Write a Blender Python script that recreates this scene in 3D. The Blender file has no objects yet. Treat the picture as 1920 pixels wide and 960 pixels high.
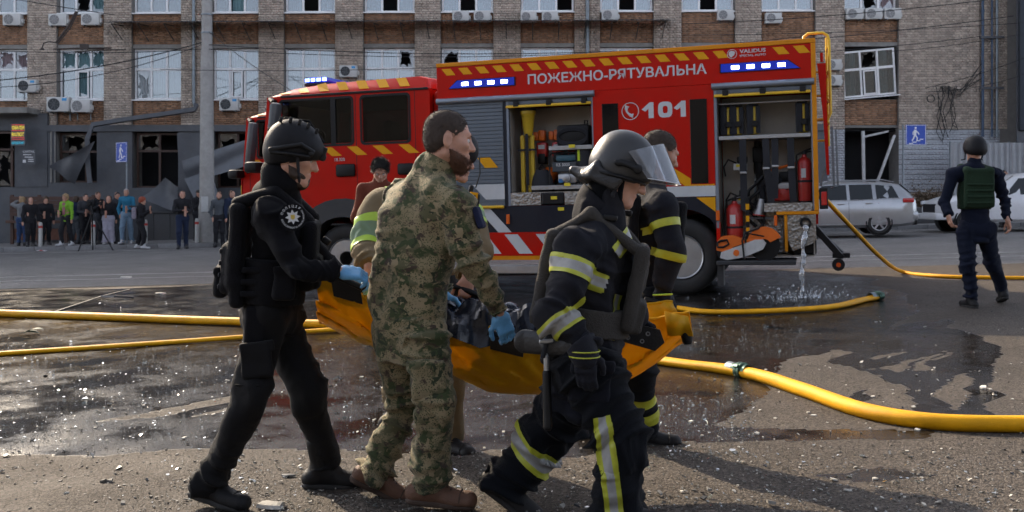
import bpy, bmesh, math, random
import numpy as np
from mathutils import Vector, Matrix
random.seed(7); RNG = np.random.default_rng(11)
R = math.radians
S = bpy.context.scene
COL = S.collection

# ------------------------------------------------------------------ camera, sky, sun, exposure
FPX, HOR, CAMH = 1850.0, 378.0, 1.41           # focal length and horizon of the photograph, in its pixels; eye height in metres
cam_d = bpy.data.cameras.new('camera'); cam = bpy.data.objects.new('camera', cam_d); COL.objects.link(cam)
cam.location = (0, 0, CAMH); cam.rotation_euler = (R(90), 0, 0)
cam_d.sensor_width = 36; cam_d.lens = FPX / 1920 * 36; cam_d.shift_y = -(480 - HOR) / 1920
cam_d.clip_start = .1; cam_d.clip_end = 2000
cam_d.dof.use_dof = True; cam_d.dof.focus_distance = 4.7; cam_d.dof.aperture_fstop = 8
S.camera = cam
SUN_AZ, SUN_EL = -37.7, 30.0                    # degrees from +Y towards +X, above the horizon
W = bpy.data.worlds.new('World'); S.world = W; W.use_nodes = True
wn = W.node_tree.nodes; wl = W.node_tree.links
sky = wn.new('ShaderNodeTexSky'); sky.sky_type = 'NISHITA'; sky.sun_disc = False
sky.sun_elevation = R(SUN_EL); sky.sun_rotation = R(SUN_AZ); sky.air_density = .4; sky.dust_density = 1.3; sky.ozone_density = 0
hsv = wn.new('ShaderNodeHueSaturation'); hsv.inputs['Saturation'].default_value = .5; wl.new(sky.outputs[0], hsv.inputs['Color']); wl.new(hsv.outputs[0], wn['Background'].inputs[0]); wn['Background'].inputs[1].default_value = .15
sun_d = bpy.data.lights.new('sun', 'SUN'); sun = bpy.data.objects.new('sun', sun_d); COL.objects.link(sun)
sun_d.energy = 2.3; sun_d.angle = R(.5); sun_d.color = (1, .82, .6)
_e, _a = R(SUN_EL), R(SUN_AZ)
sun.rotation_euler = Vector((-math.sin(_a) * math.cos(_e), -math.cos(_a) * math.cos(_e), -math.sin(_e))).to_track_quat('-Z', 'Y').to_euler()
sun.location = (-10, 20, 20)
S.view_settings.view_transform = 'Standard'; S.view_settings.look = 'None'
S.view_settings.exposure = 1.8; S.view_settings.gamma = 1
S.render.engine = 'CYCLES'
S.cycles.max_bounces = 6; S.cycles.transparent_max_bounces = 12; S.cycles.diffuse_bounces = 2; S.cycles.glossy_bounces = 3
S.cycles.transmission_bounces = 4; S.cycles.caustics_reflective = False; S.cycles.caustics_refractive = False
S.cycles.sample_clamp_indirect = 6
try:
    S.cycles.use_adaptive_sampling = True; S.cycles.adaptive_threshold = .03; S.cycles.use_denoising = True; S.cycles.denoiser = 'OPENIMAGEDENOISE'
except Exception: pass

# ------------------------------------------------------------------ helpers: places
def at(px, py, Y): return Vector(((px - 960) / FPX * Y, Y, CAMH - (py - HOR) / FPX * Y))
def gz(x, y): return .025 * x + .007 * (y - 4.6)          # the street climbs a little to the right and away
def gnd(px, py, dz=0):
    Y = (CAMH + .0322 - dz) / ((py - HOR) / FPX + .025 * (px - 960) / FPX + .007)
    x = (px - 960) / FPX * Y
    return Vector((x, Y, gz(x, Y) + dz))

# ------------------------------------------------------------------ helpers: materials
_M = {}
def mat(name, col=(.5, .5, .5), rough=.6, metal=0, var=.12, scale=9, bump=0, bscale=70, spec=.5, coat=0, emit=None, estr=0,
        island=0, dirt=0, dirtcol=(.08, .07, .06), sheen=0, stretch=None, alpha=None, wrinkle=0):
    if name in _M: return _M[name]
    m = bpy.data.materials.new(name); m.use_nodes = True; nt = m.node_tree; N = nt.nodes; L = nt.links
    b = N['Principled BSDF']
    b.inputs['Roughness'].default_value = rough; b.inputs['Metallic'].default_value = metal
    b.inputs['Specular IOR Level'].default_value = spec; b.inputs['Coat Weight'].default_value = coat; b.inputs['Coat Roughness'].default_value = .08
    if sheen: b.inputs['Sheen Weight'].default_value = sheen; b.inputs['Sheen Roughness'].default_value = .5
    tc = N.new('ShaderNodeTexCoord'); src = tc.outputs['Object']
    if stretch:
        mp = N.new('ShaderNodeMapping'); mp.inputs['Scale'].default_value = stretch; L.new(src, mp.inputs[0]); src = mp.outputs[0]
    nz = N.new('ShaderNodeTexNoise'); nz.inputs['Scale'].default_value = scale; nz.inputs['Detail'].default_value = 5; nz.inputs['Roughness'].default_value = .65
    L.new(src, nz.inputs['Vector'])
    mr = N.new('ShaderNodeMapRange'); mr.inputs[1].default_value = .25; mr.inputs[2].default_value = .75
    mr.inputs[3].default_value = 1 - var; mr.inputs[4].default_value = 1 + var; L.new(nz.outputs[0], mr.inputs[0])
    mul = N.new('ShaderNodeVectorMath'); mul.operation = 'SCALE'; mul.inputs[0].default_value = col[:3]; L.new(mr.outputs[0], mul.inputs['Scale'])
    cout = mul.outputs[0]
    if island:
        ge = N.new('ShaderNodeNewGeometry'); oi = N.new('ShaderNodeObjectInfo')
        ad = N.new('ShaderNodeMath'); ad.operation = 'ADD'; L.new(ge.outputs['Random Per Island'], ad.inputs[0]); L.new(oi.outputs['Random'], ad.inputs[1])
        fr = N.new('ShaderNodeMath'); fr.operation = 'FRACT'; L.new(ad.outputs[0], fr.inputs[0])
        m2 = N.new('ShaderNodeMapRange'); m2.inputs[3].default_value = 1 - island; m2.inputs[4].default_value = 1 + island; L.new(fr.outputs[0], m2.inputs[0])
        s2 = N.new('ShaderNodeVectorMath'); s2.operation = 'SCALE'; L.new(cout, s2.inputs[0]); L.new(m2.outputs[0], s2.inputs['Scale']); cout = s2.outputs[0]
    if dirt:
        nd = N.new('ShaderNodeTexNoise'); nd.inputs['Scale'].default_value = 2.2; nd.inputs['Detail'].default_value = 7; nd.inputs['Roughness'].default_value = .7
        L.new(tc.outputs['Object'], nd.inputs['Vector'])
        md = N.new('ShaderNodeMapRange'); md.inputs[1].default_value = .42; md.inputs[2].default_value = .72; md.inputs[4].default_value = dirt; L.new(nd.outputs[0], md.inputs[0])
        mx = N.new('ShaderNodeMix'); mx.data_type = 'RGBA'; L.new(md.outputs[0], mx.inputs['Factor']); L.new(cout, mx.inputs['A']); mx.inputs['B'].default_value = (*dirtcol, 1); cout = mx.outputs['Result']
    L.new(cout, b.inputs['Base Color'])
    if rough > .12:
        mr2 = N.new('ShaderNodeMapRange'); mr2.inputs[3].default_value = max(.03, rough - .08); mr2.inputs[4].default_value = min(1, rough + .08); L.new(nz.outputs[0], mr2.inputs[0]); L.new(mr2.outputs[0], b.inputs['Roughness'])
    if wrinkle:
        wk = N.new('ShaderNodeTexNoise'); wk.noise_type = 'RIDGED_MULTIFRACTAL'; wk.inputs['Scale'].default_value = 5.5; wk.inputs['Detail'].default_value = 3; wk.inputs['Distortion'].default_value = .9; wk.inputs['Roughness'].default_value = .45
        mpw = N.new('ShaderNodeMapping'); mpw.inputs['Scale'].default_value = (1.25, 1.25, .75); L.new(tc.outputs['Object'], mpw.inputs[0]); L.new(mpw.outputs[0], wk.inputs['Vector'])
        bw = N.new('ShaderNodeBump'); bw.inputs['Strength'].default_value = wrinkle; bw.inputs['Distance'].default_value = .03; L.new(wk.outputs[0], bw.inputs['Height']); L.new(bw.outputs[0], b.inputs['Normal'])
    if bump:
        nb = N.new('ShaderNodeTexNoise'); nb.inputs['Scale'].default_value = bscale; nb.inputs['Detail'].default_value = 4; L.new(src, nb.inputs['Vector'])
        bp = N.new('ShaderNodeBump'); bp.inputs['Strength'].default_value = bump; bp.inputs['Distance'].default_value = .01; L.new(nb.outputs[0], bp.inputs['Height']); L.new(bp.outputs[0], b.inputs['Normal'])
        if wrinkle: L.new(bw.outputs[0], bp.inputs['Normal'])
    if emit: b.inputs['Emission Color'].default_value = (*emit, 1); b.inputs['Emission Strength'].default_value = estr
    if alpha is not None: b.inputs['Alpha'].default_value = alpha
    _M[name] = m; return m

def glass(name, tint=(.9, .95, .95), refl=1.0, rough=.02, opacity=0.0, film=(.3, .33, .35)):
    if name in _M: return _M[name]
    m = bpy.data.materials.new(name); m.use_nodes = True; nt = m.node_tree; N = nt.nodes; L = nt.links
    N.remove(N['Principled BSDF'])
    tr = N.new('ShaderNodeBsdfTransparent'); tr.inputs[0].default_value = (*tint, 1)
    gl = N.new('ShaderNodeBsdfGlossy'); gl.inputs['Roughness'].default_value = rough; gl.inputs[0].default_value = (1, 1, 1, 1)
    fr = N.new('ShaderNodeFresnel'); fr.inputs[0].default_value = 1.55
    mm = N.new('ShaderNodeMath'); mm.operation = 'MULTIPLY'; mm.inputs[1].default_value = refl; mm.use_clamp = True; L.new(fr.outputs[0], mm.inputs[0])
    base = tr.outputs[0]
    if opacity:
        df = N.new('ShaderNodeBsdfDiffuse'); df.inputs[0].default_value = (*film, 1)
        nz = N.new('ShaderNodeTexNoise'); nz.inputs['Scale'].default_value = 14; nz.inputs['Detail'].default_value = 8; tc = N.new('ShaderNodeTexCoord'); L.new(tc.outputs['Object'], nz.inputs['Vector'])
        mr = N.new('ShaderNodeMapRange'); mr.inputs[1].default_value = .3; mr.inputs[2].default_value = .75; mr.inputs[3].default_value = opacity * .5; mr.inputs[4].default_value = opacity * 1.5; L.new(nz.outputs[0], mr.inputs[0])
        m0 = N.new('ShaderNodeMixShader'); L.new(mr.outputs[0], m0.inputs[0]); L.new(tr.outputs[0], m0.inputs[1]); L.new(df.outputs[0], m0.inputs[2]); base = m0.outputs[0]
    mx = N.new('ShaderNodeMixShader'); L.new(mm.outputs[0], mx.inputs[0]); L.new(base, mx.inputs[1]); L.new(gl.outputs[0], mx.inputs[2])
    L.new(mx.outputs[0], N['Material Output'].inputs[0])
    _M[name] = m; return m

# ------------------------------------------------------------------ helpers: objects
def tag(o, label=None, cat=None, group=None, kind=None):
    if label: o['label'] = label
    if cat: o['category'] = cat
    if group: o['group'] = group
    if kind: o['kind'] = kind
    return o
def link(o, parent=None):
    COL.objects.link(o)
    if parent is not None: o.parent = parent
    return o
def empty(name, loc=(0, 0, 0), rz=0, parent=None):
    o = bpy.data.objects.new(name, None); o.location = loc; o.rotation_euler = (0, 0, rz); o.empty_display_size = .1
    return link(o, parent)
def setsmooth(me, ang=None):
    n = len(me.polygons); me.polygons.foreach_set('use_smooth', np.ones(n, bool))
    if ang is not None: me.set_sharp_from_angle(angle=R(ang))
def npmesh(name, V, Fq, mats, parent=None, smooth=True, ang=None, mi=None):
    me = bpy.data.meshes.new(name)
    V = np.asarray(V, np.float32); me.vertices.add(len(V)); me.vertices.foreach_set('co', V.ravel())
    Fq = np.asarray(Fq, np.int32); k = Fq.shape[1]
    me.loops.add(Fq.size); me.loops.foreach_set('vertex_index', Fq.ravel())
    me.polygons.add(len(Fq)); me.polygons.foreach_set('loop_start', np.arange(0, Fq.size, k, dtype=np.int32))
    try: me.polygons.foreach_set('loop_total', np.full(len(Fq), k, np.int32))
    except Exception: pass
    if not isinstance(mats, (list, tuple)): mats = [mats]
    for m in mats: me.materials.append(m)
    if mi is not None: me.polygons.foreach_set('material_index', np.asarray(mi, np.int32))
    me.update(calc_edges=True); me.validate()
    if smooth: setsmooth(me, ang)
    o = bpy.data.objects.new(name, me); return link(o, parent)

class MB:
    """collects shapes; build() links them as one mesh object"""
    def __init__(s): s.v = []; s.f = []; s.mi = []; s.cur = 0
    def raw(s, vs, fs):
        n = len(s.v); s.v += [tuple(p) for p in vs]
        for f in fs: s.f.append(tuple(i + n for i in f)); s.mi.append(s.cur)
        return s
    def box(s, x0, x1, y0, y1, z0, z1, M=None):
        vs = [Vector((x, y, z)) for x in (x0, x1) for y in (y0, y1) for z in (z0, z1)]
        if M is not None: vs = [M @ v for v in vs]
        return s.raw(vs, [(0, 1, 3, 2), (4, 6, 7, 5), (0, 4, 5, 1), (2, 3, 7, 6), (0, 2, 6, 4), (1, 5, 7, 3)])
    def cbox(s, c, sx, sy, sz, M=None):
        T = Matrix.Translation(c) @ (M if M is not None else Matrix())
        return s.box(-sx / 2, sx / 2, -sy / 2, sy / 2, -sz / 2, sz / 2, T)
    def bev(s, x0, x1, y0, y1, z0, z1, b=.01, M=None):
        """box with chamfered edges"""
        vs = []; cx, cy, cz = (x0 + x1) / 2, (y0 + y1) / 2, (z0 + z1) / 2
        bm = bmesh.new(); bmesh.ops.create_cube(bm, size=1)
        for v in bm.verts: v.co = Vector((cx + v.co.x * (x1 - x0), cy + v.co.y * (y1 - y0), cz + v.co.z * (z1 - z0)))
        bmesh.ops.bevel(bm, geom=bm.edges[:], offset=b, segments=2, profile=.5, affect='EDGES')
        bm.verts.index_update()
        vs = [(M @ v.co if M is not None else v.co.copy()) for v in bm.verts]; fs = [[q.index for q in f.verts] for f in bm.faces]; bm.free()
        return s.raw(vs, fs)
    def prism(s, pts, axis, a0, a1, M=None):
        """polygon pts in the two other axes, extruded along axis from a0 to a1"""
        n = len(pts)
        def mk(p, a): return {'x': (a, p[0], p[1]), 'y': (p[0], a, p[1]), 'z': (p[0], p[1], a)}[axis]
        vs = [Vector(mk(p, a0)) for p in pts] + [Vector(mk(p, a1)) for p in pts]
        if M is not None: vs = [M @ v for v in vs]
        fs = [tuple(range(n)), tuple(range(2 * n - 1, n - 1, -1))] + [(i, i + n, (i + 1) % n + n, (i + 1) % n) for i in range(n)]
        return s.raw(vs, fs)
    def tube(s, path, r, n=8, cap=True, flat=None):
        """path of points, r number or list; flat=(up vector, factor) squashes"""
        P = [Vector(p) for p in path]; k = len(P); rs = r if isinstance(r, (list, tuple)) else [r] * k
        vs = []; pn = None
        for i in range(k):
            t = (P[min(i + 1, k - 1)] - P[max(i - 1, 0)]).normalized()
            if pn is None: pn = t.orthogonal().normalized() if flat is None else (Vector(flat[0]) - t * Vector(flat[0]).dot(t)).normalized()
            else:
                pn = pn - t * pn.dot(t)
                pn = pn.normalized() if pn.length > 1e-6 else t.orthogonal().normalized()
            bn = t.cross(pn); f = flat[1] if flat else 1
            for j in range(n):
                a = 2 * math.pi * j / n; vs.append(P[i] + pn * math.cos(a) * rs[i] * f + bn * math.sin(a) * rs[i])
        fs = [(i * n + j, i * n + (j + 1) % n, (i + 1) * n + (j + 1) % n, (i + 1) * n + j) for i in range(k - 1) for j in range(n)]
        if cap: fs += [tuple(range(n - 1, -1, -1)), tuple((k - 1) * n + j for j in range(n))]
        return s.raw(vs, fs)
    def lathe(s, prof, n=24, M=None, close=False):
        """prof: (radius, z) pairs about local z"""
        vs = []; k = len(prof)
        for r, z in prof:
            for j in range(n):
                a = 2 * math.pi * j / n; v = Vector((r * math.cos(a), r * math.sin(a), z)); vs.append(M @ v if M is not None else v)
        fs = [(i * n + j, i * n + (j + 1) % n, (i + 1) * n + (j + 1) % n, (i + 1) * n + j) for i in range(k - 1) for j in range(n)]
        if prof[0][0] > 1e-4 and not close: fs.append(tuple(range(n - 1, -1, -1)))
        if prof[-1][0] > 1e-4 and not close: fs.append(tuple((k - 1) * n + j for j in range(n)))
        return s.raw(vs, fs)
    def grid(s, fn, nu, nv):
        vs = [fn(i / nu, j / nv) for i in range(nu + 1) for j in range(nv + 1)]
        return s.raw(vs, [(i * (nv + 1) + j, (i + 1) * (nv + 1) + j, (i + 1) * (nv + 1) + j + 1, i * (nv + 1) + j + 1) for i in range(nu) for j in range(nv)])
    def build(s, name, m, parent=None, smooth=None, thick=0):
        me = bpy.data.meshes.new(name); me.from_pydata([tuple(v) for v in s.v], [], s.f)
        for q in (m if isinstance(m, (list, tuple)) else [m]): me.materials.append(q)
        if any(s.mi): me.polygons.foreach_set('material_index', s.mi)
        bm = bmesh.new(); bm.from_mesh(me)
        if thick:      # second skin along the vertex normals, joined round the open edges
            bm.normal_update(); bm.verts.ensure_lookup_table(); fs0 = bm.faces[:]; es0 = [e for e in bm.edges if len(e.link_faces) == 1]
            tw = {v: bm.verts.new(v.co - v.normal * thick) for v in bm.verts[:]}
            for f_ in fs0: bm.faces.new([tw[v] for v in reversed(f_.verts)]).material_index = f_.material_index
            for e in es0:
                l_ = e.link_loops[0]; a_, c_ = l_.vert, l_.link_loop_next.vert
                bm.faces.new([c_, a_, tw[a_], tw[c_]])
        else: bmesh.ops.recalc_face_normals(bm, faces=bm.faces[:])
        bm.to_mesh(me); bm.free()
        me.update()
        if smooth is not None: setsmooth(me, smooth)
        o = bpy.data.objects.new(name, me); return link(o, parent)

def copy_tree(o, parent=None):
    c = o.copy(); COL.objects.link(c); c.parent = parent
    if parent is not None: c.matrix_parent_inverse = o.matrix_parent_inverse.copy()
    for ch in [x for x in bpy.data.objects if x.parent is o]: copy_tree(ch, c)
    return c

_FONT = None
def text(name, body, h, m, M, parent=None, weight=0, width=None, align='LEFT', depth=.002):
    """lettering of cap height h as a thin mesh; M places local x along the line, local y up, local z out of the surface"""
    cu = bpy.data.curves.new(name, 'FONT'); cu.body = body; cu.size = 1; cu.align_x = align; cu.extrude = 0; cu.offset = weight; cu.resolution_u = 3
    t = bpy.data.objects.new(name, cu); COL.objects.link(t)
    bpy.context.view_layer.update()
    me = bpy.data.meshes.new_from_object(t.evaluated_get(bpy.context.evaluated_depsgraph_get()))
    bpy.data.objects.remove(t); bpy.data.curves.remove(cu)
    co = np.zeros(len(me.vertices) * 3, np.float32); me.vertices.foreach_get('co', co); co = co.reshape(-1, 3)
    y0, y1 = co[:, 1].min(), co[:, 1].max(); x0, x1 = co[:, 0].min(), co[:, 0].max()
    k = h / .73; kx = k if width is None else width / (x1 - x0)
    co[:, 0] = (co[:, 0] - (x0 if align == 'LEFT' else 0)) * kx; co[:, 1] = co[:, 1] * k
    co[:, 2] = depth
    me.vertices.foreach_set('co', co.ravel()); me.materials.clear(); me.materials.append(m); me.transform(M); me.name = name; me.update()
    o = bpy.data.objects.new(name, me); return link(o, parent)

# ================================================================== SETTING
def in_poly(x, y, poly):
    c = np.zeros(x.shape, bool); n = len(poly); j = n - 1
    for i in range(n):
        xi, yi = poly[i]; xj, yj = poly[j]
        hit = ((yi > y) != (yj > y)) & (x < (xj - xi) * (y - yi) / (yj - yi + 1e-9) + xi)
        c ^= hit; j = i
    return c
def fnoise(P, freq, seed, n=7):
    r = np.random.default_rng(seed); out = np.zeros(len(P))
    for i in range(n):
        k = r.normal(size=P.shape[1]); k = k / np.linalg.norm(k) * freq * r.uniform(.55, 1.7)
        out += np.sin(P @ k + r.uniform(0, 6.28))
    return out / math.sqrt(n)

def asphalt(name='asphalt', col=(.068, .058, .049)):
    m = bpy.data.materials.new(name); m.use_nodes = True; nt = m.node_tree; N = nt.nodes; L = nt.links; b = N['Principled BSDF']
    tc = N.new('ShaderNodeTexCoord'); O = tc.outputs['Object']
    def nz(sc, det=4, ro=.6):
        n = N.new('ShaderNodeTexNoise'); n.inputs['Scale'].default_value = sc; n.inputs['Detail'].default_value = det; n.inputs['Roughness'].default_value = ro; L.new(O, n.inputs['Vector']); return n.outputs[0]
    def mr(x, a, c, d, e):
        q = N.new('ShaderNodeMapRange'); q.inputs[1].default_value = a; q.inputs[2].default_value = c; q.inputs[3].default_value = d; q.inputs[4].default_value = e; L.new(x, q.inputs[0]); return q.outputs[0]
    def mth(op, a, c):
        q = N.new('ShaderNodeMath'); q.operation = op; q.use_clamp = False
        for i, s in enumerate((a, c)):
            if isinstance(s, (int, float)): q.inputs[i].default_value = s
            else: L.new(s, q.inputs[i])
        return q.outputs[0]
    vo = N.new('ShaderNodeTexVoronoi'); vo.inputs['Scale'].default_value = 95; L.new(O, vo.inputs['Vector'])
    grain = N.new('ShaderNodeSeparateColor'); L.new(vo.outputs['Color'], grain.inputs[0])
    base = mth('MULTIPLY', mr(nz(1.1, 6), .3, .7, .82, 1.16), mr(nz(.23, 5), .3, .7, .8, 1.15))
    base = mth('MULTIPLY', base, mr(grain.outputs[0], 0, 1, .4, 1.85))
    base = mth('MULTIPLY', base, mr(nz(420, 2), .3, .7, .75, 1.25))
    at_ = N.new('ShaderNodeAttribute'); at_.attribute_name = 'wet'
    edge = mth('ADD', at_.outputs['Fac'], mth('MULTIPLY', mth('SUBTRACT', nz(5, 6, .7), .5), .75))
    wet = mr(edge, .32, .7, 0, 1)
    film = mth('MULTIPLY', wet, mr(nz(1.6, 5, .65), .46, .62, 0, 1))      # standing water in the dips
    dk = mth('SUBTRACT', 1, mth('MULTIPLY', wet, .8))
    val = mth('MULTIPLY', base, dk)
    cm = N.new('ShaderNodeVectorMath'); cm.operation = 'SCALE'; cm.inputs[0].default_value = col; L.new(val, cm.inputs['Scale'])
    L.new(cm.outputs[0], b.inputs['Base Color'])
    ro = mth('SUBTRACT', mr(nz(3, 4), .3, .7, .72, .88), mth('MULTIPLY', wet, .6)); ro = mth('SUBTRACT', ro, mth('MULTIPLY', film, .12)); L.new(mth('MAXIMUM', ro, .07), b.inputs['Roughness'])
    h = mth('ADD', mth('MULTIPLY', vo.outputs['Distance'], -.9), mth('MULTIPLY', nz(160, 3), .8)); h = mth('ADD', h, mth('MULTIPLY', nz(30, 3), .7))
    bp = N.new('ShaderNodeBump'); bp.inputs['Distance'].default_value = .008
    L.new(h, bp.inputs['Height']); L.new(mth('SUBTRACT', .85, mth('ADD', mth('MULTIPLY', wet, .62), mth('MULTIPLY', film, .18))), bp.inputs['Strength']); L.new(bp.outputs[0], b.inputs['Normal'])
    b.inputs['Specular IOR Level'].default_value = .17
    return m
ASPH = asphalt(); PASPH = asphalt('pale_asphalt', (.17, .165, .158))  # ground around the street sheet gets a paler base colour

def proj(x, y, z): return 960 + FPX * x / y, HOR - FPX * (z - CAMH) / y
# far ground sheet, then the detailed street sheet 4 mm above it
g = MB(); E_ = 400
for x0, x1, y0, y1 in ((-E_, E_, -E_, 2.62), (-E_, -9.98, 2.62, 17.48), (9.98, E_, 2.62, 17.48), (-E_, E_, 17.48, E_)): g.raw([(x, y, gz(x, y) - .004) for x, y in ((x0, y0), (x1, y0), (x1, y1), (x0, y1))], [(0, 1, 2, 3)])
tag(g.build('ground', PASPH), kind='structure')
nx, ny = 400, 330
xs = np.linspace(-10, 10, nx); ys = 2.6 + (17.5 - 2.6) * np.linspace(0, 1, ny) ** 1.35
GX, GY = np.meshgrid(xs, ys, indexing='ij'); x = GX.ravel(); y = GY.ravel()
P2 = np.stack([x, y], 1)
edge_ = np.clip(np.minimum(np.minimum(x + 10, 10 - x), np.minimum(y - 2.6, 17.5 - y)) / 1.5, 0, 1)
z = .025 * x + .007 * (y - 4.6) + edge_ * (.005 * fnoise(P2, 1.1, 3) + .002 * fnoise(P2, 5, 4))
V = np.stack([x, y, z], 1)
PX, PY = proj(x + .10 * fnoise(P2, 2.2, 5) + .03 * fnoise(P2, 9, 6), y + .10 * fnoise(P2, 2.2, 7) + .035 * fnoise(P2, 9, 8), .025 * x + .007 * (y - 4.6))
W1 = [(-400, 848), (0, 845), (200, 852), (350, 838), (560, 842), (700, 838), (860, 850), (960, 842), (1100, 858), (1240, 840), (1330, 805), (1390, 740), (1450, 695), (1560, 655), (1640, 642), (1700, 600), (1720, 565), (1640, 525), (1500, 508), (1250, 500), (900, 515), (600, 522), (430, 533), (250, 540), (0, 545), (-400, 552)]
W2 = [(1600, 640), (1700, 612), (1790, 600), (1850, 645), (1880, 690), (1868, 735), (1835, 795), (1735, 790), (1725, 730), (1660, 705), (1570, 678)]
W3 = [(1230, 800), (1450, 800), (1650, 806), (1750, 812), (1700, 826), (1500, 832), (1300, 828)]
DRY = [[(1655, 692), (1700, 678), (1752, 652), (1700, 702)], [(1722, 694), (1760, 655), (1752, 694)], [(1765, 750), (1830, 698), (1842, 720), (1800, 768)], [(1625, 668), (1680, 655), (1640, 680)],
       [(205, 792), (330, 765), (450, 740), (450, 751), (330, 780)], [(355, 787), (445, 764), (435, 777)], [(0, 528), (420, 512), (420, 532), (0, 542)]]
WET = [[(1478, 586), (1556, 638), (1640, 664), (1722, 718), (1795, 760), (1790, 768), (1715, 728), (1634, 674), (1550, 649)], [(1500, 905), (1620, 898), (1760, 912), (1600, 918)], [(1600, 742), (1650, 738), (1660, 746), (1610, 750)]]
w = in_poly(PX, PY, W1) | in_poly(PX, PY, W2) | in_poly(PX, PY, W3)
for q in DRY: w &= ~in_poly(PX, PY, q)
for q in WET: w |= in_poly(PX, PY, q)
w = w.astype(np.float32)
i, j = np.meshgrid(np.arange(nx - 1), np.arange(ny - 1), indexing='ij'); a = (i * ny + j).ravel()
road = npmesh('road', V, np.stack([a, a + ny, a + ny + 1, a + 1], 1), ASPH); tag(road, kind='structure')
at_ = road.data.attributes.new('wet', 'FLOAT', 'POINT'); at_.data.foreach_set('value', w)

PAINT = mat('road_paint', (.5, .5, .48), .6, var=.5, scale=26, bump=.3, dirt=.85, dirtcol=(.1, .095, .085))
def road_line(name, pts, wd, dz=.004):
    b = MB(); n = len(pts)
    vs = []
    for k, p in enumerate(pts):
        d = (Vector(pts[min(k + 1, n - 1)]) - Vector(pts[max(k - 1, 0)])).normalized(); s = Vector((-d.y, d.x))
        for e in (-1, 1):
            q = Vector(p) + s * e * wd / 2; vs.append((q.x, q.y, gz(q.x, q.y) + dz))
    b.raw(vs, [(2 * k, 2 * k + 1, 2 * k + 3, 2 * k + 2) for k in range(n - 1)])
    o = b.build(name, PAINT); tag(o, kind='structure'); return o
road_line('road_marking', [(-40 + 4 * k, 20.3) for k in range(21)], .14)
road_line('road_marking', [(-40 + 4 * k, 19.2) for k in range(21)], .10)
road_line('road_marking', [(-60, 30.6), (60, 30.6)], .12)

# pavement and kerb on the far side
PAVE = mat('pavement', (.22, .215, .205), .8, var=.2, scale=3, bump=.4, bscale=40, dirt=.5)
KERBM = mat('kerb_granite', (.2, .2, .2), .75, var=.25, scale=12, bump=.4, dirt=.4, island=.12)
b = MB(); b.raw([(x_, y_, gz(x_, y_) + .13) for x_, y_ in ((-60, 32.14), (60, 32.14), (60, 60), (-60, 60))], [(0, 1, 2, 3)]); tag(b.build('pavement', PAVE), kind='structure')
kerb = empty('kerb', (0, 32, 0)); tag(kerb, kind='structure')
b = MB(); b.bev(-.495, .495, 0, .15, -.1, .135, .015); k0 = b.build('kerb_stone', KERBM, kerb, smooth=30)
for k in range(-24, 25):
    o = k0 if k == -24 else k0.copy()
    if k > -24: link(o, kerb)
    o.location = (k, random.uniform(-.006, .006), gz(k, 32) + random.uniform(-.004, .004)); o.rotation_euler = (0, -.025, 0)

# ------------------------------------------------------------------ the damaged brick building
FS = 51.39
def fx(px): return (px - 960) / FS
def fz(py): return CAMH - (py - HOR) / FS
BLD = empty('building', (0, 36, 0), R(-1.1)); tag(BLD, 'long grey brick office building with shattered windows behind the fire engine', 'building')
MORT = mat('mortar', (.19, .18, .165), .9, var=.2, scale=4)
LBR = mat('light_brick', (.45, .37, .30), .85, var=.22, scale=5, bump=.3, bscale=90, island=.22, dirt=.35, dirtcol=(.12, .1, .085))
BBR = mat('brown_brick', (.31, .17, .095), .85, var=.25, scale=5, bump=.3, bscale=90, island=.28, dirt=.35, dirtcol=(.07, .05, .04))
WBR = mat('painted_brick', (.45, .47, .5), .8, var=.15, scale=4, bump=.3, bscale=90, island=.06, dirt=.45, dirtcol=(.2, .2, .2))
CONC = mat('concrete', (.24, .23, .21), .85, var=.2, scale=6, bump=.3, dirt=.4)
PVC = mat('white_window_plastic', (.8, .8, .79), .4, var=.06, dirt=.25, dirtcol=(.3, .29, .27))
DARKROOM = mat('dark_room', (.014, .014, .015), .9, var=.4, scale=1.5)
GL = glass('window_glass', (.7, .77, .79), 2.6, .03, .12, (.35, .4, .42))
ANTH = mat('anthracite_panel', (.075, .08, .09), .55, var=.2, scale=4, dirt=.4, dirtcol=(.1, .095, .09))
BROWN = mat('brown_frame', (.06, .03, .02), .5, var=.2)
singles = []
def bricks(x0, x1, z0, z1, y, m, name='bricks', mort=True, lens=(.25, .125), course=.09, sing=0, d=.05):
    """courses of real bricks, proud of the mortar bed by 8 mm"""
    vs = []; fs = []; row = 0; zz = z0
    while zz < z1 - .02:
        h = min(course, z1 - zz) - .011
        xx = x0 - (row % 2) * .065; c = row
        while xx < x1 - .004:
            ln = lens[row % 2]; c += 1
            a_, b_ = max(xx, x0) + .005, min(xx + ln, x1) - .005; xx += ln
            if b_ - a_ < .015: continue
            e = RNG.uniform(-.003, .003)
            if sing and ln == lens[0] and len(singles) < sing and b_ - a_ > ln - .012:
                singles.append((a_, y + e, zz, m)); continue
            n = len(vs); yf = y + e
            vs += [(a_, yf, zz), (b_, yf, zz), (b_, yf, zz + h), (a_, yf, zz + h), (a_, yf + .012, zz), (b_, yf + .012, zz), (b_, yf + .012, zz + h), (a_, yf + .012, zz + h)]
            fs += [(n, n + 1, n + 2, n + 3), (n, n + 4, n + 5, n + 1), (n + 3, n + 2, n + 6, n + 7), (n, n + 3, n + 7, n + 4), (n + 1, n + 5, n + 6, n + 2)]
        zz += course; row += 1
    o = npmesh(name, vs, fs, m, BLD, smooth=False); o['kind'] = 'stuff'
    return o
BAYS = [(-52, 42), (98, 188), (241, 335), (393, 482), (530, 627), (680, 777), (826, 925), (976, 1077), (1125, 1225), (1277, 1377), (1426, 1526), (1580, 1680)]
ZG, ZT = -1.0, 13.3
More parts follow.
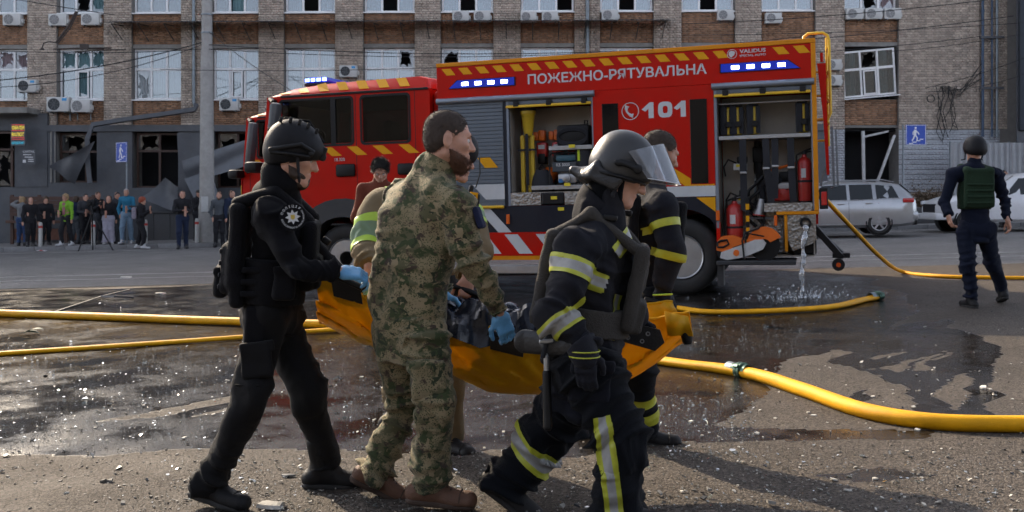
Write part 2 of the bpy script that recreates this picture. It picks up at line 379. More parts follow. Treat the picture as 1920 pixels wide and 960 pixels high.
Z2b, Z2t, Z3b, Z3t = fz(184), fz(88), fz(20), fz(-76)
ZS = fz(240)
edges = [fx(-2600)] + [fx(q) for pr in BAYS for q in pr] + [fx(2100)]
# bearing wall behind everything: piers and bands as boxes (mortar coloured), bricks on them
b = MB()
for k in range(0, len(edges), 2): b.box(edges[k], edges[k + 1], .012, 1.0, ZG, ZT)
for l, r_ in BAYS:
    for za, zb in ((ZS, Z2b - .06), (Z2t, Z3b - .06), (Z3t, ZT)): b.box(fx(l), fx(r_), .14, 1.0, za, zb)
b.build('wall', MORT, BLD)
b = MB(); b.box(fx(-2600), fx(1866), 2.9, 3.0, ZG, ZT); b.box(fx(-2600), fx(1866), 1.0, 12, ZT, ZT + .3); b.box(fx(-2600), fx(1866), -.25, 1.0, ZT + .002, ZT + .4)
b.build('roof', CONC, BLD)
for k in range(0, len(edges), 2):
    z0 = ZS + .12 if edges[k] < fx(1500) else fz(243)
    last = k == len(edges) - 2
    bricks(max(edges[k], fx(-60)), min(edges[k + 1], fx(1880)), z0, 10.3, 0, LBR, 'bricks', sing=0)
bricks(fx(1526), fx(1580), fz(390), fz(243) - .01, 0, WBR); bricks(fx(1680), fx(1866), fz(360), fz(243) - .01, 0, WBR, sing=300)
bricks(fx(1680), fx(1866), fz(420), fz(361), -.04, LBR)
# the 300 largest-showing bricks of the painted wall stand as pieces of their own
bm_ = MB(); bm_.box(0, .24, 0, .012, 0, .079); proto = None
for a_, y_, z_, m_ in singles:
    if proto is None: proto = o = bm_.build('brick', WBR, BLD)
    else: o = proto.copy(); link(o, BLD)
    o.location = (a_, y_, z_)
for l, r_ in BAYS:
    for za, zb in ((ZS + .1, Z2b - .06), (Z2t + .16, Z3b - .06)): bricks(fx(l), fx(r_), za, zb, .125, BBR, lens=(.25, .25), course=.077)
    for zt in (Z2t, Z3t): b = MB(); b.box(fx(l), fx(r_), .118, .3, zt, zt + .15); b.build('lintel', CONC, BLD)


CURT = [mat('curtain_pale', (.42, .45, .46), .9, var=.12, scale=2, stretch=(14, 1, 1)), mat('curtain_teal', (.16, .27, .29), .9, var=.15, scale=2, stretch=(14, 1, 1)),
        mat('curtain_rose', (.3, .23, .24), .9, var=.15, scale=2, stretch=(14, 1, 1)), mat('sky_blind', (.38, .5, .58), .8, var=.08, scale=2)]
def pane_poly(x0, x1, z0, z1, broken, rng):
    """an intact pane, or jagged remains round a hole"""
    b = MB()
    if not broken: b.box(x0, x1, .305, .313, z0, z1); return b
    cx, cz = rng.uniform(.35, .65) * (x1 - x0) + x0, rng.uniform(.35, .7) * (z1 - z0) + z0
    per = []
    n = 14
    for k in range(n):
        a = 2 * math.pi * (k + rng.uniform(-.3, .3)) / n; c, s = math.cos(a), math.sin(a)
        t = min((x1 - cx) / c if c > 1e-3 else ((x0 - cx) / c if c < -1e-3 else 9), (z1 - cz) / s if s > 1e-3 else ((z0 - cz) / s if s < -1e-3 else 9))
        per.append((a, t, t * rng.uniform(.45, .98)))
    # corners of the pane join the outer ring
    for X_, Z_ in ((x0, z0), (x1, z0), (x1, z1), (x0, z1)):
        a = math.atan2(Z_ - cz, X_ - cx) % (2 * math.pi); t = math.hypot(X_ - cx, Z_ - cz); per.append((a, t, t * rng.uniform(.5, .85)))
    per.sort(key=lambda q: q[0] % (2 * math.pi)); n = len(per)
    for k in range(n):
        (a, t, h), (a2, t2, h2) = per[k], per[(k + 1) % n]
        if rng.random() < .12: continue
        b.raw([(cx + h * math.cos(a), .309, cz + h * math.sin(a)), (cx + t * math.cos(a), .309, cz + t * math.sin(a)), (cx + t2 * math.cos(a2), .309, cz + t2 * math.sin(a2)), (cx + h2 * math.cos(a2), .309, cz + h2 * math.sin(a2))], [(0, 1, 2, 3)])
    return b
def window(l, r_, zb, zt, seed, broken=(), curtain=0, curt_gaps=(), tilt=0, thirds=True, name='window', open_sash=False, missing=()):
    rng = random.Random(seed); x0, x1 = fx(l) + .02, fx(r_) - .02; f = .065
    zm = zb + (zt - zb) * .6
    xs_ = [x0 + (x1 - x0) * q for q in ((0, .345, .67, 1) if thirds else (0, .5, 1))]
    b = MB()
    b.box(x0, x1, .27, .34, zb, zb + f); b.box(x0, x1, .27, .34, zt - f, zt)
    b.box(x0, x0 + f, .271, .339, zb + f, zt - f); b.box(x1 - f, x1, .271, .339, zb + f, zt - f)
    for xm in xs_[1:-1]: b.box(xm - .035, xm + .035, .268, .341, zb + f, zt - f)
    b.box(x0 + f, x1 - f, .266, .342, zm - .045, zm + .045)
    if open_sash: b.box(xs_[1] + .07, xs_[1] + .12, .22, .262, zb + f, zm - .06); b.box(xs_[2] - .12, xs_[2] - .07, .22, .262, zb + f, zm - .06); b.box(xs_[1] + .12, xs_[2] - .12, .22, .262, zm - .11, zm - .06); b.box(xs_[1] + .12, xs_[2] - .12, .22, .262, zb + f, zb + f + .05)
    w_ = b.build(name, PVC, BLD)
    b = MB(); b.box(x0 - .04, x1 + .04, .02, .265, zb - .06, zb - .02); b.build('sill', PVC, w_)
    k = 0
    for i_ in range(len(xs_) - 1):
        for za, zc in ((zb + f, zm - .045), (zm + .045, zt - f)):
            xa, xb = xs_[i_] + (.036 if i_ else f), xs_[i_ + 1] - (.036 if i_ < len(xs_) - 2 else f)
            if k not in missing: pane_poly(xa, xb, za, zc, k in broken, rng).build('pane', GL, w_)
            k += 1
    # curtain or strip blind hanging inside
    for i_ in range(len(xs_) - 1):
        if i_ in curt_gaps: continue
        xa, xb = xs_[i_], xs_[i_ + 1] - rng.choice([0, .02, .12, .2]); n = 26
        b = MB()
        lo_ = zb + rng.choice([0, 0, .05, .25])
        b.grid(lambda u, v: (xa + (xb - xa) * u + .02 * math.sin(v * 3 + seed), .48 + .025 * math.sin(u * 40 + seed) + .02 * math.sin(u * 13 + v * 2), lo_ + (zt - lo_) * v), n, 4)
        b.build('curtain', CURT[curtain], w_, smooth=60, thick=.004)
    return w_
R2 = {0: dict(broken=(1, 3, 5), curtain=2), 1: dict(broken=(1, 2, 5, 3), curtain=1, open_sash=True), 2: dict(broken=(0,), curtain=0, curt_gaps=()), 3: dict(curtain=0, open_sash=True), 4: dict(curtain=0), 5: dict(broken=(5,), curtain=2, curt_gaps=(2,)),
      6: dict(broken=(1,), curtain=3, curt_gaps=(0,)), 7: dict(curtain=3), 8: dict(curtain=3, broken=(1,)), 9: dict(curtain=3), 10: dict(curtain=0), 11: dict(curtain=1, broken=(0,), curt_gaps=(1,))}
for k, (l, r_) in enumerate(BAYS):
    if k < 11: window(l, r_, Z2b, Z2t, 40 + k, **R2[k])
    window(l, r_, Z3b, Z3t, 80 + k, curtain=[0, 1, 0, 1, 3, 3, 3, 3, 3, 3, 3, 2][k], curt_gaps=() if k in (2, 3) else ((1,) if k != 7 else (2,)), broken=(2, 4) if k in (1, 11) else (), missing=(2, 3) if k in (4, 5, 6, 9) else ((4,) if k == 7 else ((2,) if k in (3, 8) else ())))
# the bay beside the painted wall: its frame is knocked askew in the opening
w_ = window(1580, 1680, fz(181), fz(95), 99, broken=(3,), curtain=1, curt_gaps=(1,), open_sash=True)
w_.location = (.62, .35, -.05); w_.rotation_euler = (R(5), R(-5), 0)
w_.location.x = .05 - math.sin(R(5)) * -fz(181); w_.location.z = .02 - fx(1580) * math.sin(R(5)) * 1.0 - .08
for k in range(1, 7):
    for za, zb in ((Z2b, Z2t), (Z3b, Z3t)):
        w_ = window(-52 - 150 * k, 42 - 150 * k, za, zb, 200 + k, curt_gaps=(0, 1, 2), broken=(1, 4) if k % 2 else (3,)); w_.location.y = -.3; b = MB(); b.box(fx(-52 - 150 * k), fx(42 - 150 * k), .30, .309, za, zb); b.build('dark_backing', DARKROOM, w_)  # near-black plate behind the panes stands in for an unlit room
# roller blind screens of the building's upper floors: strip canopy over the second row
CAN = mat('canopy_sheet', (.035, .033, .033), .6, var=.3, dirt=.4)
b = MB(); X0, X1 = fx(208), fx(1256); n = 220
b.raw([p for k in range(n + 1) for p in ((X0 + (X1 - X0) * k / n, -1.0, fz(49) + .02 * (k % 2)), (X0 + (X1 - X0) * k / n, 0.01, fz(44) + .12 + .02 * (k % 2)))], [(2 * k, 2 * k + 1, 2 * k + 3, 2 * k + 2) for k in range(n)])
can = b.build('canopy', CAN, BLD, thick=.006)
for k in range(0, 22):
    xk = X0 + .3 + k * (X1 - X0 - .6) / 21
    b = MB(); b.tube([(xk, -.95, fz(49) - .03), (xk, .1, fz(74))], .018, 6); b.tube([(xk, -.95, fz(49) - .03), (xk, .1, fz(46))], .018, 6); b.build('bracket', CAN, can)
STEEL = mat('galvanised', (.2, .23, .25), .45, .6, var=.2, dirt=.3)
def pipe(pts, r=.06, m=STEEL, name='drainpipe', clips=True):
    b = MB(); b.tube(pts, r, 10)
    if clips:
        for (p, q) in zip(pts[:-1], pts[1:]):
            p, q = Vector(p), Vector(q); n = int((q - p).length / 1.6)
            for k in range(n): c = p.lerp(q, (k + .5) / n); d = (q - p).normalized(); b.tube([c - d * .03, c + d * .03], r * 1.25, 10)
    return b.build(name, m, BLD, smooth=40)
pipe([(fx(361), -.1, 11), (fx(361), -.1, fz(190)), (fx(364), -.1, fz(200))])
pipe([(fx(1101), -.1, 11), (fx(1101), -.1, fz(240))], .07)
# crushed cornice channel that hangs off the shopfront
b = MB(); b.tube([(fx(368), -.18, fz(196)), (fx(366), -.3, fz(206)), (fx(300), -.5, fz(217)), (fx(240), -.62, fz(226)), (fx(186), -.8, fz(236)), (fx(178), -.9, fz(262)), (fx(177), -.85, fz(300)), (fx(183), -.9, fz(345))], .11, 4); b.build('broken_cornice', ANTH, BLD)
# shopfront: anthracite cladding with wide openings
def clad(l, r_, t, bt, y0=-.12, y1=.011): b_.box(fx(l), fx(r_), y0, y1, fz(bt), fz(t))
b_ = MB()
clad(84, 1546, 234, 246, -.2); clad(84, 98, 246, 470); clad(178, 245, 246, 470, -.13); clad(98, 178, 342, 470); clad(332, 400, 246, 352); clad(245, 1546, 352, 470, -.14); clad(480, 1546, 246, 352); clad(-60, 22, 205, 244); clad(22, 84, 212, 350, -.15); clad(-60, 84, 350, 470)
b_.build('shopfront_cladding', ANTH, BLD)
for (l, r_, t, bt, xm, zm, seed, br) in ((100, 178, 248, 342, 150, 283, 5, (1,)), (247, 332, 248, 352, 291, 282, 6, (1, 2)), (402, 480, 246, 352, 440, 300, 7, (0, 1, 2, 3))):
    b = MB(); x0, x1, z0, z1 = fx(l), fx(r_), fz(bt), fz(t); q = .04
    b.box(x0, x0 + .07, .2, .28, z0, z1); b.box(x1 - .07, x1, .2, .28, z0, z1); b.box(x0 + .07, x1 - .07, .2, .28, z1 - .07, z1); b.box(x0 + .07, x1 - .07, .2, .28, z0, z0 + .07)
    b.box(fx(xm) - q, fx(xm) + q, .199, .281, z0 + .07, z1 - .07); b.box(x0 + .07, x1 - .07, .198, .282, fz(zm) - q, fz(zm) + q)
    sw = b.build('shop_window', BROWN, BLD); rg = random.Random(seed)
    pr = pane_poly(x0 + .07, fx(xm) - q, fz(zm) + q, z1 - .07, True, rg).build('pane', GL, sw); pr.location.y = -.07
    if 2 in br: pr = pane_poly(x0 + .07, fx(xm) - q, z0 + .07, fz(zm) - q, True, rg); 
b = MB(); b.box(fx(98), fx(100), -.16, -.122, fz(342), fz(246)); b.box(fx(90), fx(93), -.16, -.122, fz(342), fz(246)); b.build('torn_edge', CONC, BLD)
# right bay opening: dark interior with fallen frame members
b = MB(); b.box(fx(1580), fx(1680), .02, .1, fz(420), fz(346)); b.box(fx(1580), fx(1680), .1, 1.0, fz(346) - .1, fz(346)); b.build('parapet', WBR, BLD)
WM = mat('white_metal_bar', (.55, .55, .54), .5, var=.15, dirt=.4)
b = MB(); b.tube([(fx(1617), .2, fz(246)), (fx(1619), .22, fz(345))], .07, 4); b.tube([(fx(1674), .1, fz(254)), (fx(1640), .05, fz(345))], .06, 4); b.tube([(fx(1622), .3, fz(256)), (fx(1666), .28, fz(246))], .05, 4); b.build('fallen_frame', WM, BLD)
# room walls and floors, coloured near-black to stand in for unlit interiors
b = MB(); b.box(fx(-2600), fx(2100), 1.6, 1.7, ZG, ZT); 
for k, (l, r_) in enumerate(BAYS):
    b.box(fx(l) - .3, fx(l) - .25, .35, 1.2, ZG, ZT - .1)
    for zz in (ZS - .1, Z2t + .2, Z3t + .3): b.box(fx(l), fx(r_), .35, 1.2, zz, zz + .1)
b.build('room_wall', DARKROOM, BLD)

# ------------------------------------------------------------------ air conditioners (each a thing of its own)
ACW = mat('ac_casing', (.55, .55, .53), .5, var=.08, dirt=.35, dirtcol=(.25, .23, .2)); ACB = mat('ac_fan', (.025, .03, .035), .5); ACBL = mat('ac_label', (.05, .3, .6), .5); ACG = mat('ac_grille_grey', (.2, .2, .2), .5)
def make_ac(dark=True):
    t = empty('air_conditioner')
    b = MB(); b.bev(-.4, .4, -.3, 0, 0, .52, .02); b.build('casing', ACW, t, smooth=30)
    M_ = Matrix.Translation((-.13, -.302, .26)) @ Matrix.Rotation(R(90), 4, 'X')
    b = MB(); b.lathe([(.215, 0), (.215, .012), (.2, .012), (.19, .004), (.03, .004), (.03, .015), (.0, .015)], 24, M_); b.build('fan_grille', ACB if dark else ACG, t, smooth=30)
    b = MB()
    for k in range(8):
        a = k * math.pi / 4; b.tube([M_ @ Vector((.03 * math.cos(a), .03 * math.sin(a), .012)), M_ @ Vector((.2 * math.cos(a + .3), .2 * math.sin(a + .3), .012))], .005, 4)
    b.build('guard', ACW if not dark else ACG, t)
    if dark: b = MB(); b.box(.16, .33, -.303, -.3005, .38, .48); b.build('sticker', ACBL, t)
    b = MB(); b.bev(.4, .47, -.22, -.06, .1, .3, .015); b.build('valve_cover', ACW, t)
    for s in (-.28, .28): b = MB(); b.box(s - .02, s + .02, -.34, .1, -.04, -.003); b.box(s - .02, s + .02, .06, .1, -.3, -.041); b.build('bracket', STEEL, t)
    return t
ac0, ac1 = make_ac(True), make_ac(False)
AC = [(16, 45, 34, 0, 'half under the upper window at the far left edge'), (103, 46, 34, 0, 'below the upper window left of the hooked lamp arm'), (165, 45, 34, 0, 'below the upper window just right of the hooked lamp arm'), (48, 172, 36, 1, 'on the pier beside the leftmost torn curtains'), (108, 209, 42, 1, 'large, above the curled shopfront sheet'),
      (150, 210, 36, 0, 'small plain one beside a larger unit above the curled sheet'), (428, 207, 36, 1, 'under the window just right of the concrete pole'), (654, 145, 33, 1, 'on the pier above the engine cab roof'), (864, 41, 31, 0, 'left one of the pair above the front of the engine body'), (904, 41, 31, 0, 'right one of the pair above the front of the engine body'),
      (991, 42, 30, 0, 'left one of the pair above the white Cyrillic lettering'), (1031, 42, 30, 0, 'right one of the pair above the white Cyrillic lettering'), (1143, 40, 31, 0, 'just right of the long drainpipe on the upper floor'), (1358, 40, 30, 0, 'on the upper floor above the maker name on the engine'), (1447, 46, 30, 0, 'on the upper floor above the rear blue lights'),
      (1597, 39, 31, 0, 'leftmost of three in a row over the tilted window'), (1632, 39, 31, 0, 'middle of three in a row over the tilted window'), (1667, 39, 31, 0, 'last of three in a row over the tilted window'), (1556, 134, 30, 0, 'upper of two beside the yellow roof ladder'), (1556, 163, 30, 0, 'lower of two beside the yellow roof ladder')]
for k, (px, py, wd, dk, lb) in enumerate(AC):
    src = ac1 if not dk else ac0
    first = not src.get('label'); o = src if first else copy_tree(src)
    s = wd / FS / .8 * 36 / 36
    yaw = R(-1.1); lx, ly = fx(px), -.02 if py > 100 and k not in (6,) else .1
    if 1540 < px < 1575: ly = -.02
    o.location = (lx * math.cos(yaw) - ly * math.sin(yaw), 36 + lx * math.sin(yaw) + ly * math.cos(yaw), fz(py)); o.scale = (s, s, s); o.rotation_euler.z = yaw
    o['label'] = ''; tag(o, ('grey-white air conditioner ' if not dk else 'white air conditioner with dark fan ') + lb, 'air conditioner', 'air conditioners on the facade')

# ------------------------------------------------------------------ things along the pavement
# concrete pole
CPOLE = mat('pole_concrete', (.33, .32, .3), .85, var=.15, scale=7, bump=.25, dirt=.45, dirtcol=(.17, .16, .15))
pb = at(388, 447, 32.7); t = empty('utility_pole', (pb.x, 32.7, gz(pb.x, 32.7) + .13)); tag(t, 'tall tapered concrete utility pole rising from the far pavement', 'pole')
b = MB(); b.lathe([(.27, 0), (.27, 1.15), (.24, 1.3), (.2, 6.4), (.175, 6.45), (.15, 14)], 20); b.build('shaft', CPOLE, t, smooth=40)
for zz in (5.9, 6.9, 7.5, 8.3): b = MB(); b.lathe([(.2, zz), (.2, zz + .05)], 16); b.build('strap', STEEL, t, smooth=40)
b = MB(); b.box(-.1, .12, -.285, -.25, 1.0, 1.5); b.build('paper_notice', mat('paper', (.5, .5, .48), .8), t)

BLUE = mat('sign_blue', (.02, .07, .42), .35, var=.05); WHITE = mat('sign_white', (.75, .76, .78), .4, var=.04)
def underpass_sign(px, py_top, size, Y, yaw, pole_px, label, flip=1):
    p = at(px, py_top + size / 2, Y); s = size / FPX * Y
    base = at(pole_px, 0, Y); t = empty('road_sign', (base.x, Y, gz(base.x, Y) + .13)); tag(t, label, 'road sign', 'blue pedestrian underpass signs')
    zc = p.z - t.location.z; dx = p.x - base.x
    b = MB(); b.tube([(0, 0, 0), (0, 0, zc + s / 2)], .035, 8); b.build('post', STEEL, t, smooth=40)
    f = empty('sign_face', (dx, -.05, zc), yaw, t) if 0 else None
    M_ = Matrix.Translation((dx, -.05, zc)) @ Matrix.Rotation(yaw, 4, 'Z')
    b = MB(); b.bev(-s / 2, s / 2, -.012, .012, -s / 2, s / 2, .008, M_); pl = b.build('plate', BLUE, t)
    b = MB(); h = s / 2 * .96; q = s * .02
    for (x0, x1, z0, z1) in ((-h, h, h - q, h), (-h, h, -h, -h + q), (-h, -h + q, -h + q, h - q), (h - q, h, -h + q, h - q)): b.box(x0, x1, -.016, -.0125, z0, z1, M_)
    b.build('border', WHITE, pl)
    b = MB()
    def ln(pts, wd): b.tube([M_ @ Vector((x_ * s * flip, -.014, z_ * s)) for x_, z_ in pts], wd * s, 6, flat=((0, 1, 0), .15))
    b.lathe([(.0, -.002), (.055 * s, -.002), (.055 * s, .002), (0, .002)], 14, M_ @ Matrix.Translation((-.02 * s * flip, -.015, .34 * s)) @ Matrix.Rotation(R(90), 4, 'X'))
    ln([(-.03, .25), (-.05, -.02)], .07); ln([(-.05, 0), (.06, -.14), (.05, -.3)], .038); ln([(-.06, 0), (-.12, -.18), (-.2, -.3)], .038)
    ln([(-.03, .22), (.09, .12), (.16, .02)], .028); ln([(-.05, .22), (-.15, .12), (-.14, .0)], .028)
    ln([(-.34, -.43), (-.16, -.43), (-.16, -.36), (.02, -.36), (.02, -.29), (.2, -.29), (.2, -.22), (.36, -.22)], .028)
    b.build('pictogram', WHITE, pl)
    return t
underpass_sign(1716, 234, 38, 32.9, 0, 1693, 'blue pedestrian underpass sign on a thin post above the silver estate car')
underpass_sign(229, 267, 37, 33.2, R(-38), 238, 'blue pedestrian underpass sign turned edgeways, behind the bystanders', 1)

BOL = mat('bollard_white', (.5, .5, .47), .55, dirt=.5); RED = mat('bollard_red', (.45, .04, .03), .5)
for px, lb in ((76, 'just left of the woman in green'), (175, 'behind the camera tripod'), (273, 'by the red-haired bystander'), (369, 'just left of the concrete pole')):
    p = gnd(px, 458 if px < 300 else 452); Y = 32.4; x_ = (px - 960) / FPX * Y
    t = empty('bollard', (x_, Y, gz(x_, Y) + .13)); tag(t, 'white pavement bollard with red ring ' + lb, 'bollard', 'bollards along the kerb')
    b = MB(); b.lathe([(.065, 0), (.06, .72), (.05, .78), (0, .8)], 12); b.build('post', BOL, t, smooth=40)
    b = MB(); b.lathe([(.064, .6), (.064, .68)], 12, close=True); b.build('ring', RED, t, smooth=40)

# low granite wall and brown timber fence behind the bystanders
GRAN = mat('dark_granite', (.06, .06, .062), .5, var=.3, scale=30, dirt=.3, island=.15)
x0, x1 = (258 - 960) / FPX * 35.2, (470 - 960) / FPX * 35.2
t = empty('granite_wall', (x0, 35.2, gz(x0, 35.2) + .13)); tag(t, 'low dark granite wall of upright slabs behind the pole', 'wall')
n = 7
for k in range(n): b = MB(); w_ = (x1 - x0) / n; b.bev(k * w_ + .006, (k + 1) * w_ - .006, 0, .2, 0, .98, .01); b.build('slab', GRAN, t)
b = MB(); b.bev(-.03, x1 - x0 + .03, -.05, .25, .982, 1.05, .012); b.build('coping', GRAN, t)
WOOD = mat('brown_timber', (.075, .032, .02), .6, var=.3, scale=3, stretch=(1, 1, 14), dirt=.3, island=.25)
x0, x1 = (18 - 960) / FPX * 34.9, (176 - 960) / FPX * 34.9
t = empty('timber_terrace_fence', (x0, 34.9, gz(x0, 34.9) + .13)); tag(t, 'dark brown timber terrace fence of horizontal boards behind the bystanders', 'fence')
for k in range(5): b = MB(); b.bev(0, x1 - x0, 0, .04, 1.0 + k * .14, 1.13 + k * .14, .006); b.build('board', WOOD, t)
for k in range(4): b = MB(); xk = (x1 - x0 - .1) * k / 3; b.box(xk, xk + .1, .042, .12, 0, 1.75); b.build('post', WOOD, t)
b = MB(); b.bev(.05, x1 - x0 - .05, .13, .5, .15, .55, .02); b.build('planter_box', mat('terracotta', (.16, .07, .045), .8, var=.2), t)
b = MB(); b.bev(-.1, x1 - x0 + .1, -.1, .3, .75, .85, .01); b.build('rail', WOOD, t)

# entrance at the far left: glazed brown doors, porch slab, signs
b = MB()
for k in range(3): b.box(fx(-40 + 28 * k), fx(-36 + 28 * k), -.2, -.1, fz(350), fz(246))
b.box(fx(-40), fx(22), -.2, -.1, fz(250), fz(246)); b.box(fx(-40), fx(22), -.2, -.1, fz(282), fz(278))
dr = b.build('entrance_door', BROWN, BLD)
for k, (xa, xb) in enumerate(((-36, -12), (-8, 16))): pane_poly(fx(xa), fx(xb), fz(348), fz(284), True, random.Random(70 + k)).build('pane', GL, dr).location.y = -.46
b = MB(); b.bev(fx(-80), fx(68), -1.0, 0, fz(215), fz(204), .03); b.build('porch_slab', CONC, BLD)
sp = Vector((fx(43), 35.2, fz(252)))
LEDR, LEDY, LEDC = (mat('led_' + n_, (.02, .02, .02), .5, emit=c_, estr=e_) for n_, c_, e_ in (('red', (1, .05, .02), .25), ('yellow', (1, .75, .05), .3), ('cyan', (.05, .6, .9), .25)))
t = empty('exchange_sign', (fx(43), 35.72, fz(275))); tag(t, 'black exchange office sign with red and yellow LED lettering beside the entrance', 'sign')
b = MB(); b.bev(-.27, .27, -.08, 0, 0, .8, .02); b.build('case', ANTH, t)
def front(x_, z_, y=-.083): return Matrix.Translation((x_, y, z_)) @ Matrix.Rotation(R(90), 4, 'X')
text('lettering', 'ОБМІН', .13, LEDY, front(-.22, .6), t, .01, .44); text('lettering', 'ВАЛЮТ', .13, LEDY, front(-.22, .36), t, .01, .44); text('lettering', 'ЦІЛОДОБОВО', .08, LEDC, front(-.22, .08), t, .01, .44)
b = MB()
for zz in (.55, .31, .24, .76): b.box(-.23, .23, -.085, -.081, zz, zz + .015)
b.build('led_line', LEDR, t)
t = empty('notice_board', (fx(62), 35.7, fz(309))); tag(t, 'dark notice board headed CAPITAL on the shop wall', 'sign')
b = MB(); b.box(-.25, .25, -.03, 0, 0, .54); b.build('board', ANTH, t)
PW = mat('print_white', (.6, .6, .6), .6)
text('lettering', 'CAPITAL', .075, PW, front(-.21, .43, -.033), t, .008, .42)
for k, (x_, z_, w_) in enumerate(((-.2, .34, .3), (-.14, .25, .3), (-.02, .17, .2), (-.02, .1, .2))): b = MB(); b.box(x_, x_ + w_, -.035, -.031, z_, z_ + .03); b.build('print_line', PW, t)
b = MB(); b.box(-.21, -.1, -.035, -.031, .06, .17); b.build('print_block', PW, t)

# sheets of cladding torn off by the blast
def torn_sheet(name, label, corners, bend, seed, m=ANTH, nu=16, nv=10):
    A, B, C_, D = [Vector(q) for q in corners]; rg = np.random.default_rng(seed); ph = rg.uniform(0, 6, 6)
    n_ = (B - A).cross(D - A).normalized()
    def fn(u, v):
        p = A.lerp(B, u).lerp(D.lerp(C_, u), v)
        return p + n_ * (bend * math.sin(math.pi * u) * (1 - v) + .08 * math.sin(5 * u + ph[0]) * v + .05 * math.sin(7 * v + ph[1] + 3 * u))
    b = MB(); b.grid(fn, nu, nv); o = b.build(name, m, smooth=50, thick=.006); tag(o, label, 'metal sheet', 'torn cladding sheets'); return o
SHT = mat('torn_sheet_grey', (.13, .14, .155), .5, .2, var=.15, scale=2, dirt=.3)
torn_sheet('torn_sheet', 'curled dark sheet jutting from the broken window left of the turned blue sign', [at(90, 312, 35.3), at(130, 292, 35), at(176, 266, 34.8), at(140, 345, 35.5)], .1, 1)
torn_sheet('torn_sheet', 'long grey cladding sheet slanting behind the concrete pole', [at(340, 302, 35), at(500, 250, 34.8), at(500, 298, 34.9), at(352, 345, 35.2)], .12, 2, SHT)
torn_sheet('torn_sheet', 'grey sheet leaning on the granite wall left of the pole', [at(345, 335, 35.1), at(395, 318, 35.2), at(420, 400, 34.9), at(380, 402, 35)], .05, 3, SHT)
torn_sheet('torn_sheet', 'dark crumpled sheet slumped under the brown framed shop window', [at(262, 372, 35.1), at(310, 333, 35.2), at(335, 352, 35), at(330, 398, 34.8)], .15, 4)
torn_sheet('torn_sheet', 'dark flat sheet hanging between the shop windows behind the pole', [at(333, 250, 35.6), at(385, 250, 35.6), at(388, 395, 35.5), at(336, 395, 35.5)], .03, 5)

# right end: service pipes, tall dark hoarding, white corrugated fence, raised bed
HOARD = mat('hoarding_mesh', (.02, .026, .036), .7, var=.2, scale=2)
t = empty('tall_hoarding', (fx(1872), 34.5, 0)); tag(t, 'tall dark blue-black hoarding at the edge of the picture above the white fence', 'hoarding')
for k in range(4): b = MB(); b.bev(.02 + k * .62, .62 + k * .62, 0, .12, fz(250), 12, .015); b.build('panel', HOARD, t)
b = MB(); b.box(-.02, 2.5, .13, .2, .3, 12); b.build('frame', ANTH, t)
FEN = mat('white_profiled_sheet', (.34, .35, .36), .5, var=.1, scale=2, stretch=(8, 8, .5), dirt=.45, dirtcol=(.16, .16, .17))
x0 = (1783 - 960) / FPX * 33.9; x1 = (2060 - 960) / FPX * 33.9; t = empty('corrugated_fence', (x0, 33.9, gz(x0, 33.9) + .1)); tag(t, 'white corrugated sheet fence behind the pickup truck', 'fence')
for q in range(5):
    b = MB(); n = 20; xa = (x1 - x0) * q / 5; xb = (x1 - x0) * (q + 1) / 5 - .01
    b.grid(lambda u, v: (xa + (xb - xa) * u, .035 * (1 if int(u * n + .5) % 4 < 2 else -1) + .01 * q % .02, .0 + v * 2.75), n, 2); b.build('sheet', FEN, t, thick=.004)
for q in range(6): b = MB(); xa = (x1 - x0) * q / 5; b.tube([(xa, .08, 0), (xa, .08, 2.8)], .03, 6); b.build('post', STEEL, t)
BLP = mat('blue_pipe', (.05, .08, .13), .5, .3, var=.3)
for px, r_ in ((1832, .05), (1849, .035), (1858, .045)): pipe([(fx(px), -.12, 11), (fx(px), -.12, fz(258))], r_, BLP if px < 1855 else STEEL, 'service_pipe')
for py in (74, 168): b = MB(); b.box(fx(1826), fx(1870), -.2, -.1, fz(py) - .04, fz(py) + .04); b.build('pipe_bracket', ANTH, BLD)
b = MB(); rg = random.Random(3)
for k in range(9):
    x_ = fx(1755) + rg.uniform(-.1, .5); pts = [(x_ + .12 * math.sin(q * 1.3 + k) + q * .03 * rg.uniform(-1, 1), -.05 - .03 * (k % 3), fz(163) - q * .38 * rg.uniform(.8, 1.1)) for q in range(6)]
    b.tube(pts, .013, 5)
for k in range(5): b.tube([(fx(1755) + .06 * math.cos(a_ * .5 + k) * (2.2) - .35, -.08 - k * .01, fz(187) + .06 * math.sin(a_ * .5 + k) * 2.2) for a_ in range(14)], .011, 5)
for k in range(6): b.tube([(fx(1760), -.06, fz(163) - .05 * k), (fx(1790), -.1, fz(160) - .2 - .05 * k), (fx(1830), -.12, fz(150 - 14 * (k % 3)))], .011, 5)
b.build('cable_bundle', mat('black_cable', (.012, .012, .013), .6), BLD)

# overhead wires
WIRE = mat('overhead_wire', (.015, .015, .017), .6)
def wire(p, q, sag, r=.011, label='', n=18):
    P, Q = Vector(p), Vector(q); b = MB()
    b.tube([P.lerp(Q, k / n) - Vector((0, 0, sag * 4 * (k / n) * (1 - k / n))) for k in range(n + 1)], r, 5); o = b.build('overhead_cable', WIRE, smooth=60); tag(o, label, 'cable', 'overhead cables'); return o
YW = 32.5
wire(at(-60, 155, 30), at(378, 80, YW), .2, .018, 'thick overhead cable sagging from the left edge to the concrete pole')
wire(at(-60, 165, 29), at(378, 84, YW), .35, .012, 'lower thin cable from the left edge to the pole below the thick one')
wire(at(-60, 92, 30), at(378, 92, YW), .12, .012, 'level cable from the left edge across the second window row')
wire(at(-40, -14, 28), at(215, 28, 27), .02, .012, 'cable crossing the top corner down to the hooked lamp arm')
wire(at(392, 60, YW), at(560, 178, 26), .08, .012, 'cable dropping from the pole behind the engine cab')
